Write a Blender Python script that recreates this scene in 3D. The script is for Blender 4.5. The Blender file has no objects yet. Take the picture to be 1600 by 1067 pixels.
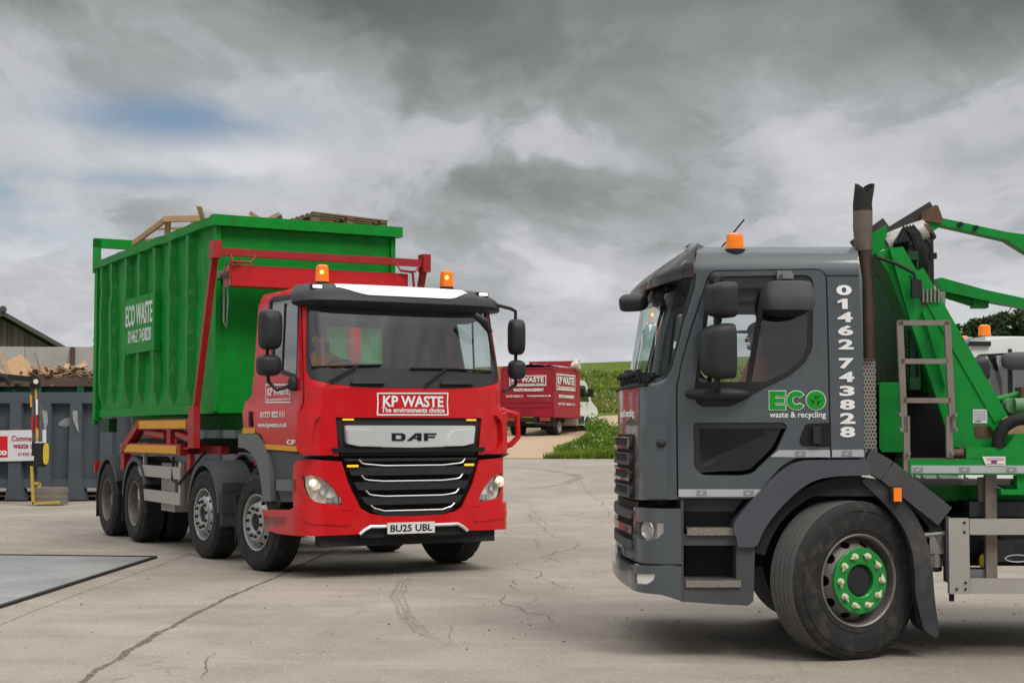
import bpy, bmesh, math, random, bisect
from mathutils import Vector, Matrix
from mathutils.geometry import tessellate_polygon
from mathutils import noise as mnoise

SC = bpy.context.scene
COL = SC.collection
rnd = random.Random(11)

# ------------------------------------------------------------------ camera
F = 2400.; CX = 800.; CY = 533.5; HZ = 674.; CZ = 1.5
PIT = math.atan((HZ - CY) / F)
cam_data = bpy.data.cameras.new('camera'); cam = bpy.data.objects.new('camera', cam_data); COL.objects.link(cam)
cam.location = (0, 0, CZ); cam.rotation_euler = (math.pi / 2 + PIT, 0, 0)
cam_data.sensor_width = 36; cam_data.lens = 36 * F / 1600
cam_data.clip_start = .1; cam_data.clip_end = 6000
cam_data.dof.use_dof = True; cam_data.dof.focus_distance = 14.5; cam_data.dof.aperture_fstop = 13
SC.camera = cam

# ------------------------------------------------------------------ exposure
SC.view_settings.view_transform = 'Standard'; SC.view_settings.look = 'None'
SC.view_settings.exposure = 0.0; SC.view_settings.gamma = 1
SC.cycles.max_bounces = 10; SC.cycles.transparent_max_bounces = 16

# ------------------------------------------------------------------ sun
SUN_EL, SUN_AZ = math.radians(52), math.radians(-38)      # azimuth from -Y (behind the camera), towards +X when negative
sd = bpy.data.lights.new('sun', 'SUN'); sd.energy = 1.75; sd.angle = math.radians(22); sd.color = (1, .955, .88)
sun = bpy.data.objects.new('sun', sd); COL.objects.link(sun)
to_sun = Vector((-math.sin(SUN_AZ) * math.cos(SUN_EL), -math.cos(SUN_AZ) * math.cos(SUN_EL), math.sin(SUN_EL)))
sun.rotation_euler = to_sun.to_track_quat('Z', 'Y').to_euler(); sun.location = to_sun * 60

# ------------------------------------------------------------------ node helper
class NT:
    def __init__(s, tree): s.t = tree; s.n = tree.nodes; s.l = tree.links
    def add(s, typ, **kw):
        n = s.n.new(typ)
        for k, v in kw.items(): setattr(n, k, v)
        return n
    def put(s, sock, v):
        if isinstance(v, bpy.types.NodeSocket): s.l.new(v, sock)
        elif v is not None: sock.default_value = v
    def m(s, op, a, b=None, c=None, clamp=False):
        n = s.add('ShaderNodeMath', operation=op, use_clamp=clamp)
        for i, v in enumerate((a, b, c)): s.put(n.inputs[i], v)
        return n.outputs[0]
    def vec(s, x, y, z):
        n = s.add('ShaderNodeCombineXYZ')
        for i, v in enumerate((x, y, z)): s.put(n.inputs[i], v)
        return n.outputs[0]
    def noise(s, v, scale, detail=4, rough=.55, dist=0., dim='3D'):
        n = s.add('ShaderNodeTexNoise', noise_dimensions=dim)
        if v is not None: s.put(n.inputs['Vector'], v)
        n.inputs['Scale'].default_value = scale; n.inputs['Detail'].default_value = detail
        n.inputs['Roughness'].default_value = rough; n.inputs['Distortion'].default_value = dist
        return n.outputs[0]
    def ramp(s, f, stops, interp='LINEAR'):
        n = s.add('ShaderNodeValToRGB'); n.color_ramp.interpolation = interp
        e = n.color_ramp.elements
        while len(e) < len(stops): e.new(.5)
        for q, (p, c) in zip(e, stops):
            q.position = p; q.color = (c, c, c, 1) if not hasattr(c, '__len__') else (*c, 1)
        s.put(n.inputs[0], f); return n.outputs[0]
    def mix(s, f, a, b, blend='MIX'):
        n = s.add('ShaderNodeMix', data_type='RGBA', blend_type=blend)
        s.put(n.inputs[0], f)
        for i, v in ((6, a), (7, b)):
            if not isinstance(v, bpy.types.NodeSocket): v = (*v, 1) if len(v) == 3 else v
            s.put(n.inputs[i], v)
        return n.outputs[2]
    def smooth(s, v, a, b):
        n = s.add('ShaderNodeMapRange', interpolation_type='SMOOTHSTEP')
        s.put(n.inputs[0], v); n.inputs[1].default_value = a; n.inputs[2].default_value = b
        return n.outputs[0]

# ------------------------------------------------------------------ sky: broken overcast over a Nishita sky
W = bpy.data.worlds.new('World'); SC.world = W; W.use_nodes = True
t = NT(W.node_tree); t.n.clear()
out = t.add('ShaderNodeOutputWorld')
sky = t.add('ShaderNodeTexSky', sky_type='NISHITA'); sky.sun_disc = False
sky.sun_elevation = SUN_EL; sky.sun_rotation = math.atan2(to_sun.x, to_sun.y)
tc = t.add('ShaderNodeTexCoord'); sp = t.add('ShaderNodeSeparateXYZ'); t.put(sp.inputs[0], tc.outputs['Generated'])
dx_, dy_, dz_ = sp.outputs
el = t.m('MAXIMUM', dz_, 0.)
den = t.m('ADD', el, .16)
cu, cv = t.m('DIVIDE', dx_, den), t.m('MULTIPLY', t.m('DIVIDE', dy_, den), .50)
P0 = t.vec(cu, cv, 0.)
warp = t.noise(P0, 1.1, 4, .55)
P1 = t.vec(t.m('ADD', cu, t.m('MULTIPLY', warp, .7)), t.m('ADD', t.m('MULTIPLY', cv, 1.0), t.m('MULTIPLY', warp, .5)), 3.7)
n_big = t.noise(P1, 1.0, 4, .5)
n_mid = t.noise(P1, 2.2, 8, .55, .0)
n_soft = t.noise(t.vec(cu, t.m('MULTIPLY', cv, 1.6), 8.1), 3.4, 6, .55)
front = t.m('GREATER_THAN', dy_, .02)
az = t.m('MULTIPLY', t.m('DIVIDE', dx_, t.m('MAXIMUM', dy_, .05)), front)
def blob(a0, e0, ra, re, amp):
    # a broad bank of cloud in one direction of the sky
    q = t.m('ADD', t.m('POWER', t.m('DIVIDE', t.m('SUBTRACT', az, a0), ra), 2.), t.m('POWER', t.m('DIVIDE', t.m('SUBTRACT', el, e0), re), 2.))
    return t.m('MULTIPLY', t.m('POWER', 2.718, t.m('MULTIPLY', q, -1.)), amp)
base = t.ramp(el, [(0., .60), (.06, .57), (.12, .45), (.19, .34), (.27, .20), (.36, .26), (.45, .5), (.55, .85), (.8, 1.4)])
shape = t.m('ADD', t.m('MULTIPLY', t.m('SUBTRACT', n_big, .5), 1.1), t.m('MULTIPLY', t.m('SUBTRACT', n_mid, .5), 1.3))
shape = t.m('ADD', shape, t.m('MULTIPLY', t.m('SUBTRACT', n_soft, .5), .8))
shape = t.m('ADD', shape, t.m('ADD', t.m('MULTIPLY', t.smooth(n_mid, .47, .54), .22), t.m('MULTIPLY', t.smooth(t.noise(P1, 4.6, 9, .58, .0), .45, .56), .17)))
banks = None
for bb in ((-.02, .155, .10, .018, -.42), (.20, .20, .18, .03, .22), (.07, .145, .05, .012, -.2), (-.17, .172, .08, .014, .45), (-.28, .25, .09, .04, .10), (-.33, .29, .05, .03, -.3),
           (.02, .11, .05, .03, .12), (-.1, .115, .1, .02, .12), (-.12, .265, .14, .03, -.12), (.29, .27, .06, .03, -.3), (.31, .17, .05, .015, -.25), (.16, .27, .1, .025, .12), (-.29, .11, .09, .02, .2)):
    q = blob(*bb); banks = q if banks is None else t.m('ADD', banks, q)
lum = t.m('MULTIPLY', base, t.m('POWER', 2.718, t.m('ADD', shape, banks)))
lum = t.m('MAXIMUM', lum, .09)
low = t.m('SUBTRACT', 1., t.smooth(el, .3, .5))
lum = t.m('SUBTRACT', lum, t.m('MULTIPLY', low, t.m('MULTIPLY', t.m('MAXIMUM', t.m('SUBTRACT', lum, .52), 0.), .65)))
warm = t.ramp(lum, [(0., (.86, .98, 1.0)), (.22, (.95, 1.0, .99)), (.5, (.97, .995, 1.04)), (1., (1., 1., 1.))])
ccol = t.mix(1., warm, t.vec(lum, lum, lum), 'MULTIPLY')
gap = t.m('ADD', t.m('ADD', blob(-.225, .196, .075, .014, 1.0), blob(-.335, .145, .05, .014, .75)), t.m('ADD', blob(-.24, .158, .08, .005, .55), blob(-.325, .12, .06, .010, .5)))
gapm = t.m('MULTIPLY', gap, t.smooth(t.noise(P1, 3.1, 8, .6), .36, .54))
high = t.m('MULTIPLY', t.smooth(el, .45, .7), t.m('MULTIPLY', t.smooth(n_big, .5, .7), .35))
cover = t.m('SUBTRACT', 1., t.m('MINIMUM', t.m('ADD', t.m('MULTIPLY', gapm, 1.0), high), 1.))
b1 = t.add('ShaderNodeBackground'); b2 = t.add('ShaderNodeBackground'); ms = t.add('ShaderNodeMixShader')
t.put(b1.inputs[0], sky.outputs[0]); b1.inputs[1].default_value = .08
t.put(b2.inputs[0], ccol); b2.inputs[1].default_value = 1.
t.put(ms.inputs[0], cover); t.l.new(b1.outputs[0], ms.inputs[1]); t.l.new(b2.outputs[0], ms.inputs[2]); t.l.new(ms.outputs[0], out.inputs[0])

# ------------------------------------------------------------------ materials
def srgb(r, g, b): return tuple(((c / 255) / 12.92 if c <= 10 else ((c / 255 + .055) / 1.055) ** 2.4) for c in (r, g, b))
MATS = {}
def mat(name, col=(.5, .5, .5), rough=.5, metal=0., coat=0., var=.12, scale=6., dirt=0., dirtcol=(.16, .13, .10), dscale=3., bump=0., bscale=40., streak=0., rust=0., emit=None, spec=.32):
    if name in MATS: return MATS[name]
    m = bpy.data.materials.new(name); m.use_nodes = True
    t = NT(m.node_tree); b = t.n['Principled BSDF']
    tc = t.add('ShaderNodeTexCoord').outputs['Object']
    n1 = t.noise(tc, scale, 5, .6)
    c = t.mix(n1, tuple(x * (1 - var) for x in col), tuple(min(1, x * (1 + var)) for x in col))
    if dirt:
        tv = tc
        if streak:
            s3 = t.add('ShaderNodeSeparateXYZ'); t.put(s3.inputs[0], tc); tv = t.vec(s3.outputs[0], s3.outputs[1], t.m('MULTIPLY', s3.outputs[2], streak))
        n2 = t.noise(tv, dscale, 8, .68, .4)
        msk = t.m('MULTIPLY', t.smooth(n2, .47, .75), dirt)
        c = t.mix(msk, c, dirtcol)
        if rust:
            n7 = t.noise(tc, 5.5, 9, .72, .3); c = t.mix(t.m('MULTIPLY', t.smooth(n7, .62, .70), rust), c, (.10, .045, .02))
            n8 = t.noise(tc, 16, 6, .75); c = t.mix(t.m('MULTIPLY', t.smooth(n8, .64, .72), rust), c, (.16, .34, .18))
        r = t.m('ADD', t.m('MULTIPLY', msk, .35), t.m('ADD', rough - .06, t.m('MULTIPLY', n1, .12)))
        if coat: t.put(b.inputs['Coat Weight'], t.m('MULTIPLY', t.m('SUBTRACT', 1., msk), coat))
    else:
        r = t.m('ADD', rough - .06, t.m('MULTIPLY', n1, .12))
        b.inputs['Coat Weight'].default_value = coat
    t.put(b.inputs['Base Color'], c); t.put(b.inputs['Roughness'], r)
    b.inputs['Metallic'].default_value = metal; b.inputs['Coat Roughness'].default_value = .06
    b.inputs['Specular IOR Level'].default_value = spec
    if bump:
        bn = t.add('ShaderNodeBump'); bn.inputs['Strength'].default_value = bump; bn.inputs['Distance'].default_value = .02
        t.put(bn.inputs['Height'], t.noise(tc, bscale, 4, .6)); t.l.new(bn.outputs[0], b.inputs['Normal'])
    if emit:
        b.inputs['Emission Color'].default_value = (*emit[0], 1); b.inputs['Emission Strength'].default_value = emit[1]
    MATS[name] = m; return m

def glass_mat(name, tint, refl=1.0, ior=1.5):
    if name in MATS: return MATS[name]
    m = bpy.data.materials.new(name); m.use_nodes = True
    t = NT(m.node_tree); t.n.clear(); o = t.add('ShaderNodeOutputMaterial')
    tr = t.add('ShaderNodeBsdfTransparent'); tr.inputs[0].default_value = (*tint, 1)
    gl = t.add('ShaderNodeBsdfGlossy'); gl.inputs['Roughness'].default_value = .02
    fr = t.add('ShaderNodeFresnel'); fr.inputs[0].default_value = ior
    gm = t.add('ShaderNodeNewGeometry')
    mx = t.add('ShaderNodeMixShader'); t.put(mx.inputs[0], t.m('MULTIPLY', t.m('MULTIPLY', fr.outputs[0], refl, clamp=True), t.m('SUBTRACT', 1., gm.outputs['Backfacing'])))
    t.l.new(tr.outputs[0], mx.inputs[1]); t.l.new(gl.outputs[0], mx.inputs[2]); t.l.new(mx.outputs[0], o.inputs[0])
    MATS[name] = m; return m

RED = mat('red paint', (.56, .003, .007), .42, coat=.32, var=.08, dirt=.18, dirtcol=(.24, .10, .08), dscale=5, streak=.3, bump=.03, bscale=1.6)
DRED = mat('dull red paint', (.33, .012, .016), .5, coat=.15, var=.15, dirt=.35, dirtcol=(.20, .11, .09), dscale=5)
VANRED = mat('van red paint', (.36, .012, .03), .5, coat=.2, var=.1, dirt=.25, dirtcol=(.22, .13, .11))
GREEN = mat('container green paint', (.001, .235, .022), .5, coat=.0, var=.22, dirt=.45, dirtcol=(.02, .10, .03), dscale=6, streak=.18, rust=.85, bump=.18, bscale=2.2, spec=.2)
TGREEN = mat('loader green paint', (.001, .24, .028), .45, coat=.08, var=.14, dirt=.35, dirtcol=(.03, .11, .04), dscale=7, streak=.3, rust=.35, spec=.25)
DGREEN = mat('dark green mesh paint', (.006, .05, .018), .6, var=.2)
GREY = mat('grey cab paint', (.066, .080, .090), .38, coat=.7, var=.08, dirt=.25, dirtcol=(.15, .148, .14), dscale=6, streak=.25)
PLAST = mat('black plastic', (.022, .023, .025), .52, var=.15, bump=.05, bscale=200)
GPLAST = mat('grey plastic', (.062, .065, .072), .55, var=.12, dirt=.3, dirtcol=(.13, .12, .11))
LPLAST = mat('fender plastic', (.13, .135, .14), .5, var=.1, dirt=.3, dirtcol=(.18, .16, .14))
FENDER = mat('blue grey fender plastic', (.070, .076, .090), .45, var=.12, dirt=.25, dirtcol=(.12, .11, .10))
RUBBER = mat('tyre rubber', (.019, .018, .018), .75, var=.3, dirt=.7, dirtcol=(.085, .076, .068), dscale=9, bump=.15, bscale=60)
TREAD = mat('worn tread rubber', (.10, .098, .094), .85, var=.2, dirt=.3, dirtcol=(.13, .12, .11), bump=.2, bscale=80)
CHASSIS = mat('chassis black', (.016, .016, .017), .7, var=.3, dirt=.5, dirtcol=(.06, .052, .045))
ALU = mat('aluminium', (.42, .40, .37), .42, metal=.45, var=.12, dirt=.25, dirtcol=(.25, .22, .19), scale=3)
RIM = mat('silver wheel steel', (.40, .40, .39), .42, metal=.4, var=.15, dirt=.5, dirtcol=(.16, .14, .12), dscale=9)
RUSTRIM = mat('grimy wheel steel', (.20, .185, .17), .5, metal=.4, var=.3, dirt=.8, dirtcol=(.09, .07, .055), dscale=9)
CHROME = mat('chrome trim', (.58, .58, .58), .3, metal=.7, var=.05)
SILVER = mat('silver panel', (.64, .65, .66), .3, metal=.3, coat=.3, var=.04)
WHITE = mat('white paint', (.76, .76, .75), .4, coat=.3, var=.05, dirt=.15, dirtcol=(.45, .43, .4))
DECAL = mat('white lettering', (.80, .80, .80), .5, var=.06)
PLATE = mat('white number plate', (.68, .69, .66), .45, var=.05)
YPLATE = mat('yellow number plate', (.75, .42, .02), .45, var=.05)
BLACKL = mat('black lettering', (.012, .012, .014), .5)
YELLOW = mat('yellow warning strip', (.68, .33, .012), .5, var=.15, dirt=.3, dirtcol=(.35, .2, .05))
REFL = mat('silver reflective strip', (.44, .45, .46), .45, metal=.15, var=.1, dirt=.2)
BLACK = mat('matt black', (.008, .008, .009), .7)
INTER = mat('dark cab trim', (.05, .05, .052), .8)
AMBER = mat('amber lens', (.75, .17, .008), .25, coat=.5, var=.1, emit=((1, .25, .01), .22))
AMBERLIT = mat('lit amber bulb', (1, .55, .05), .3, emit=((1, .48, .06), 9.))
AMBERLED = mat('lit amber marker', (1, .5, .05), .3, emit=((1, .40, .03), .9))
RUST = mat('brown rusty steel', (.12, .075, .05), .7, metal=.3, var=.4, dirt=.5, dirtcol=(.05, .04, .035), dscale=8)
STEEL = mat('dull grey steel', (.24, .235, .23), .5, metal=.5, var=.2, dirt=.5, dirtcol=(.10, .085, .07))
BSTEEL = mat('brownish painted steel', (.22, .19, .165), .6, metal=.25, var=.2, dirt=.4, dirtcol=(.12, .08, .05))
WOOD = mat('pale timber', (.42, .27, .15), .8, var=.3, scale=14, dirt=.4, dirtcol=(.22, .15, .09))
DWOOD = mat('weathered timber', (.20, .14, .09), .85, var=.35, scale=12, dirt=.4, dirtcol=(.11, .085, .06))
HIVIS = mat('orange hi-vis cloth', (1., .24, .02), .8, var=.12)
SKIN = mat('skin', (.50, .27, .19), .55, var=.08)
CLOTH = mat('dark cloth', (.03, .032, .04), .9, var=.2)
WGLASS = glass_mat('windscreen glass', (.86, .93, .91), 2.8)
WGLASSB = glass_mat('pale windscreen glass', (.88, .95, .93), 1.1)
SGLASS = glass_mat('side window glass', (.93, .95, .95), 2.4)
DGLASS = glass_mat('dark tinted glass', (.16, .18, .18), 1.6)
CLEAR = glass_mat('clear lamp lens', (.98, .98, .98), .9)
LAMPIN = mat('lamp reflector', (.88, .85, .77), .35, metal=.0, var=.15, scale=30)
LAMPWARM = mat('lamp warm bulb', (.95, .75, .5), .3, emit=((1, .80, .55), 1.6))
TANKP = mat('pale tank plastic', (.36, .34, .31), .5, var=.1, dirt=.35, dirtcol=(.2, .18, .15))
LEAFBITS = None

# ------------------------------------------------------------------ frames: a vehicle's own axes (x forward, y left, z up)
class Frame:
    def __init__(s, ox, oy, oz, yaw): s.o = (ox, oy, oz); s.yaw = yaw; s.c = math.cos(yaw); s.s = math.sin(yaw)
    def lray(s, px, py):
        a = (px - CX) / F; b = (CY - py) / F; c, q = math.cos(PIT), math.sin(PIT)
        d = (a, c - q * b, q + c * b); x, y, z = -s.o[0], -s.o[1], CZ - s.o[2]
        return (s.c * x + s.s * y, -s.s * x + s.c * y, z), (s.c * d[0] + s.s * d[1], -s.s * d[0] + s.c * d[1], d[2])
    def on(s, px, py, ax, v):
        """point where the sight line through a photo point meets the local plane axis = v"""
        o, d = s.lray(px, py); k = (v - o[ax]) / d[ax]
        return tuple(o[i] + d[i] * k for i in range(3))
    def pr(s, x, y, z):
        X = s.o[0] + s.c * x - s.s * y; Y = s.o[1] + s.s * x + s.c * y; Z = z + s.o[2] - CZ
        c, q = math.cos(PIT), math.sin(PIT); f = c * Y + q * Z; u = -q * Y + c * Z
        return CX + F * X / f, CY - F * u / f
    def empty(s, name):
        o = bpy.data.objects.new(name, None); COL.objects.link(o); o.empty_display_size = .5
        o.location = s.o; o.rotation_euler = (0, 0, s.yaw); return o
WORLD = Frame(0, 0, 0, 0)

def tag(o, label=None, cat=None, group=None, kind=None):
    if label: o['label'] = label
    if cat: o['category'] = cat
    if group: o['group'] = group
    if kind: o['kind'] = kind
    return o

class Hull:
    """cab skin: plan outline (straight sides, rounded corners, bulged front); the front leans by dx(z), all is squeezed by w(z)"""
    def __init__(s, W, xf, bulge, cx, cy, xr, dx=lambda z: 0., w=lambda z: 1., pw=2.2, reach=.7):
        s.W, s.dx, s.w = W, dx, w
        pts = []; n = 24
        for i in range(n):
            y = (W - cy) * i / n; pts.append((xf - bulge * (y / (W - cy)) ** 2, y))
        x0 = xf - bulge
        for i in range(41):
            a = math.pi / 2 * i / 40
            pts.append((x0 - cx + cx * max(0, math.cos(a)) ** (2 / pw), W - cy + cy * max(0, math.sin(a)) ** (2 / pw)))
        xe = x0 - cx
        for i in range(1, 61): pts.append((xe - (xe - xr) * i / 60, W))
        s.pts = pts; s.xe = xe; s.x0 = x0; s.xr = xr; s.reach = reach; s.L = [0.]
        for a, b in zip(pts, pts[1:]): s.L.append(s.L[-1] + math.hypot(a[0] - b[0], a[1] - b[1]))
        s.ue = s.L[n + 40]; s.uc = s.L[n]
    def g(s, X):
        k = max(0., min(1., (X - (s.x0 - s.reach)) / s.reach)); return k * k * (3 - 2 * k)
    def prof(s, u):
        a = abs(u)
        if a >= s.L[-1]: x, y = s.pts[-1][0] - (a - s.L[-1]), s.W
        else:
            lo = min(bisect.bisect_right(s.L, a) - 1, len(s.pts) - 2)
            k = (a - s.L[lo]) / (s.L[lo + 1] - s.L[lo]); p, q = s.pts[lo], s.pts[lo + 1]
            x, y = p[0] + (q[0] - p[0]) * k, p[1] + (q[1] - p[1]) * k
        return x, (y if u >= 0 else -y)
    def P(s, u, z):
        x, y = s.prof(u); return Vector((x + s.dx(z) * s.g(x), y * s.w(z), z))
    def N(s, u, z):
        e = .012
        n = (s.P(u + e, z) - s.P(u - e, z)).cross(s.P(u, z + e) - s.P(u, z - e))
        return n.normalized()
    def u_of(s, x, y, z):
        D = s.dx(z); yy = abs(y) / s.w(z); best = None
        q = [(a + D * s.g(a), b) for a, b in s.pts]
        j = min(range(len(q)), key=lambda i: (q[i][0] - x) ** 2 + (q[i][1] - yy) ** 2)
        u = s.L[j]
        if j == len(q) - 1: u = s.L[j] + max(0, q[j][0] - x)
        else:
            for k in (j - 1, j):
                if 0 <= k < len(q) - 1:
                    a, b = q[k], q[k + 1]; d = (b[0] - a[0], b[1] - a[1])
                    t_ = max(0, min(1, ((x - a[0]) * d[0] + (yy - a[1]) * d[1]) / (d[0] ** 2 + d[1] ** 2)))
                    e = (a[0] + d[0] * t_ - x) ** 2 + (a[1] + d[1] * t_ - yy) ** 2
                    if best is None or e < best[0]: best = (e, s.L[k] + t_ * (s.L[k + 1] - s.L[k]))
            u = best[1]
        return u if y >= 0 else -u
    def inside(s, p):
        x, y, z = p; yy = abs(y) / s.w(z)
        if yy > s.W or z < -1 or z > 4: return False
        D = s.dx(z)
        if x <= s.x0 - s.reach - .05: return x > -9
        for a, b in zip(s.pts[:65], s.pts[1:66]):
            if a[1] <= yy <= b[1] + 1e-9:
                k = (yy - a[1]) / max(1e-9, b[1] - a[1]); X = a[0] + (b[0] - a[0]) * k
                return x < X + D * s.g(X)
        return False
    def px(s, fr, px, py):
        """photo point -> (u, z) on this skin"""
        cxp, _ = fr.pr(.3, 0, 1.4); base = math.hypot(fr.o[0], fr.o[1])
        for k in range(80):
            o, d = fr.lray(px, py); k_ = base - 2.6; hit = None
            while k_ < base + 2.6:
                if s.inside((o[0] + d[0] * k_, o[1] + d[1] * k_, o[2] + d[2] * k_)): hit = k_; break
                k_ += .04
            if hit is not None:
                lo, hi = hit - .04, hit
                for _ in range(15):
                    m = (lo + hi) / 2
                    if s.inside((o[0] + d[0] * m, o[1] + d[1] * m, o[2] + d[2] * m)): hi = m
                    else: lo = m
                p = (o[0] + d[0] * hi, o[1] + d[1] * hi, o[2] + d[2] * hi)
                return (s.u_of(*p), p[2])
            px += 1 if cxp > px else -1
        return (0, 1)
    def cuts(s):
        us = [s.uc * i / 5 for i in range(1, 5)] + [s.uc + (s.ue - s.uc) * i / 9 for i in range(0, 10)] + [s.ue + .12 * i for i in range(1, 7)]
        return sorted([-u for u in us] + [0] + us), [.1 * i for i in range(2, 34)]

class Flat:
    """a flat face: o + u*ex + v*ey, outward normal n"""
    def __init__(s, o, ex, ey, n=None):
        s.o = Vector(o); s.ex = Vector(ex); s.ey = Vector(ey); s.n = Vector(n) if n else s.ex.cross(s.ey).normalized()
    def P(s, u, v): return s.o + s.ex * u + s.ey * v
    def N(s, u, v): return s.n
    def cuts(s): return [], []

def rounded(pts, r, n=4):
    """round the corners of a polygon (r: radius, or one per corner)"""
    out = []; k = len(pts)
    for i in range(k):
        a, b, c = Vector(pts[i - 1][:2]), Vector(pts[i][:2]), Vector(pts[(i + 1) % k][:2])
        rr = r[i] if hasattr(r, '__len__') else r
        d1, d2 = a - b, c - b; l = min(rr, d1.length * .48, d2.length * .48)
        if l < 1e-5: out.append(tuple(b)); continue
        p, q = b + d1.normalized() * l, b + d2.normalized() * l
        for j in range(n + 1):
            s = j / n; out.append(tuple(p * (1 - s) ** 2 + b * 2 * s * (1 - s) + q * s * s))
    return out
def area2(p): return sum(p[i - 1][0] * p[i][1] - p[i][0] * p[i - 1][1] for i in range(len(p))) / 2
def inset(pts, d):
    """shrink a simple polygon by d (negative grows)"""
    if area2(pts) < 0: pts = pts[::-1]
    out = []; k = len(pts)
    for i in range(k):
        a, b, c = Vector(pts[i - 1][:2]), Vector(pts[i][:2]), Vector(pts[(i + 1) % k][:2])
        e1, e2 = (b - a), (c - b)
        if e1.length < 1e-6 or e2.length < 1e-6: out.append(tuple(b)); continue
        e1.normalize(); e2.normalize()
        n1, n2 = Vector((-e1.y, e1.x)), Vector((-e2.y, e2.x)); m = n1 + n2
        if m.length < 1e-4: m = n1
        m.normalize(); out.append(tuple(b + m * (d / max(.35, m.dot(n1)))))
    return out
def mirror(pts): return [(-u, v) for u, v in pts][::-1]
def ell(cx, cy, rx, ry, n=24): return [(cx + rx * math.cos(2 * math.pi * i / n), cy + ry * math.sin(2 * math.pi * i / n)) for i in range(n)]
def rect(a, b, c, d): return [(a, b), (c, b), (c, d), (a, d)]

class MB:
    """collects shapes into one mesh"""
    def __init__(s): s.bm = bmesh.new(); s.mi = 0
    def _new(s, verts, faces):
        vs = [s.bm.verts.new(v) for v in verts]; fs = []
        for f in faces:
            try: q = s.bm.faces.new([vs[i] for i in f]); q.material_index = s.mi; fs.append(q)
            except ValueError: pass
        return vs, fs
    def _bev(s, fs, b, seg=2):
        es = {e for f in fs for e in f.edges}
        es = [e for e in es if len(e.link_faces) == 2 and e.calc_face_angle(0) > .45]
        if es: bmesh.ops.bevel(s.bm, geom=es, offset=b, segments=seg, affect='EDGES', clamp_overlap=True, material=-1)
    def box(s, c, size, rot=None, bev=0., seg=2):
        x, y, z = (k / 2 for k in size)
        v = [Vector((a, b, d)) for a in (-x, x) for b in (-y, y) for d in (-z, z)]
        if rot is not None: v = [rot @ k for k in v]
        v = [k + Vector(c) for k in v]
        _, fs = s._new(v, [(0, 1, 3, 2), (4, 6, 7, 5), (0, 4, 5, 1), (2, 3, 7, 6), (0, 2, 6, 4), (1, 5, 7, 3)])
        if bev: s._bev(fs, bev, seg)
        return s
    def bar(s, p, q, w, h, up=(0, 0, 1), bev=0., seg=2):
        p, q = Vector(p), Vector(q); d = (q - p); l = d.length; d.normalize()
        side = d.cross(Vector(up))
        if side.length < 1e-4: side = d.cross(Vector((1, 0, 0)))
        side.normalize(); u = side.cross(d)
        R_ = Matrix((d, side, u)).transposed()
        return s.box((p + q) / 2, (l, w, h), R_, bev, seg)
    def tube(s, pts, r, n=10, cap=True):
        pts = [Vector(p) for p in pts]; rr = r if hasattr(r, '__len__') else [r] * len(pts)
        d = (pts[1] - pts[0]).normalized(); a = d.orthogonal().normalized(); rings = []
        for i, p in enumerate(pts):
            e = ((pts[min(i + 1, len(pts) - 1)] - p).normalized() + (p - pts[max(i - 1, 0)]).normalized())
            if e.length > 1e-6: e.normalize()
            else: e = d
            q = d.rotation_difference(e); a = (q @ a); a = (a - e * a.dot(e)).normalized(); d = e; b = d.cross(a)
            rings.append([p + (a * math.cos(2 * math.pi * k / n) + b * math.sin(2 * math.pi * k / n)) * rr[i] for k in range(n)])
        v = [x for g in rings for x in g]; f = []
        for i in range(len(rings) - 1):
            for k in range(n): f.append((i * n + k, i * n + (k + 1) % n, (i + 1) * n + (k + 1) % n, (i + 1) * n + k))
        if cap: f.append(tuple(range(n))[::-1]); f.append(tuple((len(rings) - 1) * n + k for k in range(n)))
        s._new(v, f); return s
    def lathe(s, prof, n=40, M=None, skip=None, mats=None, rad=None):
        """profile [(r, a)] turned about local Y (a runs along Y); M places it"""
        M = M or Matrix(); v = []
        for j, (r, a) in enumerate(prof):
            for k in range(n):
                q = r + (rad(j, k) if rad else 0); th = 2 * math.pi * k / n
                v.append(M @ Vector((q * math.cos(th), a, q * math.sin(th))))
        f = []; ms_ = []
        for j in range(len(prof) - 1):
            for k in range(n):
                if skip and skip(j, k): continue
                f.append((j * n + k, (j + 1) * n + k, (j + 1) * n + (k + 1) % n, j * n + (k + 1) % n)); ms_.append(mats[j] if mats else s.mi)
        _, fs = s._new(v, f)
        for q, m_ in zip(fs, ms_): q.material_index = m_
        return s
    def loft(s, rings, cap=True, closed=True):
        n = len(rings[0]); v = [Vector(p) for g in rings for p in g]; f = []
        for i in range(len(rings) - 1):
            for k in range(n if closed else n - 1): f.append((i * n + k, i * n + (k + 1) % n, (i + 1) * n + (k + 1) % n, (i + 1) * n + k))
        if cap: f.append(tuple(range(n))[::-1]); f.append(tuple((len(rings) - 1) * n + k for k in range(n)))
        _, fs = s._new(v, f); bmesh.ops.recalc_face_normals(s.bm, faces=fs); return s
    def ball(s, c, r, n=12, sq=1.):
        rx, ry, rz = r if hasattr(r, '__len__') else (r, r, r); v = []; f = []; m = n // 2 + 1
        def pw(a): return math.copysign(abs(a) ** sq, a)
        for i in range(m + 1):
            a = math.pi * i / m
            for k in range(n):
                b = 2 * math.pi * k / n
                v.append(Vector(c) + Vector((rx * pw(math.sin(a)) * pw(math.cos(b)), ry * pw(math.sin(a)) * pw(math.sin(b)), rz * pw(math.cos(a)))))
        for i in range(m):
            for k in range(n): f.append((i * n + k, (i + 1) * n + k, (i + 1) * n + (k + 1) % n, i * n + (k + 1) % n))
        vs, _ = s._new(v, f); bmesh.ops.remove_doubles(s.bm, verts=vs, dist=1e-5); return s
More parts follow.
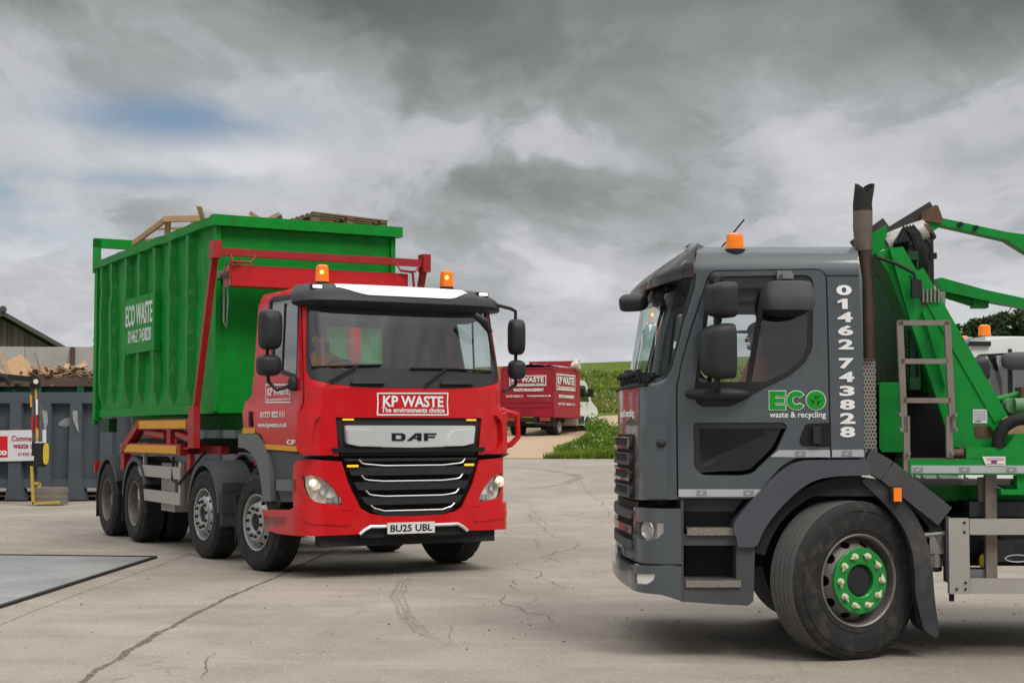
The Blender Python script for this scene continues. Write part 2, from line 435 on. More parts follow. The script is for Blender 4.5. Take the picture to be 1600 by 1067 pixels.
    def panel(s, H, outer, holes=(), off=0., thick=.03, bev=0., cuts=None, sub=True):
        """a sheet of given outline lying on surface H (off: how proud), with thickness"""
        loops = [outer] + list(holes); flat = [p for l in loops for p in l]
        tri = tessellate_polygon([[Vector((p[0], p[1], 0)) for p in l] for l in loops])
        b = bmesh.new(); vs = [b.verts.new((p[0], p[1], 0)) for p in flat]
        for q in tri:
            try: b.faces.new([vs[i] for i in q])
            except ValueError: pass
        us, zs = cuts or H.cuts()
        if sub:
            lo_u, hi_u = min(p[0] for p in outer), max(p[0] for p in outer); lo_z, hi_z = min(p[1] for p in outer), max(p[1] for p in outer)
            for u in us:
                if lo_u < u < hi_u: bmesh.ops.bisect_plane(b, geom=b.verts[:] + b.edges[:] + b.faces[:], plane_co=(u, 0, 0), plane_no=(1, 0, 0), dist=1e-5)
            for z in zs:
                if lo_z < z < hi_z: bmesh.ops.bisect_plane(b, geom=b.verts[:] + b.edges[:] + b.faces[:], plane_co=(0, z, 0), plane_no=(0, 1, 0), dist=1e-5)
        bmesh.ops.recalc_face_normals(b, faces=b.faces[:])
        top, bot = {}, {}
        for v in b.verts:
            u, z = v.co.x, v.co.y; p, n = H.P(u, z), H.N(u, z)
            top[v] = s.bm.verts.new(p + n * off); bot[v] = s.bm.verts.new(p + n * (off - thick))
        fs = []
        for f in b.faces:
            vv = list(f.verts)
            if f.normal.z < 0: vv = vv[::-1]
            for d, rev in ((top, 0), (bot, 1)):
                q = [d[v] for v in vv]
                try: k = s.bm.faces.new(q[::-1] if rev else q); k.material_index = s.mi; fs.append(k)
                except ValueError: pass
        for e in b.edges:
            if len(e.link_faces) == 1:
                f = e.link_faces[0]; vv = list(f.verts); i = vv.index(e.verts[0]); a, c = e.verts
                if vv[(i + 1) % len(vv)] is not c: a, c = c, a
                if f.normal.z < 0: a, c = c, a
                try: k = s.bm.faces.new((top[c], top[a], bot[a], bot[c])); k.material_index = s.mi; fs.append(k)
                except ValueError: pass
        b.free()
        if bev: s._bev(fs, bev, 2)
        return s
    def text(s, txt, H, bl, tr, bold=0., off=.005, thick=.004, slant=0., keep=False, sub=False):
        """lettering fitted between two corners (u, v) of surface H"""
        c = bpy.data.curves.new('t', 'FONT'); c.body = txt; c.offset = bold; c.resolution_u = 3; c.fill_mode = 'FRONT'
        o = bpy.data.objects.new('t', c); COL.objects.link(o); dg = bpy.context.evaluated_depsgraph_get()
        me = bpy.data.meshes.new_from_object(o.evaluated_get(dg)); bpy.data.objects.remove(o); bpy.data.curves.remove(c)
        b = bmesh.new(); b.from_mesh(me); bpy.data.meshes.remove(me)
        bmesh.ops.remove_doubles(b, verts=b.verts[:], dist=1e-4)
        xs = [v.co.x for v in b.verts]; ys = [v.co.y for v in b.verts]
        x0, x1, y0, y1 = min(xs), max(xs), min(ys), max(ys); w, h = tr[0] - bl[0], tr[1] - bl[1]
        if keep: w = (x1 - x0) * h / (y1 - y0)
        bmesh.ops.recalc_face_normals(b, faces=b.faces[:])
        top, bot = {}, {}
        for v in b.verts:
            k, q = (v.co.x - x0) / (x1 - x0), (v.co.y - y0) / (y1 - y0)
            u, z = bl[0] + w * k + slant * h * q, bl[1] + h * q; p, n = H.P(u, z), H.N(u, z)
            top[v] = s.bm.verts.new(p + n * off); bot[v] = s.bm.verts.new(p + n * (off - thick))
        for f in b.faces:
            vv = list(f.verts)
            if f.normal.z < 0: vv = vv[::-1]
            try: s.bm.faces.new([top[v] for v in vv]).material_index = s.mi
            except ValueError: pass
        for e in b.edges:
            if len(e.link_faces) == 1:
                a, c_ = e.verts
                try: s.bm.faces.new((top[a], top[c_], bot[c_], bot[a])).material_index = s.mi
                except ValueError: pass
        b.free(); return s
    def build(s, name, m, parent=None, ang=38, fix=False):
        if fix: bmesh.ops.recalc_face_normals(s.bm, faces=s.bm.faces[:])
        me = bpy.data.meshes.new(name); s.bm.to_mesh(me); s.bm.free()
        for k in (m if isinstance(m, (list, tuple)) else [m]): me.materials.append(k)
        me.polygons.foreach_set('use_smooth', [True] * len(me.polygons)); me.set_sharp_from_angle(angle=math.radians(ang))
        o = bpy.data.objects.new(name, me); COL.objects.link(o)
        if parent: o.parent = parent
        return o
def frame_border(H, outer, w):
    """rectangle outline as outer + hole"""
    return outer, [inset(outer, w)]
# ================================================================== SETTING: yard, field, track, verge
def sm(a, b, x):
    k = max(0., min(1., (x - a) / (b - a))); return k * k * (3 - 2 * k)
EDGE = 44.
def terrain(x, y):
    m = sm(-9.5, -4, x)
    z = 0.
    if y > 24: z = .036 * (y - 24) * sm(22, 27, y)
    if y > EDGE: z = .72 + .0368 * (y - EDGE)
    if y > 62: z = 1.382 + .074 * (y - 62)
    if y > 158: z = z - .004 * (y - 158) ** 1.5
    if y > 66: z += max(-1.2, min(2.2, .05 * (x - 12))) * sm(66, 160, y) * (1 if y < 158 else .8)
    return z * m + (1 - m) * (.0 if y < 60 else .01 * (y - 60))

def ground_sheet(name, xs, ys, dz, m, inside=None, jit=0.):
    b = MB(); vid = {}
    for i, x in enumerate(xs):
        for j, y in enumerate(ys): vid[i, j] = b.bm.verts.new((x, y, terrain(x, y) + dz))
    for i in range(len(xs) - 1):
        for j in range(len(ys) - 1):
            if inside and not inside((xs[i] + xs[i + 1]) / 2, (ys[j] + ys[j + 1]) / 2): continue
            b.bm.faces.new((vid[i, j], vid[i + 1, j], vid[i + 1, j + 1], vid[i, j + 1]))
    bmesh.ops.delete(b.bm, geom=[v for v in b.bm.verts if not v.link_faces], context='VERTS')
    return tag(b.build(name, m), kind='structure')
def span(a, b, n): return [a + (b - a) * i / n for i in range(n + 1)]

# concrete
def concrete_mat():
    m = bpy.data.materials.new('worn concrete'); m.use_nodes = True; t = NT(m.node_tree); b = t.n['Principled BSDF']
    P = t.add('ShaderNodeTexCoord').outputs['Object']
    sepx = t.add('ShaderNodeSeparateXYZ'); t.put(sepx.inputs[0], P)
    n1 = t.noise(P, .28, 6, .6, .3); n2 = t.noise(P, 1.7, 7, .62); n3 = t.noise(P, 34, 4, .7); n4 = t.noise(P, 140, 2, .6)
    c = t.mix(t.smooth(n1, .35, .65), (.255, .222, .186), (.345, .305, .258))
    c = t.mix(t.m('MULTIPLY', t.smooth(n2, .42, .70), .5), c, (.215, .185, .155))
    # broad pale dried-mud smears, longer across the yard than along it
    st = t.noise(t.vec(t.m('MULTIPLY', sepx.outputs[0], .35), t.m('MULTIPLY', sepx.outputs[1], 1.3), 0.), 1.2, 6, .65)
    c = t.mix(t.m('MULTIPLY', t.smooth(st, .5, .72), .5), c, (.42, .372, .32))
    # oil and damp patches
    n5 = t.noise(P, .55, 5, .7, .6)
    c = t.mix(t.m('MULTIPLY', t.smooth(n5, .60, .74), .45), c, (.155, .138, .122))
    # small stones: light and dark specks
    c = t.mix(t.m('MULTIPLY', t.smooth(n3, .55, .68), .75), c, (.54, .49, .43))
    c = t.mix(t.m('MULTIPLY', t.smooth(n4, .53, .66), .8), c, (.13, .115, .10))
    n6 = t.noise(P, 62, 3, .7); c = t.mix(t.m('MULTIPLY', t.smooth(n6, .57, .68), .7), c, (.145, .128, .11))
    # hairline crack network, only in places
    wv = t.noise(P, 1.6, 5, .65); Pw = t.add('ShaderNodeVectorMath', operation='ADD'); t.put(Pw.inputs[0], P); t.put(Pw.inputs[1], t.vec(t.m('MULTIPLY', wv, .9), t.m('MULTIPLY', t.noise(P, 2.1, 4, .6), .9), 0.))
    for sc_, wd, lo in ((.55, .010, .50), (1.5, .012, .56)):
        vo = t.add('ShaderNodeTexVoronoi', feature='DISTANCE_TO_EDGE'); vo.inputs['Scale'].default_value = sc_; t.put(vo.inputs['Vector'], Pw.outputs[0])
        ln = t.m('MULTIPLY', t.m('SUBTRACT', 1., t.smooth(vo.outputs[0], .0, wd)), t.smooth(t.noise(P, .33 * sc_ + .1, 4, .6), lo, lo + .12))
        c = t.mix(t.m('MULTIPLY', ln, .7), c, (.10, .088, .075))
    t.put(b.inputs['Base Color'], c)
    t.put(b.inputs['Roughness'], t.m('SUBTRACT', .86, t.m('MULTIPLY', t.smooth(n5, .55, .75), .3)))
    b.inputs['Specular IOR Level'].default_value = .35
    bn = t.add('ShaderNodeBump'); bn.inputs['Strength'].default_value = .55; bn.inputs['Distance'].default_value = .012
    t.put(bn.inputs['Height'], t.m('ADD', t.m('MULTIPLY', n3, .6), t.m('ADD', t.m('MULTIPLY', n4, .5), n2))); t.l.new(bn.outputs[0], b.inputs['Normal'])
    return m
CONC = concrete_mat()
ground_sheet('yard_concrete', [-60, -40, -25] + span(-16, 16, 64) + [25, 40, 60], [-30, -10, 0, 4, 8] + span(10, EDGE, 68), 0., CONC)

def grass_mat(name, a, b_, c_, sc=.35, bumpy=.6):
    m = bpy.data.materials.new(name); m.use_nodes = True; t = NT(m.node_tree); b = t.n['Principled BSDF']
    P = t.add('ShaderNodeTexCoord').outputs['Object']
    sepx = t.add('ShaderNodeSeparateXYZ'); t.put(sepx.inputs[0], P)
    Q = t.vec(t.m('MULTIPLY', sepx.outputs[0], 1.), t.m('MULTIPLY', sepx.outputs[1], .7), sepx.outputs[2])
    n1 = t.noise(Q, sc * .45, 5, .6); n2 = t.noise(P, sc * 5, 8, .7); n3 = t.noise(P, sc * 22, 4, .7)
    c = t.mix(t.smooth(n1, .35, .65), a, b_); c = t.mix(t.smooth(n2, .45, .68), c, c_)
    c = t.mix(t.m('MULTIPLY', n3, .5), c, tuple(k * .45 for k in a))
    t.put(b.inputs['Base Color'], c); b.inputs['Roughness'].default_value = .95; b.inputs['Specular IOR Level'].default_value = .1
    bn = t.add('ShaderNodeBump'); bn.inputs['Strength'].default_value = bumpy; bn.inputs['Distance'].default_value = .3
    t.put(bn.inputs['Height'], t.m('ADD', n2, n3)); t.l.new(bn.outputs[0], b.inputs['Normal'])
    return m
FIELD = grass_mat('field grass', (.135, .185, .026), (.09, .15, .022), (.17, .21, .045), .5)
TRACKM = mat('sandy track earth', (.40, .29, .19), .95, var=.22, scale=1.3, dirt=.5, dirtcol=(.27, .19, .12), dscale=2.5, bump=.6, bscale=5)
ground_sheet('field', [-300, -150, -80, -40, -20] + span(-12, 40, 52) + [60, 90, 150, 300], [EDGE - .4] + span(EDGE + .2, 70, 40) + span(72, 170, 50) + [200, 260, 340, 460], -.004, FIELD)

# sandy track: leaves the yard edge and climbs to the right past the tipper van
def path_strip(name, cl, w, dz, m, n=60):
    b = MB(); L = []
    for i in range(n + 1):
        k = i / n * (len(cl) - 1); a = min(int(k), len(cl) - 2); f = k - a
        p = Vector(cl[a]).lerp(Vector(cl[a + 1]), f); d = (Vector(cl[a + 1]) - Vector(cl[a])).normalized(); s_ = Vector((d.y, -d.x))
        ww = w[a] + (w[a + 1] - w[a]) * f; row = []
        for j in range(9):
            q = p + s_ * ww * ((j / 8) - .5) * (1 + .12 * mnoise.noise((p.x * .8, p.y * .8, j)))
            row.append(b.bm.verts.new((q.x, q.y, terrain(q.x, q.y) + (dz + .05 * mnoise.noise((q.x * .7, q.y * .7, 3)) + .03) * sm(44.3, 47, q.y) - .02 * (1 - sm(43.9, 44.4, q.y)))))
        L.append(row)
    for r0, r1 in zip(L, L[1:]):
        for j in range(8): b.bm.faces.new((r0[j], r0[j + 1], r1[j + 1], r1[j]))
    return tag(b.build(name, m, fix=True), kind='structure')
path_strip('dirt_track', [(-1.2, 43.5), (-.6, 50), (.6, 57), (2.2, 64), (4.6, 70.5), (9, 75), (16, 79)], [4.6, 4.4, 4.6, 4.4, 4.2, 3.6, 3.4], -.005, TRACKM)

# joints, cracks, tyre marks: thin sheets lying on the concrete
def ragged(name, col, sc, lo, hi, amt):
    m = bpy.data.materials.new(name); m.use_nodes = True; t = NT(m.node_tree); b = t.n['Principled BSDF']
    P = t.add('ShaderNodeTexCoord').outputs['Object']
    b.inputs['Base Color'].default_value = (*col, 1); b.inputs['Roughness'].default_value = .95
    t.put(b.inputs['Alpha'], t.m('MULTIPLY', t.smooth(t.noise(P, sc, 6, .75), lo, hi), amt)); return m
CRACK = ragged('crack dirt', (.085, .072, .060), 26, .36, .56, .7)
JOINT = ragged('joint filler', (.105, .090, .076), 18, .36, .58, .75)
def on_ground(px, py):
    y = 12.
    for _ in range(40):
        d = WORLD.lray(px, py)[1]; o = (0, 0, CZ); z = terrain(0, 0) if y < 22 else None
        # march to the terrain
        k = 5.; step = .25
        while k < 120:
            X, Y, Z = d[0] * k, d[1] * k, CZ + d[2] * k
            if Z <= terrain(X, Y): break
            k += step
        return Vector((d[0] * k, d[1] * k, 0))
def ribbon(b, pts, w, dz=.004, wig=.05, taper=True, seg=.12, sd=1):
    P = []
    for p, q in zip(pts, pts[1:]):
        n = max(2, int((q - p).length / seg))
        P += [p.lerp(q, i / n) for i in range(n)]
    P.append(pts[-1]); L = []
    for i, p in enumerate(P):
        d = (P[min(i + 1, len(P) - 1)] - P[max(0, i - 1)]).normalized(); s_ = Vector((-d.y, d.x, 0))
        q = p + s_ * (mnoise.noise((p.x * 2.3, p.y * 2.3, sd)) * wig + mnoise.noise((p.x * 9, p.y * 9, sd)) * wig * .45)
        ww = w * (.6 + .9 * abs(mnoise.noise((p.x * 4, p.y * 4, sd + 9)))) * (min(1, i / 4, (len(P) - 1 - i) / 4) * .9 + .1 if taper else 1)
        row = []
        for e in (-.5, .5):
            r = q + s_ * ww * e; row.append(b.bm.verts.new((r.x, r.y, terrain(r.x, r.y) + dz)))
        L.append(row)
    for r0, r1 in zip(L, L[1:]): b.bm.faces.new((r0[0], r0[1], r1[1], r1[0]))
b = MB()
cr = [[(898, 738), (912, 763), (930, 778), (942, 790), (958, 812)], [(820, 800), (845, 824), (880, 843), (912, 847)], [(912, 847), (895, 857), (870, 864), (850, 871), (880, 882)],
      [(800, 884), (828, 893), (855, 908), (888, 924)], [(798, 905), (808, 915), (812, 926), (795, 928)], [(795, 930), (784, 944), (812, 955), (840, 965), (865, 978)], [(825, 790), (838, 806), (860, 820), (905, 822)],
      [(790, 842), (830, 842), (850, 858)], [(318, 1066), (316, 1047), (322, 1030), (336, 1024)], [(890, 892), (930, 888)], [(700, 1010), (705, 985), (710, 970)], [(560, 925), (640, 925)], [(135, 945), (180, 950), (230, 948), (300, 953)],
      [(795, 925), (960, 935)], [(790, 978), (900, 980)], [(820, 760), (900, 770)], [(760, 812), (850, 815)], [(900, 800), (955, 805)], [(860, 790), (890, 785)], [(880, 905), (950, 912)]]
for i, c in enumerate(cr): ribbon(b, [on_ground(*p) for p in c], rnd.uniform(.012, .022) if i < 9 else .008, wig=.13 if i < 9 else .04, sd=i)
tag(b.build('concrete_cracks', CRACK), kind='structure')
b = MB()
for i, (c, w) in enumerate((([(110, 1075), (250, 993), (350, 939), (443, 896), (520, 860)], .06), ([(-30, 988), (100, 940), (240, 889), (300, 866)], .018), ([(0, 797), (140, 793)], .04), ([(390, 924), (560, 925), (800, 928)], .008), ([(330, 978), (800, 979), (960, 982)], .008))):
    ribbon(b, [on_ground(*p) for p in c], w, wig=.03, taper=False, sd=40 + i)
tag(b.build('concrete_joints', JOINT), kind='structure')
def mark_mat():
    m = bpy.data.materials.new('rubber tyre mark'); m.use_nodes = True; t = NT(m.node_tree); b = t.n['Principled BSDF']
    P = t.add('ShaderNodeTexCoord').outputs['Object']
    b.inputs['Base Color'].default_value = (.10, .09, .08, 1); b.inputs['Roughness'].default_value = .9
    t.put(b.inputs['Alpha'], t.m('MULTIPLY', t.smooth(t.noise(P, 16, 7, .75), .34, .8), .55)); return m
MARK = mark_mat()
b = MB()
for i, (c, w) in enumerate((([(628, 905), (612, 935), (625, 965), (650, 990), (700, 1015)], .05), ([(636, 905), (621, 935), (634, 964), (660, 990), (708, 1012)], .04), ([(643, 905), (629, 935), (643, 963), (668, 988), (716, 1010)], .04), ([(760, 727), (850, 734), (898, 742), (905, 748), (880, 757), (840, 763), (790, 765)], .35), ([(870, 737), (940, 735)], .15))):
    ribbon(b, [on_ground(*p) for p in c], w, dz=.008, wig=.02, seg=.2, sd=60 + i)
tag(b.build('tyre_marks', MARK), kind='structure')

b = MB()
for i in range(550):
    y = 10.5 + 22 * rnd.random() ** 1.4; x = rnd.uniform(-.36, .36) * y; r_ = rnd.uniform(.003, .009); b.mi = rnd.choice((0, 0, 1))
    b.ball((x, y, terrain(x, y) + r_ * .5), (r_ * rnd.uniform(.8, 1.6), r_ * rnd.uniform(.8, 1.5), r_ * .8), 6)
tag(b.build('loose_grit', [mat('pale grit', (.42, .38, .33), .9, var=.3), mat('dark grit', (.17, .15, .13), .9, var=.3)]), 'loose grit and small stones scattered over the concrete yard', 'grit', kind='stuff')

# steel weighbridge plate let into the yard
def plate_mat():
    m = bpy.data.materials.new('steel chequer plate'); m.use_nodes = True; t = NT(m.node_tree); b = t.n['Principled BSDF']
    P = t.add('ShaderNodeTexCoord').outputs['Object']; n = t.noise(P, .8, 6, .6); n2 = t.noise(P, 9, 5, .7)
    t.put(b.inputs['Base Color'], t.mix(t.smooth(t.m('ADD', t.m('MULTIPLY', n, .6), t.m('MULTIPLY', n2, .4)), .35, .65), (.205, .207, .207), (.335, .335, .33)))
    b.inputs['Metallic'].default_value = .35; b.inputs['Roughness'].default_value = .48
    ck = t.add('ShaderNodeTexVoronoi'); ck.inputs['Scale'].default_value = 16; ck.inputs['Randomness'].default_value = .15; t.put(ck.inputs['Vector'], P)
    bn = t.add('ShaderNodeBump'); bn.inputs['Strength'].default_value = .35; bn.inputs['Distance'].default_value = .01; t.put(bn.inputs['Height'], t.smooth(ck.outputs[0], .2, .5)); t.l.new(bn.outputs[0], b.inputs['Normal'])
    return m
A, B, C = on_ground(243, 874), on_ground(-6, 955), on_ground(0, 870)
D = B + (C - A)
wp = MB()
def quad_slab(b, q, z0, z1):
    lo = [Vector((p.x, p.y, z0)) for p in q]; hi = [Vector((p.x, p.y, z1)) for p in q]
    b._new(lo + hi, [(4, 5, 6, 7), (0, 1, 5, 4), (1, 2, 6, 5), (2, 3, 7, 6), (3, 0, 4, 7)])
Cc = C + (C - A) * 1.3; Dd = B + (C - A) * 2.3
quad_slab(wp, [A, Cc, Dd, B], -.02, .014)
wb = tag(wp.build('steel_plate', plate_mat(), fix=True), 'grey steel weighbridge plate with dark rim let into the concrete yard', 'steel plate')
wr = MB(); wr.bar(A + Vector((0, 0, .008)), B + Vector((0, 0, .008)), .045, .034); wr.bar(A + Vector((0, .03, .008)), Cc + Vector((0, .03, .008)), .03, .034)
wr.build('rim', CHASSIS, wb)

# ------------------------------------------------------------------ grass blades and weeds on the verge (uncountable)
LEAFM = {}
def leaf_mat(name, col, tr=.35, var=.35):
    m = bpy.data.materials.new(name); m.use_nodes = True; t = NT(m.node_tree); b = t.n['Principled BSDF']
    g = t.add('ShaderNodeNewGeometry'); r = g.outputs['Random Per Island']
    P = t.add('ShaderNodeTexCoord').outputs['Object']
    c = t.mix(r, tuple(k * (1 - var) for k in col), (col[0] * (1 + var * 1.6), col[1] * (1 + var), col[2] * (1 + var)))
    c = t.mix(t.m('MULTIPLY', t.smooth(t.noise(P, .5, 3), .4, .65), .5), c, tuple(k * .6 for k in col))
    t.put(b.inputs['Base Color'], c); b.inputs['Roughness'].default_value = .7; b.inputs['Specular IOR Level'].default_value = .2
    tl = t.add('ShaderNodeBsdfTranslucent'); t.put(tl.inputs[0], c); mx = t.add('ShaderNodeMixShader'); mx.inputs[0].default_value = tr
    o = t.n['Material Output']; t.l.new(b.outputs[0], mx.inputs[1]); t.l.new(tl.outputs[0], mx.inputs[2]); t.l.new(mx.outputs[0], o.inputs[0])
    return m
BLADE = leaf_mat('verge grass blades', (.17, .26, .03)); WEED = leaf_mat('verge weed leaves', (.12, .23, .026)); STRAW = leaf_mat('dry grass stems', (.30, .26, .12)); FLOWER = leaf_mat('cream weed flowers', (.55, .55, .40), .2, .15)
def blade(b, p, h, w, lean):
    a = rnd.uniform(0, 6.28); d = Vector((math.cos(a), math.sin(a), 0)); s_ = Vector((-d.y, d.x, 0)) * w
    m = p + Vector((0, 0, h * .55)) + d * lean * .35; e = p + Vector((0, 0, h)) + d * lean
    v = [b.bm.verts.new(k) for k in (p - s_, p + s_, m + s_ * .7, m - s_ * .7, e)]
    for f in ((0, 1, 2, 3), (3, 2, 4)): b.bm.faces.new([v[i] for i in f]).material_index = b.mi
def leaf(b, c, r, mi=0):
    n = Vector((rnd.gauss(0, 1), rnd.gauss(0, 1), rnd.gauss(0, 1) + .6)).normalized(); a = n.orthogonal().normalized(); a = Matrix.Rotation(rnd.uniform(0, 6.28), 3, n) @ a; q = n.cross(a)
    k = [c - a * r, c + q * r * .5, c + a * r, c - q * r * .5]
    b.bm.faces.new([b.bm.verts.new(v) for v in k]).material_index = mi
def T(x, y): return Vector((x, y, terrain(x, y)))
def verge_h(x, y):
    # how tall the growth stands: highest beside the grey lorry
    return sm(.6, 2.6, x) * (.25 + .75 * sm(44.2, 47.5, y)) * (1 - .5 * sm(52, 57, y))
def in_verge(x, y):
    left = .75 + .22 * math.sin(y * 1.7) + .55 * max(0, y - 44.2) ** .9 * .55 + (.25 if y < 45 else 0)
    return x > left and y > EDGE + .05 and x < 13
b = MB()
for i in range(36000):
    x, y = rnd.uniform(.4, 6.5), EDGE + abs(rnd.gauss(0, 5.5))
    if y > 58 or not in_verge(x, y): continue
    h = verge_h(x, y); b.mi = 2 if rnd.random() < .05 else 0
    cl = .6 + .8 * mnoise.noise((x * 1.1, y * .6, 5))
    blade(b, T(x, y), rnd.uniform(.10, .22) + h * rnd.uniform(.2, .55) * max(.2, cl), rnd.uniform(.012, .028), rnd.uniform(.02, .22))
for i in range(2500):        # weed stalks with leaves
    x, y = rnd.uniform(.7, 6.), EDGE + .4 + abs(rnd.gauss(0, 5))
    if y > 56 or not in_verge(x - .35, y): continue
    h = .15 + verge_h(x, y) * rnd.uniform(.35, .8) * max(.25, .7 + .9 * mnoise.noise((x * .9, y * .6, 2)))
    p = T(x, y); ln = Vector((rnd.uniform(-.12, .12), rnd.uniform(-.12, .12), 1))
    for k in range(int(14 + h * 34)):
        q = p + ln * h * rnd.uniform(.15, 1) + Vector((rnd.gauss(0, .10), rnd.gauss(0, .10), rnd.gauss(0, .03))); leaf(b, q, rnd.uniform(.028, .07), 1)
    if rnd.random() < .03:
        for k in range(7): leaf(b, p + ln * (h + .12) + Vector((rnd.gauss(0, .07), rnd.gauss(0, .07), rnd.gauss(0, .03))), .03, 3)
tag(b.build('verge_grass', [BLADE, WEED, STRAW, FLOWER]), 'long green grass and weeds on the verge beside the sandy track', 'grass', kind='stuff')

# long grass, docks and cow parsley in the field beyond the track
b = MB()
for i in range(14000):
    y = 62 + (rnd.random() ** 1.6) * 75; x = rnd.uniform(1.5, 6) + (y - 62) * rnd.uniform(-.02, .28)
    if y < 82 and x > 2.2 + (y - 64) * .42 - 3.2 and x < 2.2 + (y - 64) * .42 + 2.9 and y < 76: continue
    k = mnoise.noise((x * .35, y * .2, 1)); b.mi = 1 if k > .12 else (2 if rnd.random() < .12 else 0)
    h = rnd.uniform(.12, .3) + max(0, k) * .35; s_ = 1 + (y - 62) / 60
    blade(b, T(x, y), h, rnd.uniform(.03, .07) * s_, rnd.uniform(.05, .4))
for i in range(170):
    y = 66 + rnd.random() ** 1.3 * 55; x = rnd.uniform(2.0, 7) + (y - 62) * rnd.uniform(0, .22)
    if mnoise.noise((x * .4, y * .13, 8)) < .02: continue
    p = T(x, y) + Vector((0, 0, rnd.uniform(.7, 1.4)))
    for k in range(6): leaf(b, p + Vector((rnd.gauss(0, .22), rnd.gauss(0, .2), rnd.gauss(0, .12))), rnd.uniform(.03, .06), 3)
tag(b.build('field_growth', [leaf_mat('field blades', (.17, .23, .035), .35, .2), leaf_mat('field weeds', (.13, .20, .03), .35, .2), STRAW, FLOWER]), 'rough long grass with pale flowers in the field beyond the track', 'grass', kind='stuff')
# ================================================================== shared builders: wheels, mirrors, beacons, people
def wheel_meshes(kind):
    """returns [(part name, mesh object builder)] for one wheel: outer sidewall at y=0, tyre runs to y=-0.30"""
    n = 96
    rib = [(.30, -.012), (.315, -.004), (.36, .006), (.43, .010), (.478, .002), (.505, -.014), (.518, -.028)]
    tread = [(.520, -.03)]
    for k in range(5):
        a = -.035 - k * .047; tread += [(.520, a), (.520, a - .040), (.508, a - .0405), (.508, a - .0465)]
    tread = tread[:-2]
    back = [(.518, -.272), (.505, -.286), (.478, -.302), (.43, -.31), (.36, -.306), (.30, -.29)]
    prof = rib + tread + back
    t = MB(); nr = len(rib)
    def rad(j, k):
        if kind == 'lug' and nr <= j < nr + len(tread) and prof[j][0] > .515 and (k % 4 == 0): return -.012
        if kind != 'bald' and (j in (nr - 1, nr - 2)) and k % 4 == 0: return -.008
        return 0
    t.lathe(prof, n, rad=rad, mats=[0] * (nr - 1) + [1] * (len(tread) + 1) + [0] * 9)
    # raised rings on the sidewall
    t.lathe([(.455, .0075), (.458, .012), (.462, .0075)], n); t.lathe([(.335, .0005), (.338, .006), (.342, .0025)], n)
    r = MB()
    lip = [(.292, -.29), (.292, -.03), (.306, -.018), (.306, -.002), (.300, .001), (.290, -.006), (.284, -.03), (.276, -.12)]
    r.lathe(lip, 72)
    hub = MB(); nut = MB()
    if kind in ('lug', 'front', 'bald'):
        dp = [(.276, -.10), (.268, -.085)] + [(.258 - .0055 * i, -.076 + .0072 * i - .00006 * i * i) for i in range(11)] + [(.196, -.003), (.186, .002), (.17, .003)]
        r.lathe(dp, 220, skip=lambda j, k: 2 <= j <= 11 and (((dp[j][0] + dp[j + 1][0]) / 2 - (.240 if kind == 'bald' else .231)) / (.0185 if kind == 'bald' else .021)) ** 2 + ((((k + .5) / 22) % 1 - .5) * 2 * math.pi / 10 * .231 / .031) ** 2 < 1)
        K = 1.13 if kind == 'bald' else 1.03
        hub.lathe([(K * q, a) for q, a in ((.192, -.002), (.192, .010), (.188, .014), (.100, .014), (.094, .008), (.094, -.03))], 64)
        hub.mi = 1; hub.lathe([(K * .094, -.03), (K * .088, -.012), (.07, -.006), (.0001, -.005)], 40); hub.lathe([(.275, -.16), (.0001, -.16)], 40)
        for k in range(1):
            a = 2 * math.pi * (k + .5) / 10; c = Matrix.Translation((.148 * K * math.cos(a), .014, .148 * K * math.sin(a)))
            nut.lathe([(.022, 0), (.022, .006), (.0165, .008), (.0165, .024), (.012, .031), (.0001, .031)], 6 if kind != 'bald' else 10, M=c)
            if kind == 'bald':   # pointed nut indicators
                b_ = a + (1.35 if k % 2 else -1.35) + 1.57 * 0; p = Vector((.148 * K * math.cos(a), .024, .148 * K * math.sin(a)))
                d = Vector((-math.sin(a), 0, math.cos(a))) * (1 if k % 2 else -1); s_ = Vector((math.cos(a), 0, math.sin(a)))
                nut._new([p + s_ * .018, p - s_ * .018, p + d * .046, p + s_ * .018 + Vector((0, .012, 0)), p - s_ * .018 + Vector((0, .012, 0)), p + d * .046 + Vector((0, .006, 0))], [(3, 4, 5), (0, 2, 5, 3), (1, 4, 5, 2)])
    else:
        r.lathe([(.276, -.12), (.268, -.17), (.255, -.19), (.23, -.20), (.21, -.205), (.19, -.205), (.10, -.205), (.1, -.16)], 80, skip=lambda j, k: 2 <= j <= 3 and (k % 8) in (3, 4))
        hub.lathe([(.115, -.205), (.115, -.09), (.095, -.075), (.0001, -.07)], 40)
        hub.mi = 1; hub.lathe([(.275, -.24), (.0001, -.24)], 40)
        for k in range(1):
            a = 2 * math.pi * (k + .5) / 10; nut.lathe([(.02, 0), (.02, .025), (.012, .034), (.0001, .034)], 6, M=Matrix.Translation((.148 * math.cos(a), -.205, .148 * math.sin(a))))
    return t, r, hub, nut
def make_wheel(kind, parent, rimm, hubm, nutm, treadm=RUBBER):
    t, r, hub, nut = wheel_meshes(kind)
    w = r.build('wheel', rimm, parent); t.build('tyre', [RUBBER, treadm], w, 30, fix=False); hub.build('hub', [hubm, CHASSIS], w)
    n0 = nut.build('wheel_nut', nutm, w)
    for k in range(10):
        c = n0 if k == 0 else n0.copy()
        if k: COL.objects.link(c); c.parent = w
        c.rotation_euler = (0, -2 * math.pi * k / 10, 0)
    return w
def copy_part(o, parent, loc=None, rz=None):
    c = o.copy(); COL.objects.link(c); c.parent = parent
    for ch in [k for k in bpy.data.objects if k.parent == o]:
        d = ch.copy(); COL.objects.link(d); d.parent = c
    if loc: c.location = loc
    if rz is not None: c.rotation_euler = (0, 0, rz)
    return c
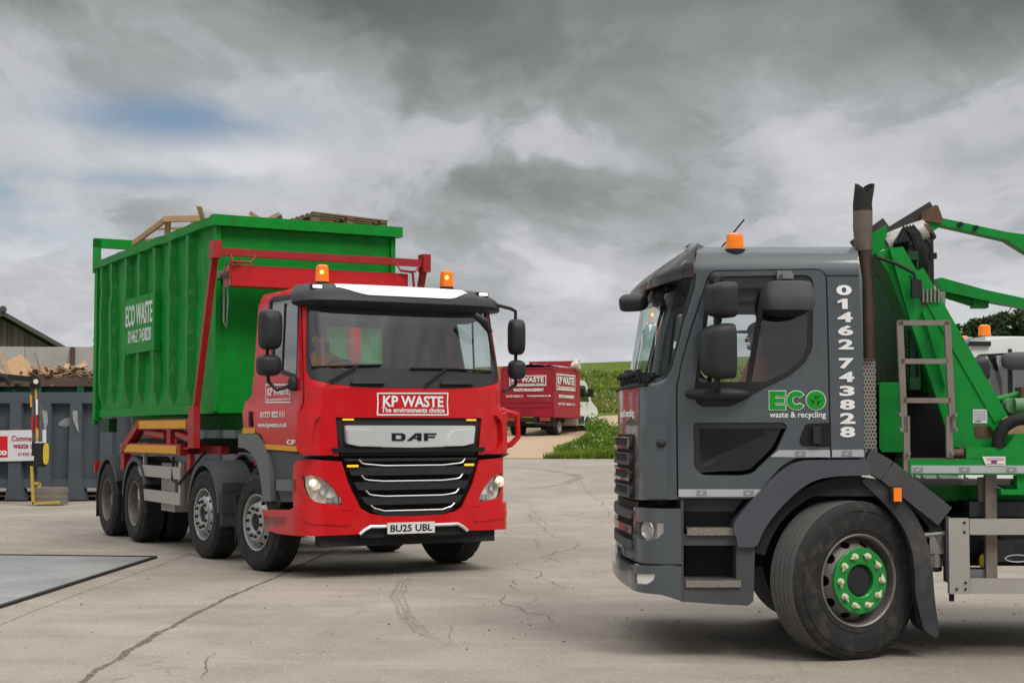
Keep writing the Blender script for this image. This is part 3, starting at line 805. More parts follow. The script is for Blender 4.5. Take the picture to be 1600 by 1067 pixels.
def copy_thing(o):
    c = o.copy(); COL.objects.link(c)
    for ch in [k for k in bpy.data.objects if k.parent == o]: copy_part(ch, c)
    return c
def set_wheel(w, x, y, r, steer=0., turn=0.):
    w.location = (x, y, r); w.rotation_euler = (0, turn, (0 if y > 0 else math.pi) + steer)

def arch_guard(parent, x, z, r, y0, y1, a0, a1, m=GPLAST, name='mudguard', th=.02, lip=.05, flat=None):
    """curved mudguard over a wheel, a0..a1 in degrees from the front (0) over the top (90) to the rear (180)"""
    b = MB(); n = 28; rings = []
    prof = [(r, y0), (r + th, y0), (r + th, y1), (r, y1), (r - lip, y1), (r - lip, y1 - .012 * (1 if y1 > y0 else -1)), (r - .004, y1 - .014 * (1 if y1 > y0 else -1)), (r - .004, y0)]
    for i in range(n + 1):
        a = math.radians(a0 + (a1 - a0) * i / n); g = []
        for q, y in prof: g.append((x + q * math.cos(a), y, z + q * math.sin(a)))
        rings.append(g)
    b.loft(rings); return b.build(name, m, parent, 30)

def mirror_head(b, c, size, yaw, tilt=0., sq=.45):
    """rounded mirror housing: flat glass side towards +x_local rotated by yaw"""
    w, d, h = size; n = 28; R_ = Matrix.Rotation(yaw, 3, 'Z') @ Matrix.Rotation(tilt, 3, 'Y'); rings = []
    for k, (sx, s) in enumerate(((0., .90), (.03, .985), (.25, 1.), (.55, .96), (.8, .86), (.95, .66), (1., .40))):
        g = []
        for i in range(n):
            a = 2 * math.pi * i / n; cc, ss = math.cos(a), math.sin(a)
            g.append(Vector(c) + R_ @ Vector((sx * d, math.copysign(abs(cc) ** sq, cc) * w / 2 * s, math.copysign(abs(ss) ** sq, ss) * h / 2 * s)))
        rings.append(g)
    b.loft(rings); return R_

def beacon(parent, p, r=.065, h=.19, square=True):
    base = MB(); base.lathe([(.0001, 0), (r * 1.15, 0), (r * 1.15, .025), (r, .03), (.0001, .03)], 24, M=Matrix.Translation(p) @ Matrix.Rotation(math.pi / 2, 4, 'X')) if False else None
    b = MB(); b.tube([Vector(p), Vector(p) + Vector((0, 0, .03))], r * 1.18, 20)
    o = b.build('beacon', CHASSIS, parent)
    l = MB(); pr = [(1.0, .03), (1.0, .05), (.96, h * .6), (.93, h * .82), (.86, h * .93), (.6, h)]; n = 32; rings = []
    for q, z in pr:
        g = []
        for i in range(n):
            a = 2 * math.pi * i / n; cc, ss = math.cos(a), math.sin(a); e = .5 if square else 1
            k = r * q * (1 + .03 * (i % 4 == 0)); g.append(Vector(p) + Vector((math.copysign(abs(cc) ** e, cc) * k, math.copysign(abs(ss) ** e, ss) * k, z)))
        rings.append(g)
    l.loft(rings); l.build('beacon_lens', AMBER, o); return o

def person(fr_parent_matrix, label, facing_right=True, cap=False, scale=1., lean=0., hand_x=.48):
    """seated driver: origin at the seat, x forward, y left. One skinned body; clothes and hair on top"""
    def chain(name, verts, edges, m, parent, sub=2):
        me = bpy.data.meshes.new(name); me.from_pydata([v[0] for v in verts], edges, []); me.materials.append(m)
        o = bpy.data.objects.new(name, me); COL.objects.link(o)
        md = o.modifiers.new('skin', 'SKIN'); md.use_smooth_shade = True
        for i, v in enumerate(verts):
            sv = me.skin_vertices[0].data[i]; r = v[1]; sv.radius = r if hasattr(r, '__len__') else (r, r); sv.use_root = (i == 0)
        s = o.modifiers.new('sub', 'SUBSURF'); s.levels = sub; s.render_levels = sub
        if parent: o.parent = parent
        return o
    V = [((0, 0, .10), (.13, .16)), ((-.02, 0, .26), (.11, .145)), ((-.03, 0, .42), (.115, .165)), ((-.03, 0, .53), (.085, .13)), ((-.015, 0, .60), .052), ((0, 0, .665), (.058, .058)), ((.012, 0, .715), (.078, .072)), ((0, 0, .775), (.09, .078)), ((-.004, 0, .825), (.06, .055))]
    E = [(i, i + 1) for i in range(8)]
    def add(p, r, a): V.append((p, r)); E.append((a, len(V) - 1)); return len(V) - 1
    add((.088, 0, .742), .012, 7) if False else None
    for s in (1, -1):
        sh = add((-.03, s * .17, .515), .062, 3); el = add((.12, s * .25, .30), .045, sh); wr = add((hand_x - .10, s * .17, .335), .030, el); pa = add((hand_x - .03, s * .15, .35), (.036, .022), wr)
        for k in range(4): 
            f1 = add((hand_x + .022, s * (.178 - k * .019), .372 - .004 * abs(k - 1)), .010, pa); add((hand_x + .045 - .006 * abs(k - 1), s * (.176 - k * .018), .350), .009, f1)
        th = add((hand_x - .01, s * .115, .375), .011, pa); add((hand_x + .02, s * .105, .385), .009, th)
        hp = add((.04, s * .10, .08), .085, 0); kn = add((.42, s * .13, .12), .06, hp); an = add((.52, s * .12, -.28), .042, kn); add((.62, s * .12, -.34), .036, an)
    body = chain('person', V, E, SKIN, None); body.matrix_world = fr_parent_matrix
    tag(body, label, 'person')
    vv = [((-.02, 0, .12), (.16, .185)), ((-.03, 0, .28), (.14, .175)), ((-.03, 0, .44), (.135, .185)), ((-.025, 0, .545), (.085, .12))]; ee = [(0, 1), (1, 2), (2, 3)]
    for s in (1, -1):
        vv.append(((-.03, s * .175, .525), .074)); ee.append((3, len(vv) - 1)); vv.append(((.09, s * .235, .335), .060)); ee.append((len(vv) - 2, len(vv) - 1)); vv.append(((hand_x - .13, s * .18, .335), .045)); ee.append((len(vv) - 2, len(vv) - 1))
    chain('jacket', vv, ee, HIVIS, body)
    hb = MB()
    for c, r in (((-.012, 0, .785), (.098, .086, .075)),): hb.ball(c, r, 20)
    hb.build('hair' if not cap else 'cap', mat('brown hair', (.06, .04, .028), .8) if not cap else CLOTH, body)
    fb = MB(); fb.ball((.088, 0, .712), (.018, .012, .018), 10); fb.ball((.062, 0, .655), (.026, .032, .02), 10)
    for s in (1, -1): fb.ball((-.005, s * .078, .72), (.02, .012, .032), 10)
    fb.build('face', SKIN, body)
    eb = MB()
    for s in (1, -1): eb.ball((.078, s * .032, .742), (.01, .014, .008), 8)
    eb.build('eyes', mat('eye', (.03, .025, .02), .2), body)
    mo = MB(); mo.ball((.083, 0, .678), (.006, .024, .006), 8); mo.build('mouth', mat('lips', (.32, .13, .1), .5), body)
    if cap:
        cb = MB(); cb.ball((.11, 0, .778), (.075, .062, .012), 16); cb.build('cap_peak', CLOTH, body)
    return body
def seat(parent, x, y, z, m=INTER):
    b = MB(); b.box((x, y, z + .02), (.5, .5, .14), bev=.05, seg=3); b.box((x - .27, y, z + .42), (.14, .48, .72), Matrix.Rotation(-.12, 3, 'Y'), bev=.05, seg=3); b.box((x - .33, y, z + .86), (.09, .26, .18), bev=.04, seg=3)
    b.box((x, y, z - .25), (.4, .4, .4)); return b.build('seat', m, parent)
def steering(parent, x, y, z, r=.22, m=BLACK):
    b = MB(); R_ = Matrix.Rotation(.6, 3, 'Y'); c = Vector((x, y, z))
    b.tube([c + R_ @ Vector((-.02, r * math.cos(a), r * math.sin(a))) for a in [2 * math.pi * i / 28 for i in range(29)]], .016, 8, cap=False)
    for a in (.2, math.pi - .2, -math.pi / 2): b.tube([c, c + R_ @ Vector((-.02, r * math.cos(a), r * math.sin(a)))], .014, 6)
    b.tube([c, c + Vector((.2, 0, -.35))], .03, 8); return b.build('steering_wheel', m, parent)
# ================================================================== RED LORRY (eight wheels, carrying the green container)
R = Frame(-1.681, 17.289, 0, math.radians(-61.2))
red = tag(R.empty('red_lorry'), 'bright red eight wheeled lorry with lit amber beacons, carrying the tall green container', 'lorry')
def red_dx(z):
    d = -.27 * max(0, min(z, 2.9) - 1.95)
    if z > 2.88: d -= .9 * (z - 2.88) + 2.2 * (z - 2.88) ** 2
    return d
def red_w(z):
    w = 1.0 + .028 * (1 - sm(1.71, 1.78, z)) - .025 * sm(1.95, 2.9, z)
    if z > 2.86: w -= .9 * (z - 2.86) ** 1.5
    return w
HR = Hull(1.15, 1.31, .05, .20, .22, -.6, red_dx, red_w)
hp = lambda pts: [HR.px(R, x, y) for x, y in pts]
ZT = 3.02
# --- skin
half = hp([(524, 652), (530, 712), (476.5, 712), (468, 708), (426, 703), (416, 694), (407, 677), (381, 677), (382, 630), (393.5, 618), (396.5, 588.7), (409, 467)])
zt = half[0][1]
half = half + [(half[-1][0], ZT)]
outer = [(0, zt)] + half; outer = outer + mirror(half)
scr = hp([(480, 482), (478.5, 520), (478.5, 577), (486, 592), (520, 600), (580, 605)]); scr = [(scr[0][0], 2.86)] + scr + [(0, scr[-1][1])]
scr_full = scr[:-1] + [scr[-1]] + mirror(scr[:-1])
swin = rounded(hp([(424, 468), (468.5, 464), (465, 590), (441, 581), (428, 574)]), .05)
b = MB(); b.panel(HR, outer, [inset(scr_full, -.004), inset(swin, -.006), inset(mirror(swin), -.006)], 0, .03, bev=0)
# roof cap
ring = [HR.P(u, ZT) for u in [half[-1][0] + (-2 * half[-1][0]) * i / 60 for i in range(61)]]
b._new([p for p in ring] + [p - Vector((0, 0, .02)) for p in ring], [tuple(range(61))])
cab = b.build('cab_body', RED, red, 30)
# rear wall with window
xr_ = HR.P(half[-1][0], 2.6).x
rwy = sorted((R.on(508, 540, 0, xr_ + .02)[1], R.on(599, 540, 0, xr_ + .02)[1])); rwz = sorted((R.on(550, 512, 0, xr_)[2], R.on(550, 568, 0, xr_)[2]))
yw = HR.P(half[-1][0], 2.4).y
rear = Flat((xr_ + .01, 0, 0), (0, 1, 0), (0, 0, 1), (-1, 0, 0))
b = MB(); b.panel(rear, [(-1.14, 1.35), (1.14, 1.35), (1.12, 2.7), (.99, 2.98), (-.99, 2.98), (-1.12, 2.7)], [rect(rwy[0], rwz[0], rwy[1], rwz[1])], 0, -.03, sub=False)
b.build('rear_wall', DRED, red, fix=True)
b = MB(); b.panel(Flat((xr_ + .05, 0, 0), (0, 1, 0), (0, 0, 1), (-1, 0, 0)), [(-1.08, 1.4), (1.08, 1.4), (1.06, 2.68), (.95, 2.9), (-.95, 2.9), (-1.06, 2.68)], [rect(rwy[0], rwz[0], rwy[1], rwz[1])], 0, -.02, sub=False); b.build('rear_trim', INTER, red, fix=True)
b = MB(); b.panel(rear, rect(rwy[0] - .005, rwz[0] - .005, rwy[1] + .005, rwz[1] + .005), [], .0, .006, sub=False); b.build('rear_window', SGLASS, red)
# floor and inner trim
b = MB(); b.box((.35, 0, 1.42), (1.5, 2.1, .06)); b.box((1.06, 0, 1.83), (.36, 2.08, .22), bev=.05); b.box((1.18, 0, 1.55), (.08, 2.0, .5)); b.box((.92, -.55, 1.93), (.2, .6, .12), bev=.04)
b.box((.35, 0, 2.93), (1.0, 1.9, .03)); b.build('cab_trim', INTER, red)
seat(red, .18, -.62, 1.72); o = seat(red, .18, .62, 1.72); steering(red, .78, -.62, 2.06)
# --- doors
def door_pair(H, outline, window, m, parent, name='door', holes=()):
    res = []
    for f in (lambda q: q, mirror):
        b = MB(); b.panel(H, inset(f(outline), .005), [inset(f(window), -.022)] + [f(h) for h in holes], .012, .022, bev=.004); d = b.build(name, m, parent, 30)
        k = MB(); k.panel(H, inset(f(window), -.025), [inset(f(window), .022)], .010, .03, bev=.003); k.build('window_frame', PLAST, d)
        k = MB(); k.panel(H, inset(f(window), .018), [], -.004, .005); k.build('window_glass', SGLASS, d); res.append(d)
    return res
dr = rounded(hp([(470, 459.5), (418, 463), (413, 474), (401, 588), (398, 621), (396.5, 633), (400.5, 676), (409, 679), (417, 695), (426, 703), (468, 707)]), .03, 2)
for f in (lambda k: k, mirror): b = MB(); b.panel(HR, inset(f(dr), -.005), [inset(f(dr), .012)], .003, .008); b.build('door_seal', BLACK, red)
doors = door_pair(HR, dr, swin, RED, red)
dv = MB(); p, q = HR.px(R, 446, 470), HR.px(R, 450, 580)
for f in (1, -1): dv.panel(HR, rect(f * p[0] - .012, q[1] + .02, f * p[0] + .012, p[1] - .03), [], .006, .012)
dv.build('window_divider', PLAST, red)
# door handle, yellow strips, CF badge
hx = HR.px(R, 394, 656)
b = MB()
b.panel(HR, rounded(rect(hx[0] - .035, hx[1] - .075, hx[0] + .035, hx[1] + .09), .02), [], .03, .03, bev=.006); b.build('door_handle', BLACK, doors[0])
for q in ([(381, 668.5), (400.5, 668), (400.5, 677), (381, 677.5)], [(414, 693.5), (465.5, 697), (467, 705.5), (418.5, 702)]):
    b = MB(); b.panel(HR, inset(hp(q), .002), [], .017, .004); b.build('warning_strip', YELLOW, doors[0])
def ptext(b, txt, H, fr, bl, tr, **k):
    q, w = H.px(fr, *bl), H.px(fr, *tr); b.text(txt, H, q, w, **k)
def sign(H, fr, x0, y0, x1, y1, parent, big, small, bigbox, smallbox, off, th=.014):
    b = MB(); q = [H.px(fr, *p) for p in ((x0, y1), (x1, y1), (x1, y0), (x0, y0))]; b.panel(H, q, [inset(q, th)], off, .003)
    ptext(b, big, H, fr, (bigbox[0], bigbox[3]), (bigbox[2], bigbox[1]), bold=.028, off=off); ptext(b, small, H, fr, (smallbox[0], smallbox[3]), (smallbox[2], smallbox[1]), bold=.02, off=off)
    return b.build('lettering', DECAL, parent)
sign(HR, R, 588.7, 613.4, 700.2, 649, cab, 'KP WASTE', 'The environments choice', (597.8, 619, 692.3, 635.5), (595.5, 637, 693.5, 644.3), .006)
sign(HR, R, 417.3, 600, 455.8, 629.4, doors[0], 'KP WASTE', 'The environments choice', (420, 604, 453.5, 618.5), (418.9, 621, 454.2, 626.3), .018)
b = MB(); ptext(b, '01727 822 111', HR, R, (409, 652.5), (447, 642.5), bold=.02, off=.018); b.build('lettering', DECAL, doors[0]); b = MB(); ptext(b, 'www.kpwaste.co.uk', HR, R, (405, 669.5), (450.5, 659.5), bold=.008, off=.018); b.build('lettering', DECAL, doors[0]); b = MB(); ptext(b, 'CF', HR, R, (450, 694), (463.7, 687), bold=.03, off=.018)
b.build('lettering', DECAL, doors[0])
# --- windscreen
glass = rounded(hp([(481.5, 484), (483, 545), (486, 571), (497, 576), (560, 577.5)]), .03, 3); gtop = 2.84
glass = [(glass[0][0], gtop)] + glass + [(0, glass[-1][1])]; gfull = glass + mirror(glass[:-1])
b = MB(); b.panel(HR, scr_full, [gfull], .004, .03, bev=.003); sur = b.build('windscreen_surround', PLAST, red)
b = MB(); b.panel(HR, inset(gfull, -.004), [], -.004, .006); b.build('windscreen', WGLASS, red)
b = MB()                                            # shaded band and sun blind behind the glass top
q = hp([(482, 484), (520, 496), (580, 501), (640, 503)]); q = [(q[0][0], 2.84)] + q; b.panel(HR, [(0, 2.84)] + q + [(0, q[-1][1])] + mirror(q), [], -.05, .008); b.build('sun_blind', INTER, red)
def hub_tube(b, H, pts, r, off, n=8):
    b.tube([H.P(u, z) + H.N(u, z) * off for u, z in pts], r, n)
for arm, blade_ in ((((512, 598), (536, 585), (557, 573)), ((487, 574), (530, 573), (595, 571))), (((663, 602), (680, 589), (696, 577)), ((640, 576.5), (700, 577), (766, 581)))):
    b = MB(); hub_tube(b, HR, hp(arm), .012, .05); hub_tube(b, HR, hp(blade_), .011, .022); b.build('wiper', BLACK, red)
for x0, x1, y0, y1 in ((546, 602, 589, 601), (685, 739, 593, 602)):
    b = MB(); b.panel(HR, rounded(hp([(x0, y1), (x1, y1), (x1 - 3, y0), (x0 + 6, y0)]), .03), [], .045, .045, bev=.012); b.build('grab_handle', PLAST, red)
# --- sun visor over the screen
vh = hp([(478, 479), (500, 478), (578, 483), (640, 486)]); zb = vh[-1][1]
vz = lambda u: zb + (vh[0][1] - zb) * min(1, (abs(u) / 1.02)) ** 3
us = [-1.19 + .07 * i for i in range(35)]
b = MB(); rings = []
for u in us:
    k = abs(u) / 1.19; dep = .20 * (1 - .35 * k ** 4); zlo = vz(u); p = lambda z, o: HR.P(u, z) + HR.N(u, 2.6) * o
    rings.append([p(zlo, .0), p(zlo, dep - .03), p(zlo + .02, dep), p(zlo + .09, dep - .005), p(2.93, dep * .90), p(3.005, dep * .72), p(3.035, dep * .4), p(3.03, -.05), p(2.9, -.02)])
b.loft(rings); vis = b.build('sun_visor', PLAST, red, 50)
def vis_pt(u, k):
    """point on the visor face, k=0 lower lip .. 1 upper edge"""
    kk = abs(u) / 1.19; dep = .20 * (1 - .35 * kk ** 4); zlo = vz(u); n = HR.N(u, 2.6)
    zs = [(zlo + .02, dep), (zlo + .09, dep - .005), (2.93, dep * .90), (3.005, dep * .72), (3.035, dep * .4)]; f = k * 4; i = min(3, int(f)); f -= i
    z = zs[i][0] + (zs[i + 1][0] - zs[i][0]) * f; o = zs[i][1] + (zs[i + 1][1] - zs[i][1]) * f
    return HR.P(u, z) + n * (o + .008)
b = MB(); g = []; uu = [-.80 + 1.60 * i / 40 for i in range(41)]
for u in uu:
    k0 = .9 + 1.5 * sm(.46, .80, abs(u)); row = [vis_pt(u, min(1, (k0 + (4.0 - k0) * j / 7) / 4)) for j in range(8)]; g.append(row)
v = [p for r_ in g for p in r_]; b._new(v, [(i * 8 + j, (i + 1) * 8 + j, (i + 1) * 8 + j + 1, i * 8 + j + 1) for i in range(40) for j in range(7)])
b.build('visor_panel', WHITE, vis, 50, fix=True)
for u in (-1.0, 1.0):
    p = vis_pt(u, .62); b = MB(); b.box(p, (.05, .13, .05), bev=.015); l = b.build('visor_lamp', PLAST, vis); b = MB(); b.box(p + Vector((.02, 0, .0)), (.03, .10, .03), bev=.008); b.build('lamp_lens', mat('lit white lamp', (.9, .9, .9), .2, emit=((1, .97, .9), 1.2)), l)
# --- roof beacons (bulbs lit)
for px_, py_, xx in ((503, 442, .42), (697.7, 450, .42)):
    p = R.on(px_, py_, 0, xx); p = (p[0], p[1], p[2]); o = beacon(red, (p[0], p[1], p[2] - .02), .066, .215)
    b = MB(); b.ball((p[0] + .068, p[1] - .028, p[2] + .11), .020, 10); b.build('beacon_bulb', AMBERLIT, o)
b = MB(); b.ball((.3, .62, 3.02), (.3, .34, .07), 20); b.build('roof_fairing', GPLAST, red)
# --- upper grille with the silver bar
gh = hp([(523.5, 651), (533.5, 713)]); b = MB(); o_ = [(0, gh[0][1])] + gh + [(0, gh[1][1])] + mirror(gh)
b.panel(HR, inset(o_, .003), [], -.025, .05, bev=0); gr = b.build('upper_grille', PLAST, red)
b = MB(); q = rounded(hp([(537.5, 664), (541, 694.5)]), 0); q = hp([(538, 664.5), (540.5, 693), (560, 697.5), (642, 699)]); q = [(0, q[0][1])] + q[:-1] + [(0, q[-1][1])] + mirror(q[:-1]); b.panel(HR, rounded(q, .02, 2), [], .025, .05, bev=.012); bar = b.build('silver_bar', SILVER, gr)
q = hp([(540, 670.5), (577, 673), (583, 677), (594, 697), (560, 696.5), (542.5, 693)])
for f in (lambda k: k, mirror): b = MB(); b.panel(HR, f(q), [], .045, .02, bev=.01); b.build('bar_wing', SILVER, bar)
# DAF: wide letters with slanted cut
b = MB(); q, w = HR.px(R, 610.5, 688.5), HR.px(R, 680, 676.5)
def lett(polys):
    for outer_, holes_ in polys:
        m_ = lambda L: [(q[0] + (w[0] - q[0]) * x / 30, q[1] + (w[1] - q[1]) * y / 10) for x, y in L]
        b.panel(HR, m_(outer_), [m_(h) for h in holes_], .031, .008)
lett([([(0, 0), (7, 0), (9, 2), (9, 8), (7, 10), (0, 10)], [[(2.6, 2.4), (2.6, 7.6), (6, 7.6), (6.4, 7), (6.4, 3), (6, 2.4)]]),
      ([(10, 0), (12.8, 0), (14.2, 2.6), (17, 2.6), (17, 0), (19.8, 0), (19.8, 10), (15.6, 10)], [[(15.3, 4.6), (17, 7.6), (17, 4.6)]]),
      ([(21.5, 0), (24.2, 0), (24.2, 3.8), (29, 3.8), (29, 6), (24.2, 6), (24.2, 7.7), (30, 7.7), (30, 10), (21.5, 10)], [])])
b.build('lettering', BLACKL, bar)
b = MB(); q = hp([(560, 702), (642, 703)]); b.panel(HR, [(-.84, q[0][1] - .03), (.84, q[0][1] - .03), (.86, q[0][1] + .015), (-.86, q[0][1] + .015)], [], .02, .04, bev=.012); b.build('grille_lip', BLACK, gr)
# --- bumper and lower grille
HB = Hull(1.19, 1.36, .06, .25, .25, .3)
bp = lambda pts: [HB.px(R, x, y) for x, y in pts]
lg = bp([(533, 720.5), (538, 742), (545, 758), (553, 777), (562, 791.5), (578, 800), (600, 804)])
lgfull = [(0, lg[0][1])] + lg + [(0, lg[-1][1] - .005)] + mirror(lg)
b = MB(); b.panel(HB, lgfull, [], -.07, .03); lgo = b.build('lower_grille', mat('grille mesh', (.013, .013, .014), .6, var=.5, scale=120, bump=1., bscale=120), red)
for y0, y1, x0, x1 in ((716.5, 720.5, 536, 541), (730, 743, 544, 549), (753, 766, 553, 560), (776.5, 789, 563, 574), (797, 806, 578, 600)):
    a = bp([(x0, y0), (x1, y1)]); q = [(0, a[0][1]), a[0], a[1], (0, a[1][1])]; q = q + mirror([a[0], a[1]])
    b = MB(); b.panel(HB, rounded(q, .02, 2), [], .0, .05, bev=.012); b.build('grille_slat', PLAST, lgo)
for (xa, ya, xb, yb, yc) in ((560.8, 717.5, 566, 725, 727), (564.8, 742.3, 571, 750, 751), (571.2, 766, 578, 773.5, 774.3), (579, 789, 586, 795.5, 797)):
    a = bp([(xa, ya), (xb - 1, yb - 1.5), (xb + 5, yb), (600, yc), (640, yc)]); z0 = a[-1][1]; a[-1] = (0, z0); a[-2] = (a[-2][0], z0)
    pts = a + mirror(a[:-1]); b = MB(); hub_tube(b, HB, pts, .0085, .005); b.build('chrome_strip', CHROME, lgo)
for pth in ([(545, 722), (550, 745)],): pass
side = bp([(533.5, 721), (545.5, 758), (563, 792.5), (566, 797), (470, 794), (458.5, 797), (457, 760), (458.5, 724), (472.8, 716)])
hl = rounded(bp([(470, 743.5), (486, 742), (508, 749), (523, 764), (531, 778), (535, 789.5), (515, 787.5), (491, 783.5), (479, 774.5), (473, 763)]), .015, 2)
b = MB()
b.panel(HB, side, [hl], 0, .03, bev=.006); b.build('bumper_corner', RED, red, 30)
b = MB(); b.panel(HB, mirror(side), [mirror(hl)], 0, .03, bev=.006); b.build('bumper_corner', RED, red, 30)
b = MB(); b.box((.95, 0, 1.20), (.5, 1.9, .5)); b.build('gap_block', BLACK, red)  # dark box added to block the see-through gap between cab and bumper
low = bp([(600, 806), (577, 802), (565, 795.5), (545, 797.5), (470, 791), (457, 796), (415, 796), (414, 806), (420, 827), (437.5, 833), (515, 836), (559.5, 834), (575, 822), (600, 821.5)])
lo = [(0, low[0][1] - .006)] + low + [(0, low[-1][1])] + mirror(low)
b = MB(); b.panel(HB, lo, [], .035, .06, bev=.018)
q = bp([(473, 806), (550, 817), (540, 821), (487, 818)]); 
for f in (lambda k: k, mirror): b.panel(HB, f(rounded(q, .03, 2)), [], .045, .02, bev=.008)
b.build('bumper_lower', RED, red, 30)
b = MB(); a = bp([(559.5, 834), (568, 827), (577, 822), (590, 822), (640, 824)]); a[-1] = (0, a[-2][1]); hub_tube(b, HB, a + mirror(a[:-1]), .018, .05); b.build('bumper_trim', SILVER, red)
b = MB(); q = bp([(562, 834), (578, 824)]); b.panel(HB, rect(q[0][0], q[0][1] - .04, -q[0][0], q[1][1]), [], .01, .03); b.box((1.2, 0, .40), (.16, 2.0, .15), bev=.03); b.box((1.0, 0, .42), (.4, 1.7, .1)); b.build('underrun_bar', CHASSIS, red)
b = MB(); q = bp([(606, 833), (606, 815)]); e = abs(q[0][0]) ; xp = HB.P(0, .5).x + .075
pl = Flat((xp, 0, 0), (0, 1, 0), (0, 0, 1)); yl, yr = R.on(605.8, 824, 0, xp)[1], R.on(679.4, 824, 0, xp)[1]; zl, zh = R.on(642, 833, 0, xp)[2], R.on(642, 815.5, 0, xp)[2]
b.panel(pl, rounded(rect(yl, zl, yr, zh), .008), [], 0, .012, bev=.002, sub=False); npl = b.build('number_plate', PLATE, red)
b = MB(); b.text('BU25 UBL', pl, (yl + .03, zl + .022), (yr - .03, zh - .022), bold=.02, off=.003); b.build('lettering', BLACKL, npl)
# headlights
for f in (lambda k: k, mirror):
    h = f(hl); b = MB(); b.panel(HB, h, [], -.05, .02); hd = b.build('headlight', LAMPIN, red)
    b = MB(); b.panel(HB, inset(h, .001), [], .0, .006, bev=.002); b.build('headlight_lens', CLEAR, hd)
    c = HB.px(R, 488, 757) if f is not mirror else (lambda k: (-k[0], k[1]))(HB.px(R, 488, 757))
    b = MB()
    for du, dz, r_ in ((0, 0, .065), (.10, -.055, .058)):
        s_ = 1 if f is not mirror else -1; p = HB.P(c[0] + s_ * du, c[1] + dz) - HB.N(c[0], c[1]) * .035; b.lathe([(r_, .02), (r_ * .9, .035), (r_ * .6, -.02), (.001, -.03)], 24, M=Matrix.Translation(p) @ Matrix.Rotation(-math.pi / 2 + .0, 4, 'Z'))
    b.build('headlight_bowl', CHROME, hd)
    b = MB(); p = HB.P(c[0], c[1] + .02) - HB.N(c[0], c[1]) * .015; b.ball(p, .034, 10); b.build('headlight_bulb', LAMPWARM, hd)
    b = MB(); s_ = 1 if f is not mirror else -1
    for k in range(3): p = HB.P(c[0] + s_ * (.17 + .06 * k), c[1] - .16) - HB.N(c[0], c[1]) * .03; b.box(p, (.05, .05, .055), bev=.01)
    b.build('side_lamp', CHROME, hd)
# amber LED markers
for x0, x1, y0, y1, H_, of in ((536, 553, 654, 656.5, HR, .0), (730, 744, 654.8, 657.2, HR, .0), (542, 559, 726, 729.5, HB, .022), (725, 739, 724, 727.5, HB, .022)):
    a, c = H_.px(R, x0, y1), H_.px(R, x1, y0); b = MB(); b.panel(H_, rect(a[0], a[1], c[0], c[1]), [], of, .02, bev=.003); b.build('amber_marker', AMBERLED, red)
# corner air deflectors standing off the cab
df = rounded(hp([(471, 641), (503, 647), (492, 656), (488, 690), (494, 704), (512, 711), (477, 711), (469, 700)]), .03, 2)
for f in (lambda k: k, mirror):
    b = MB(); b.panel(HR, f(df), [], .055, .05, bev=.016); b.build('corner_deflector', RED, red, 40)
q = [(1.09, 1.16, 1.74), (1.13, 1.36, 1.68), (1.14, 1.37, 1.44), (1.10, 1.30, 1.36), (1.06, 1.18, 1.31)]
b = MB(); b.tube(q, .034, 8); b.build('deflector_rim', RED, red)
# steps, fender and sill beside the wheel (both sides)
S = Flat((0, -1.205, 0), (1, 0, 0), (0, 0, 1)); sp_ = lambda pts, y=-1.205: [(lambda k: (k[0], k[2]))(R.on(x, y_, 1, y)) for x, y_ in pts]
band = sp_([(376, 678), (401, 678), (410, 691), (419, 712), (425, 738), (427, 783), (413.5, 783), (413.5, 767), (409.5, 740), (404.5, 721), (396, 707), (385, 700), (376, 699)])
stp = sp_([(412, 700), (474, 711), (458, 723), (457, 784), (426, 784), (424, 737)]); blk = sp_([(434, 749), (457.5, 749), (457.5, 767), (434, 766)])
sil = sp_([(413.5, 806.5), (452, 806), (449, 820), (415, 823)])
for s_, SS in ((1, S), (-1, Flat((0, 1.205, 0), (1, 0, 0), (0, 0, 1), (0, 1, 0)))):
    for nm, pl_, of, th, m_, bv in (('fender', band, .03, .36, LPLAST, .02), ('step_panel', stp, -.03, .30, GPLAST, .01), ('step_block', blk, .02, .1, LPLAST, .015), ('step_tread', sil, .02, .25, ALU, .008)):
        b = MB(); b.panel(SS, pl_, [], of, th, bev=bv, sub=False); b.build(nm, m_, red, fix=True)
    arch_guard(red, 0, .52, .60, -s_ * .78, -s_ * 1.18, 20, 190, CHASSIS, 'wheel_housing')
# --- mirrors: near side, far side
b = MB()
p1 = R.on(419, 515, 1, -1.42); p2 = R.on(417, 571, 1, -1.42)
mirror_head(b, p1, (.235, .17, .42), .05); mh = b.build('mirror', PLAST, red)
b = MB(); mirror_head(b, p2, (.25, .16, .225), .05, sq=.6); b.build('mirror', PLAST, red)
foot = R.on(458, 600, 1, -1.19)
b = MB(); b.tube([(p1[0], p1[1], p1[2] + .2), p2, (p2[0], p2[1] + .02, p2[2] - .17), (p2[0] + .08, p2[1] + .08, foot[2] - .06), (foot[0] - .05, -1.22, foot[2] - .02), foot], .02, 10); b.ball(foot, (.06, .05, .075), 14, .7); b.build('mirror_arm', PLAST, red)
q1 = R.on(805.5, 527, 1, 1.42); q2 = R.on(806, 578, 1, 1.42)
b = MB(); mirror_head(b, q1, (.19, .16, .40), -.25); b.build('mirror', PLAST, red); b = MB(); mirror_head(b, q2, (.20, .15, .22), -.25, sq=.7); b.build('mirror', PLAST, red)
ta = R.on(773, 476, 1, 1.1); f2 = R.on(787, 611, 1, 1.18)
b = MB(); b.tube([ta, (q1[0], 1.36, R.on(800, 482, 1, 1.36)[2]), (q1[0], 1.42, R.on(808, 486, 1, 1.42)[2]), q1, q2, (q2[0], 1.42, q2[2] - .16), (q2[0] + .02, 1.30, f2[2] + .02), f2], .02, 10); b.build('mirror_arm', PLAST, red)
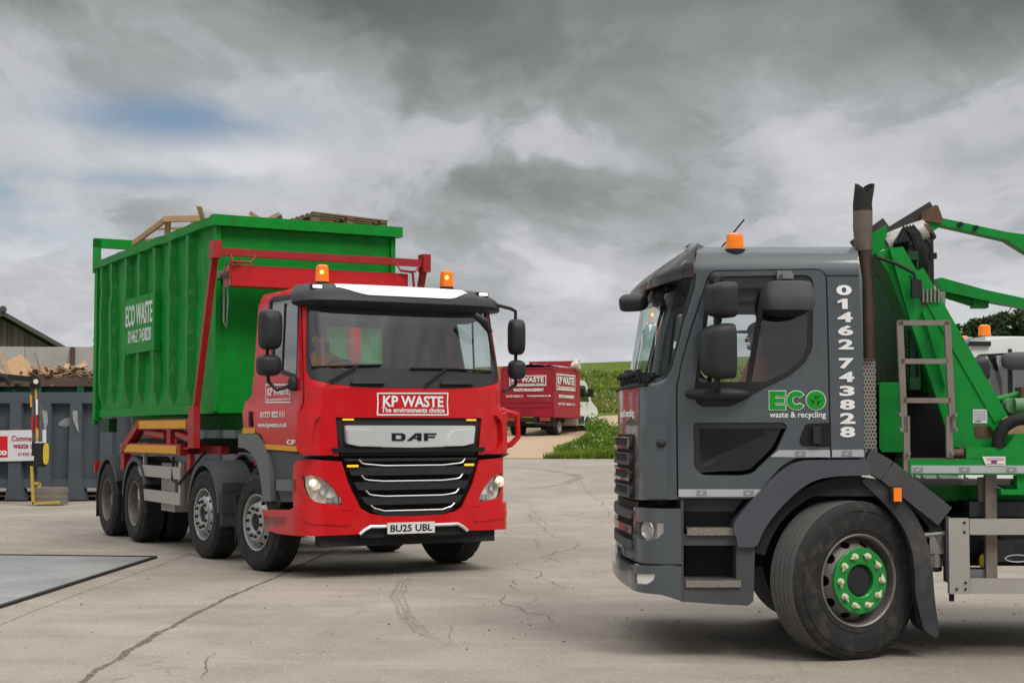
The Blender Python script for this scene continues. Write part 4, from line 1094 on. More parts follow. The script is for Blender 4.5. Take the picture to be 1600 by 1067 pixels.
b = MB(); a = R.on(742, 492, 0, 1.28); c = R.on(766, 519, 0, 1.28); b.tube([a, [(a[i] + c[i]) / 2 + (.03, 0, .02)[i] for i in range(3)], c], [.035, .05, .03], 12); b.build('kerb_mirror', PLAST, red)
b = MB(); q = R.on(553, 540, 0, -.9); b.box((-.9, q[1], 2.1), (.12, .13, 1.9), bev=.01); b.build('headboard_post', RED, red)
# --- wheels
w0 = make_wheel('lug', red, RIM, RIM, CHASSIS); set_wheel(w0, 0, -1.24, .52, math.radians(8), .2)
for x, y, st, tu in ((-1.87, -1.24, 4, .5), (0, 1.24, 8, .1), (-1.87, 1.24, 4, .3)):
    w = copy_part(w0, red); set_wheel(w, x, y, .52, math.radians(st), tu)
wr_ = make_wheel('rear', red, RUSTRIM, RUSTRIM, CHASSIS); set_wheel(wr_, -4.95, -1.24, .52)
for x, y, tu in ((-6.42, -1.24, .4), (-4.95, 1.24, 0), (-6.42, 1.24, .2)):
    w = copy_part(wr_, red); set_wheel(w, x, y, .52, 0, tu)
for x in (-4.95, -6.42):                       # inner twin tyres and axles
    for y in (-.89, .89): w = copy_part(wr_, red); set_wheel(w, x, y, .52)
for x in (-1.87, -4.95, -6.42):
    for s_ in (-1, 1): arch_guard(red, x, .54, .60, s_ * .80, s_ * 1.25, 2 if x > -3 else 25, 172, GPLAST, 'mudguard', lip=.045)
b = MB()
for x in (-1.87, ): b.box((x + .64, -1.02, .66), (.03, .42, .5), bev=.01); b.box((x + .645, -1.02, .82), (.035, .43, .02)); b.box((x + .645, -1.02, .57), (.035, .43, .02))
b.build('splash_flap', GPLAST, red)
for x in (-5.6, -7.08, -.72): b = MB(); b.box((x, -1.03, .52), (.02, .40, .55), bev=.005); b.build('mud_flap', RUBBER, red)
# --- chassis
b = MB()
for s_ in (-1, 1):
    b.box((-3.1, s_ * .42, .93), (7.9, .09, .28)); b.box((-4.4, s_ * .50, 1.32), (5.8, .10, .16))
for x in (-.6, -1.6, -2.8, -3.8, -5.6, -7.0): b.box((x, 0, .92), (.1, .9, .2))
for x in (0, -1.87, -4.95, -6.42): b.tube([(x, -1.0, .5), (x, 1.0, .5)], .08, 10); b.box((x, .0, .52), (.3, .4, .3), bev=.08)
b.box((-.2, 0, .8), (1.2, .9, .5)); b.box((-3.3, .8, .75), (1.2, .6, .55)); b.box((-2.9, -.1, .8), (1.2, 1.0, .4)); b.box((-7.1, 0, .85), (.12, 2.3, .14))
b.build('chassis', CHASSIS, red)
b = MB(); tk = R.on(265, 770, 1, -1.1); b.box((tk[0], -.92, .78), (.62, .40, .62), bev=.06, seg=3); b.build('fluid_tank', TANKP, red)
b = MB(); a, c = R.on(219, 752, 1, -1.22), R.on(281, 752, 1, -1.22)
b.bar((a[0] - .05, -1.22, .98), (c[0] + .06, -1.22, .98), .03, .15, bev=.008); b.bar((a[0] - .05, -1.22, .66), (c[0] + .06, -1.22, .66), .03, .15, bev=.008); b.bar((c[0], -1.2, .60), (c[0], -1.2, 1.12), .05, .10, bev=.01, up=(1, 0, 0)); b.bar((a[0] + .12, -1.19, .6), (a[0] + .12, -1.19, 1.35), .04, .06, up=(1, 0, 0))
b.build('side_guard', ALU, red)
# --- loading frame: red beams with yellow strips, rams
zb1 = R.on(255, 663, 1, -1.24)[2]; zb2 = R.on(235, 701, 1, -1.24)[2]; X = lambda px_, py_: R.on(px_, py_, 1, -1.24)[0]
u0, u1 = X(217, 663), X(302, 663); l0, l1 = X(190, 701), X(277, 701)
b = MB(); b.bar((u0, -1.2, zb1), (u1, -1.2, zb1), .10, .13, bev=.012); b.bar((l0, -1.2, zb2), (l1 + .15, -1.2, zb2), .10, .14, bev=.012)
b.bar((l0 + .05, -1.2, zb2 - .03), (u0 + .05, -1.2, zb1 + .02), .10, .14, bev=.012, up=(0, 1, 0)); b.bar((l0 + .08, -1.2, zb2 - .3), (l0 + .08, -1.2, zb2), .1, .16, up=(1, 0, 0), bev=.01); b.bar((u1 - 1.05, -1.2, zb2), (u1 - 1.05, -1.2, zb1), .08, .16, up=(1, 0, 0))
for x in (l0 + .3, l1 - .2): b.box((x, -.8, zb2), (.12, .8, .12))
b.box((l1 + .4, -.9, zb2 + .0), (.9, .1, .1), bev=.01); b.box((l1 + .3, -1.16, zb2 - .18), (.16, .06, .26), bev=.01); b.box((-1.2, -.7, zb2 + .08), (.3, .2, .5), bev=.03); b.bar((-1.5, -.8, zb2 + .3), (-.6, -.5, zb2 + .02), .10, .12, bev=.02)
b.build('loading_frame', DRED, red)
b = MB(); b.box(((u0 + u1) / 2 - .12, -1.253, zb1), ((u1 - u0) - .30, .012, .10)); b.box(((l0 + l1) / 2, -1.253, zb2), (l1 - l0, .012, .10)); b.build('warning_strip', YELLOW, red)
b = MB(); m1 = Vector((u0 + .18, -1.16, zb1 - .10)); m2 = Vector((u1 - 1.1, -1.16, zb2 + .16)); b.tube([m1, m1.lerp(m2, .8)], .065, 14); b.tube([m1.lerp(m2, .8), m2], .04, 12); m1 = Vector((u1 - .85, -1.16, zb1 - .12)); b.tube([m1, (u1 - .2, -1.16, zb1 - .2)], .06, 14); b.tube([(u1 - .85, -1.2, zb1 - .18), (u1 - .8, -1.2, zb1 - .3), (u1 - .3, -1.2, zb1 - .3), (u1 - .25, -1.2, zb1 - .15)], .02, 8); b.build('hydraulic_ram', DRED, red)
b = MB(); b.tube([(l1 - .3, -1.2, zb2 - .1), (l1 - .2, -1.24, zb2 - .38), (l1 + .1, -1.24, zb2 - .42), (l1 + .4, -1.2, zb2 - .25), (l1 + .7, -1.1, zb2 - .02)], .018, 8); b.build('hydraulic_hose', BLACK, red)
# --- sheeting gantry: two arms, cross beam, roller box with chain
YA = 1.34
t0 = Vector(R.on(336.5, 393, 1, -YA)); b0 = Vector(R.on(301, 680, 1, -YA)); tr_ = Vector(R.on(686, 419, 1, YA)); xt = t0.x; br_ = Vector((b0.x, YA, b0.z))
b = MB(); b.bar(b0, t0, .06, .075, up=(0, 1, 0), bev=.01); b.bar(br_, (xt, YA, t0.z), .06, .075, up=(0, 1, 0), bev=.01); b.box((b0.x + .05, -YA, b0.z + .1), (.22, .08, .5), bev=.02)
b.bar((xt, -YA - .04, t0.z), (xt, YA + .04, t0.z), .09, .085, bev=.012); b.box((xt, -YA, t0.z + .02), (.16, .10, .2), bev=.015); b.box((xt, YA, t0.z + .0), (.16, .10, .22), bev=.015)
for s_ in (-1, 1):
    y = s_ * (YA - .28); b.tube([(xt + .04, y - .12, t0.z - .02), (xt + .12, y - .1, t0.z - .12), (xt + .12, y + .1, t0.z - .12), (xt + .04, y + .2, t0.z - .03)], .012, 6); b.tube([(xt, y - .05 * s_, t0.z - .1), (xt + .04, y + .1 * s_, t0.z - .12), (xt + .04, y + .12 * s_, t0.z - .32)], .02, 6)
gan = b.build('sheeting_gantry', DRED, red)
b = MB(); e = (t0 - b0).normalized(); b.bar(b0 + e * .1 + Vector((-.04, -.024, 0)), t0 - e * .1 + Vector((-.04, -.024, 0)), .025, .012, up=(0, 1, 0)); b.build('warning_strip', YELLOW, gan)
b = MB(); c0 = Vector(R.on(357, 430, 1, -1.12)); c1 = Vector(R.on(668, 440, 1, 1.12)); zz = R.on(420, 434, 1, -.7)[2]
b.box((c0.x, 0, c0.z - .01), (.30, 2.26, .245), bev=.02); rb = b.build('sheet_roller_box', RED, red)
b = MB(); b.tube([(c0.x + .05, -1.16, c0.z + .2), (c0.x + .05, -1.19, c0.z - .05), (c0.x + .05, -1.19, c0.z - .55), (c0.x + .07, -1.16, c0.z - .62), (c0.x + .08, -1.15, c0.z - .3), (c0.x + .06, -1.16, c0.z)], .010, 6); b.tube([(c0.x, -1.14, c0.z), (c0.x, -1.24, c0.z)], .05, 10); b.build('chain', STEEL, red)
# tail lamp and tow eye at the back
b = MB(); b.box((-7.16, -1.12, .98), (.06, .25, .16), bev=.02); b.build('tail_lamp', mat('red lens', (.5, .02, .02), .3, coat=.5), red)

# ------------------------------------------------------------------ the driver
M_ = Matrix.Translation(R.o) @ Matrix.Rotation(R.yaw, 4, 'Z') @ Matrix.Translation((.26, -.62, 1.78))
person(M_, 'driver in an orange hi-vis jacket at the wheel of the red lorry')

# ================================================================== GREEN CONTAINER on the red lorry
gx0, gx1 = -7.48, -1.74; gz0, gz1 = 1.72, 4.06; GY = 1.125
CF = Frame(*R.o, R.yaw)
cont = tag(CF.empty('waste_container'), 'tall bright green ribbed waste container lettered ECO WASTE, loaded on the red lorry', 'container')
def dent(p, amp=.03): return Vector((mnoise.noise((p.x * 1.7, p.z * 1.9, 1.3)), 0, 0)).x * amp + mnoise.noise((p.x * 6, p.z * 5, 4)) * amp * .3
b = MB()
# side sheets as dented grids, front and rear sheets, floor
def grid(o, ex, ey, nu, nv, f, flip=False):
    o, ex, ey = Vector(o), Vector(ex), Vector(ey); v = []
    for i in range(nu + 1):
        for j in range(nv + 1): p = o + ex * i / nu + ey * j / nv; v.append(p + f(p))
    b._new(v, [(i * (nv + 1) + j, (i + 1) * (nv + 1) + j, (i + 1) * (nv + 1) + j + 1, i * (nv + 1) + j + 1)[::-1 if flip else 1] for i in range(nu) for j in range(nv)])
for s_ in (-1, 1): grid((gx0, s_ * GY, gz0), (gx1 - gx0, 0, 0), (0, 0, gz1 - gz0), 90, 36, lambda p: Vector((0, dent(p, .035), 0)), s_ > 0)
grid((gx1, -GY, gz0), (0, 2 * GY, 0), (0, 0, gz1 - gz0), 30, 30, lambda p: Vector((mnoise.noise((p.y * 1.2, p.z * 1.1, 9)) * .02, 0, 0)))
grid((gx0, -GY, gz0), (0, 2 * GY, 0), (0, 0, gz1 - gz0), 4, 4, lambda p: Vector((0, 0, 0)), True)
b.box(((gx0 + gx1) / 2, 0, gz0 + .02), (gx1 - gx0, 2 * GY, .05))
for s_ in (-1, 1):       # long runners under the floor
    b.box(((gx0 + gx1) / 2, s_ * .53, gz0 - .1), (gx1 - gx0 - .1, .18, .2))
body_ = b.build('container_body', GREEN, cont)
b = MB()
for s_ in (-1, 1):
    n = 40; rings = []
    for i in range(n + 1):
        x = gx0 - .06 + (gx1 - gx0 + .14) * i / n; dy = mnoise.noise((x * 1.5, s_, 2)) * .018; dzz = mnoise.noise((x * 2.1, s_, 6)) * .014
        rings.append([(x, s_ * (GY - .02) + dy, gz1 - .11 + dzz), (x, s_ * (GY + .10) + dy, gz1 - .10 + dzz), (x, s_ * (GY + .11) + dy, gz1 + dzz), (x, s_ * (GY - .02) + dy, gz1 + .015 + dzz)])
    b.loft(rings)
b.box((gx1 + .05, 0, gz1 - .048), (.14, 2 * GY + .22, .13), bev=.012); b.box((gx0, 0, gz1 - .05), (.12, 2 * GY + .2, .12), bev=.012)
b.build('top_rim', GREEN, cont, 30)
# vertical ribs: pressed top-hat channels with a slanted foot
GRIB = mat('scuffed container green', (.001, .205, .02), .52, var=.25, dirt=.75, dirtcol=(.09, .29, .10), dscale=8, rust=.7, bump=.25, bscale=5)
def rib(x, s_, z0=None, z1=None):
    b = MB(); rings = []; n = 26; z0 = z0 or gz0 + .10; z1 = z1 or gz1 - .11
    for i in range(n + 1):
        z = z0 + (z1 - z0) * i / n; k = min(1, (z - z0) / .25); d = .085 * k; w = .085
        e = .020 * mnoise.noise((x * 3, z * 2.7, s_)) + .012 * mnoise.noise((x * 3, z * 8, s_)); e2 = .012 * mnoise.noise((x, z * 2.1, s_ + 5))
        y = s_ * (GY - .01); y2 = s_ * (GY + d) + e
        rings.append([(x - w + e2, y, z), (x - w * .6 + e2, y2, z), (x + w * .6 + e2, y2, z), (x + w + e2, y, z)])
    b.loft(rings); return b.build('side_rib', GRIB, cont, 25)
ribx = [X_ for X_ in (R.on(px_, 450, 1, -GY - .06)[0] for px_ in (160, 176, 198, 219, 243, 267, 295))]
for x in ribx:
    for s_ in (-1, 1): rib(x, s_)
b = MB(); 
for s_ in (-1, 1):
    b.box((gx1 - .03, s_ * (GY + .015), (gz0 + gz1) / 2), (.14, .06, gz1 - gz0 - .04), bev=.012); b.box((gx0 + .05, s_ * (GY + .03), (gz0 + gz1) / 2), (.16, .10, gz1 - gz0 + .1), bev=.015)
    b.box(((gx0 + gx1) / 2, s_ * (GY + .005), gz0 + .05), (gx1 - gx0, .05, .11), bev=.01)
b.box((gx1 + .03, 0, gz0 + .06), (.06, 2 * GY, .12), bev=.01); b.box((gx1 + .035, 0, 3.36), (.06, 2.3, .07), bev=.01); b.bar((gx1 + .05, 0, 2.9), (gx1 + .05, 0, 3.35), .12, .04)
b.build('corner_post', GREEN, cont)
b = MB(); b.box((gx1 + .04, 0, gz0 - .13), (.06, 1.6, .22)); b.build('runner_end', DGREEN, cont); b = MB(); b.box((gx0 + .55, -GY + .02, gz0 - .13), (.5, .12, .2), bev=.02); b.build('floor_roller', DGREEN, cont)
b = MB()       # lifting hoop above the rear doors, hinges
q = R.on(145, 383, 1, -GY - .05); hz = q[2]; hx0 = gx0 - .03
b.bar((hx0, -GY - .05, gz1 - .15), (hx0, -GY - .05, hz + .05), .10, .12, up=(1, 0, 0), bev=.01); b.bar((hx0, GY + .05, gz1 - .15), (hx0, GY + .05, hz + .05), .10, .12, up=(1, 0, 0), bev=.01); b.bar((hx0, -GY - .1, hz), (hx0, GY + .1, hz), .12, .14, bev=.01)
b.build('door_hoop', GREEN, cont)
for py_ in (395, 537, 655):
    z = R.on(141, py_, 1, -GY - .05)[2]; b = MB(); b.tube([(gx0 - .08, -GY - .03, z - .09), (gx0 - .08, -GY - .03, z + .09)], .035, 10); b.box((gx0 - .1, -GY - .02, z + .05), (.22, .05, .03)); b.box((gx0 - .1, -GY - .02, z - .05), (.22, .05, .03)); b.build('hinge', GREEN, cont)
# lettered plate on the side
SP = Flat((0, -GY - .105, 0), (1, 0, 0), (0, 0, 1)); sq_ = lambda x, y: (lambda k: (k[0], k[2]))(R.on(x, y, 1, -GY - .105))
pa, pb = sq_(197, 512), sq_(241, 512); z0_, z1_ = sq_(220, 550)[1], sq_(220, 462)[1]
b = MB(); b.panel(SP, rect(pa[0], z0_, pb[0], z1_), [], 0, .09, bev=.004, sub=False); npt = b.build('name_plate', GREEN, cont)
a, c = sq_(196.8, 495)[0], sq_(238, 495)[0]
b = MB(); b.text('ECO WASTE', SP, (a, sq_(217, 507.5)[1]), (c, sq_(217, 474)[1]), bold=.018, off=.004); LW_ = mat('worn white lettering', (.66, .70, .66), .6, var=.2, dirt=.45, dirtcol=(.1, .3, .12), dscale=14); b.build('lettering', LW_, npt); b = MB(); a, c = sq_(200.5, 525)[0], sq_(236, 525)[0]; b.text('01462 743828', SP, (a, sq_(217, 534.5)[1]), (c, sq_(217, 514)[1]), bold=.006, off=.004); b.build('lettering', mat('worn white lettering', (.66, .70, .66), .6, var=.2, dirt=.45, dirtcol=(.1, .3, .12), dscale=14), npt)
# load inside the container: hidden heap carries the pallets
b = MB(); v = []; nx, ny = 30, 12
for i in range(nx + 1):
    for j in range(ny + 1):
        x = gx0 + .1 + (gx1 - gx0 - .2) * i / nx; y = -1.12 + 2.24 * j / ny; v.append((x, y, 3.86 + .12 * mnoise.noise((x * 1.3, y * 1.5, 2))))
b._new(v, [(i * (ny + 1) + j, (i + 1) * (ny + 1) + j, (i + 1) * (ny + 1) + j + 1, i * (ny + 1) + j + 1) for i in range(nx) for j in range(ny)])
hp_ = b.build('waste_load', DWOOD, None, fix=True); hp_.location = R.o; hp_.rotation_euler = (0, 0, R.yaw); tag(hp_, 'broken timber waste filling the green container', 'waste', kind='stuff')
# pallets and broken boards sticking out of the load
def pallet(name, label, c, rot, size=(1.2, 1.0), m=WOOD, n=5, partial=1.):
    root = bpy.data.objects.new(name, None); COL.objects.link(root); tag(root, label, 'pallet' if name == 'pallet' else 'timber')
    root.matrix_world = Matrix.Translation(R.o) @ Matrix.Rotation(R.yaw, 4, 'Z') @ Matrix.Translation(c) @ rot.to_4x4()
    L, Wd = size; b = MB()
    for k in range(n): b.box((0, -Wd / 2 + .05 + (Wd - .1) * k / max(1, n - 1), .062), (L, .095, .02), bev=.003)
    b.build('top_boards', m, root)
    b = MB()
    for x in (-L / 2 + .05, 0, L / 2 - .05): b.box((x, 0, .036), (.095, Wd, .02)); [b.box((x, y, -.015), (.095, .095, .08), bev=.004) for y in (-Wd / 2 + .06, 0, Wd / 2 - .06)]
    b.build('blocks', m, root)
    b = MB()
    for y in (-Wd / 2 + .06, 0, Wd / 2 - .06): b.box((0, y, -.066), (L, .095, .02))
    b.build('bottom_boards', m, root); return root
def cpos(px_, py_, x=None, y=None):
    return R.on(px_, py_, 0, x) if x is not None else R.on(px_, py_, 1, y)
E3 = lambda a, b_, c: Matrix.Rotation(c, 3, 'Z') @ Matrix.Rotation(b_, 3, 'Y') @ Matrix.Rotation(a, 3, 'X')
c = cpos(532, 346, x=-2.3); pallet('pallet', 'weathered grey-brown pallet lying flat across the front rim of the green container', (c[0], c[1] - .03, c[2] - .05), E3(.02, .05, 1.53), (1.0, .9), DWOOD)
pf_ = bpy.data.objects.new('broken_pallet', None); COL.objects.link(pf_); pf_.location = R.o; pf_.rotation_euler = (0, 0, R.yaw); tag(pf_, 'pale new timber frame leaning up over the side rim of the green container', 'timber')
A_, B_ = Vector(R.on(208, 381, 1, -1.0)), Vector(R.on(259, 343, 1, -1.0)); A2, B2 = A_ + Vector((.1, .55, .05)), B_ + Vector((.12, .45, .03))
for nm, p_, q_, w_, h_ in (('rail', A_, B_, .04, .075), ('rail', A2, B2, .04, .075), ('cross_piece', B_ + Vector((0, -.04, 0)), B2 + Vector((0, .04, 0)), .08, .075), ('cross_piece', A_.lerp(B_, .62), A2.lerp(B2, .62), .09, .025), ('strut', B_ - Vector((.06, -.05, .0)), B_ - Vector((.12, -.05, .42)), .08, .03), ('cross_piece', A_.lerp(B_, .3) - Vector((0, 0, .05)), A2.lerp(B2, .3), .09, .025)):
    b = MB(); b.bar(p_, q_, w_, h_, bev=.003); b.build(nm, WOOD, pf_)
def board(name, label, c, size, rot, m):
    b = MB(); b.box((0, 0, 0), size, bev=.004); o = b.build(name, m); tag(o, label, 'timber')
    o.matrix_world = Matrix.Translation(R.o) @ Matrix.Rotation(R.yaw, 4, 'Z') @ Matrix.Translation(c) @ rot.to_4x4()
c = cpos(322, 337, y=-1.0); board('wooden_plank', 'short pale plank end poking up at the near corner of the green container', (c[0], c[1], c[2] - .16), (.10, .02, .6), E3(.5, .2, .3), WOOD)
c = cpos(427, 336, x=-2.1); board('wooden_plank', 'tilted brown plank end standing above the front rim of the green container', (c[0], c[1] - .03, c[2] - .10), (.30, .10, .12), E3(.5, -.5, 1.4), DWOOD); board('wooden_plank', 'thin pale plank propped beside the tilted brown plank end on the green container', (c[0], c[1] - .09, c[2] - .12), (.5, .025, .05), E3(.1, .55, 1.5), WOOD)
# ================================================================== GREY LORRY (skip loader, side on)
G = Frame(2.281, 11.40, 0, math.radians(179.5))
gry = tag(G.empty('grey_lorry'), 'slate grey skip loader lorry seen side on with green hub ring and upright exhaust', 'lorry')
def g_dx(z):
    d = -.075 * sm(1.80, 1.87, z) - .17 * max(0, min(z, 2.6) - 1.87)
    if z > 2.58: d -= .5 * (z - 2.58) + 5 * (z - 2.58) ** 2
    return d
def g_w(z):
    w = 1.0 - .012 * sm(2.35, 2.55, z)
    if z > 2.56: w -= .13 * ((z - 2.56) / .2) ** 2.4
    return w
GZT = 2.752
HG = Hull(1.17, 1.485, .06, .20, .32, -.12, g_dx, g_w, reach=.35)
gp = lambda pts: [HG.px(G, x, y) for x, y in pts]
half = gp([(990, 780), (1058, 780), (1176, 780), (1192, 764), (1218, 733), (1241, 718.5), (1260, 716), (1350, 715), (1349.4, 701), (1342, 430), (1339, 396)])
half.append((half[-1][0], GZT))
go = [(0, half[0][1])] + half + [(0, GZT)]; go = go + mirror(half)
scr = gp([(1085, 447), (1069, 505), (1052, 569), (1041, 589), (1026, 597)]); scr = [(scr[0][0] + .01, 2.56)] + scr; zs = 1.885
scr = scr + [(.60, zs), (0, zs)]; scr_full = scr + mirror(scr[:-1])
win = rounded(gp([(1121, 433), (1261, 431), (1269, 438), (1268, 545), (1257, 566), (1232, 588), (1196, 605), (1155, 628), (1140, 635), (1096, 635), (1086, 626), (1086, 602), (1093, 553), (1105, 452)]), .03, 3)
low_w = rounded(gp([(1084, 661), (1225, 660.7), (1229, 668), (1213, 703), (1176, 739), (1160, 742.5), (1098, 742), (1085, 729)]), .025, 3)
b = MB(); b.panel(HG, go, [inset(scr_full, -.004), inset(win, .0), inset(mirror(win), .0), inset(low_w, 0), inset(mirror(low_w), 0)], 0, .03)
ring = [HG.P(u, GZT) for u in [half[-1][0] - 2 * half[-1][0] * i / 60 for i in range(61)]]
b._new(ring, [tuple(range(61))[::-1]])
gcab = b.build('cab_body', GREY, gry, 30)
b = MB(); xr_ = HG.P(half[-2][0], 2.6).x; rear = Flat((xr_ + .01, 0, 0), (0, 1, 0), (0, 0, 1), (-1, 0, 0)); b.panel(rear, [(-1.16, 1.30), (1.16, 1.30), (1.15, 2.52), (1.02, 2.73), (-1.02, 2.73), (-1.15, 2.52)], [], 0, -.03, sub=False); b.build('rear_wall', GREY, gry, fix=True)
b = MB(); b.box((xr_ + .06, 0, 1.9), (.03, 2.15, 1.5)); b.build('rear_trim', INTER, gry)
b = MB(); b.box((.5, 0, 1.10), (1.3, 2.2, .06)); b.box((1.12, 0, 1.68), (.3, 2.1, .3), bev=.06); b.box((.55, 0, 2.68), (1.0, 2.0, .03)); b.box((.9, -.5, 1.84), (.2, .5, .12), bev=.04); b.box((1.25, 0, 1.3), (.05, 1.9, .6)); b.build('cab_trim', INTER, gry)
seat(gry, .22, -.52, 1.42); seat(gry, .12, .55, 1.18); steering(gry, .78, -.52, 1.80)
# windscreen
gl_ = inset(scr_full, .028)
b = MB(); b.panel(HG, scr_full, [gl_], .002, .03, bev=.003); b.build('windscreen_surround', PLAST, gry)
b = MB(); b.panel(HG, inset(gl_, -.004), [], -.004, .006); b.build('windscreen', WGLASSB, gry)
b = MB(); hub_tube(b, HG, [(.75, 1.90), (.3, 1.93), (-.3, 1.95)], .012, .03); b.build('wiper', BLACK, gry)
b = MB(); b.panel(HG, [(-1.1, 1.80), (1.1, 1.80), (1.1, 1.878), (-1.1, 1.878)], [], .02, .05, bev=.01)
for k in range(16): u = .15 + .06 * k; b.box(HG.P(u, 1.86) + HG.N(u, 1.7) * .05 + Vector((0, 0, .02 * math.sin(k * 2.1))), (.05, .05, .05), bev=.01)
hub_tube(b, HG, [(.95, 1.86), (.6, 1.88), (.2, 1.86), (0, 1.88)], .018, .08); b.build('wiper_cowl', BLACK, gry)
# doors: seam, panel, windows
dr = rounded(gp([(1113, 424), (1280, 421), (1290, 429), (1297, 713.5), (1241, 716.5), (1218, 731), (1192, 762), (1176, 779), (1059, 779), (1057.5, 640), (1057.5, 609), (1062, 579), (1094, 471), (1107, 432)]), .03, 2)
glo = rounded(gp([(1111, 449.5), (1260, 449.5), (1264, 455), (1263, 543), (1253, 562), (1230, 582), (1196, 597.5), (1091, 597.5), (1098, 553)]), .02, 3)
gdoors = []
for f in (lambda k: k, mirror):
    b = MB(); b.panel(HG, inset(f(dr), -.006), [inset(f(dr), .012), ][:1], .003, .01); b.build('door_seal', BLACK, gry)
    b = MB(); b.panel(HG, inset(f(dr), .004), [inset(f(win), -.004), inset(f(low_w), -.004)], .012, .022, bev=.004); d = b.build('door', GREY, gry, 30); gdoors.append(d)
    b = MB(); b.panel(HG, inset(f(win), -.002), [inset(f(glo), .004)], .004, .03, bev=.003); b.build('window_frame', PLAST, d)
    b = MB(); b.panel(HG, inset(f(glo), .0), [], -.008, .005); b.build('window_glass', SGLASS, d)
    a, c = HG.px(G, 1194, 451), HG.px(G, 1170, 597); w_ = .019
    b = MB(); q = [(a[0] - w_, a[1]), (c[0] - w_, c[1]), (c[0] + w_, c[1]), (a[0] + w_, a[1])]; b.panel(HG, f(q), [], .002, .02); b.build('window_divider', PLAST, d)
    b = MB(); b.panel(HG, inset(f(low_w), -.002), [inset(f(low_w), .035)], .006, .03, bev=.004); b.build('lower_window_frame', PLAST, d)
    b = MB(); b.panel(HG, inset(f(low_w), .03), [], -.006, .005); b.build('lower_window_glass', DGLASS, d)
b = MB(); q = rounded(gp([(1258, 662), (1296, 660), (1296.5, 698), (1251, 696.5), (1248, 688)]), .015, 2); b.panel(HG, q, [], .016, .03, bev=.004); h_ = b.build('door_handle', BLACK, gdoors[0])
b = MB(); a = HG.px(G, 1274, 666); c = HG.px(G, 1275, 693); b.bar(HG.P(*a) + Vector((0, .035, 0)), HG.P(*c) + Vector((0, .035, 0)), .05, .03, up=(0, 1, 0), bev=.012); b.build('handle_grip', PLAST, h_)
# back panel seam lines
b = MB()
for q in ([(1290, 430), (1342, 430), (1342, 431.6), (1290, 431.6)], [(1290.5, 432), (1292, 432), (1299, 714), (1297.5, 714)]): b.panel(HG, gp(q), [], .003, .003)
b.build('panel_seam', BLACK, gry)
# reflective strips with tick marks
def strip(pts, par, off):
    b = MB(); b.panel(HG, gp(pts), [], off, .004); return b.build('reflective_strip', REFL, par)
strip([(1216, 703), (1296, 702.8), (1296.5, 714), (1243, 714), (1203, 713.5)], gdoors[0], .016)
strip([(1300, 702.8), (1349, 702.2), (1350, 713.5), (1300, 714)], gry, .006)
strip([(1060, 764), (1191, 764), (1178, 775.5), (1060, 775.8)], gdoors[0], .016)
TICK = mat('pale tick badge', (.62, .63, .64), .5); TBOX = mat('grey badge', (.24, .245, .25), .5)
def badge(H, fr, px_, py_, par, off, w=16, h=8):
    q = lambda x, y: H.px(fr, x, y) if isinstance(H, Hull) else H(x, y)
    HH = H if isinstance(H, Hull) else DS
    b = MB(); b.panel(HH, [q(px_ - w / 2, py_ + h / 2), q(px_ + w / 2, py_ + h / 2), q(px_ + w / 2, py_ - h / 2), q(px_ - w / 2, py_ - h / 2)], [], off, .002); o = b.build('badge', TBOX, par)
    b = MB(); b.panel(HH, [q(px_ - 3, py_ + 0), q(px_ - 1, py_ + 3), q(px_ + 3, py_ - 3), q(px_ - .8, py_ + .5)], [], off + .002, .002); b.build('tick', TICK, par)
for px_, py_, par, of in ((1250, 708.4, gdoors[0], .019), (1323, 708, gry, .009), (1096, 769.6, gdoors[0], .019), (1169, 769.6, gdoors[0], .019)): badge(HG, G, px_, py_, par, of)
# lettering
ex0, ex1 = HG.px(G, 1201.8, 640), HG.px(G, 1288.8, 611); EU = (ex1[0] - ex0[0]) / 87; EV = (ex1[1] - ex0[1]) / 29
ec = lambda L: [(ex0[0] + x * EU, ex0[1] + y * EV) for x, y in L]
ring_ = lambda cx, cy, rx, ry, a0, a1, n: [(cx + rx * math.cos(a0 + (a1 - a0) * i / n), cy + ry * math.sin(a0 + (a1 - a0) * i / n)) for i in range(n + 1)]
Epts = [(0, 0), (25, 0), (25, 7.4), (9.5, 7.4), (9.5, 11.2), (23.5, 11.2), (23.5, 17.8), (9.5, 17.8), (9.5, 21.6), (25, 21.6), (25, 29), (0, 29)]
Cpts = ring_(41.6, 14.5, 14.3, 14.6, .62, 2 * math.pi - .62, 34) + ring_(42, 14.5, 6.2, 6.6, 2 * math.pi - .75, .75, 24)
Opts = ring_(72.2, 14.5, 14.8, 14.6, 0, 2 * math.pi * 39 / 40, 39); Ohole = ring_(72.2, 14.5, 5.2, 5.2, 0, 2 * math.pi * 23 / 24, 23)
WOB = mat('green lettering', (.005, .28, .02), .45)
for L_, h_ in ((Epts, None), (Cpts, None), (Opts, Ohole)):
    b = MB(); b.panel(HG, inset(ec(L_), -.0045), [], .0165, .003); b.build('lettering', DECAL, gdoors[0])
    b = MB(); b.panel(HG, ec(L_), [], .019, .002); b.build('lettering', WOB, gdoors[0])
b = MB(); c = HG.px(G, 1274, 625.5); 
for k in range(3):
    a = math.pi / 2 + k * 2 * math.pi / 3; rr = .040; pts = []
    for da, r_ in ((-.75, rr), (-.1, rr * .62), (.35, rr * .9), (.35, rr * .45), (-.1, rr * .25), (-.55, rr * .5)): pts.append((c[0] + r_ * math.cos(a + da), c[1] + r_ * math.sin(a + da)))
    b.panel(HG, pts, [], .0215, .003)
b.build('recycling_mark', mat('dark green lettering', (.004, .05, .012), .5), gdoors[0])
b = MB(); ptext(b, 'waste & recycling', HG, G, (1202, 655), (1289.5, 643), bold=.012, off=.0165); b.build('lettering', DECAL, gdoors[0])
b = MB()
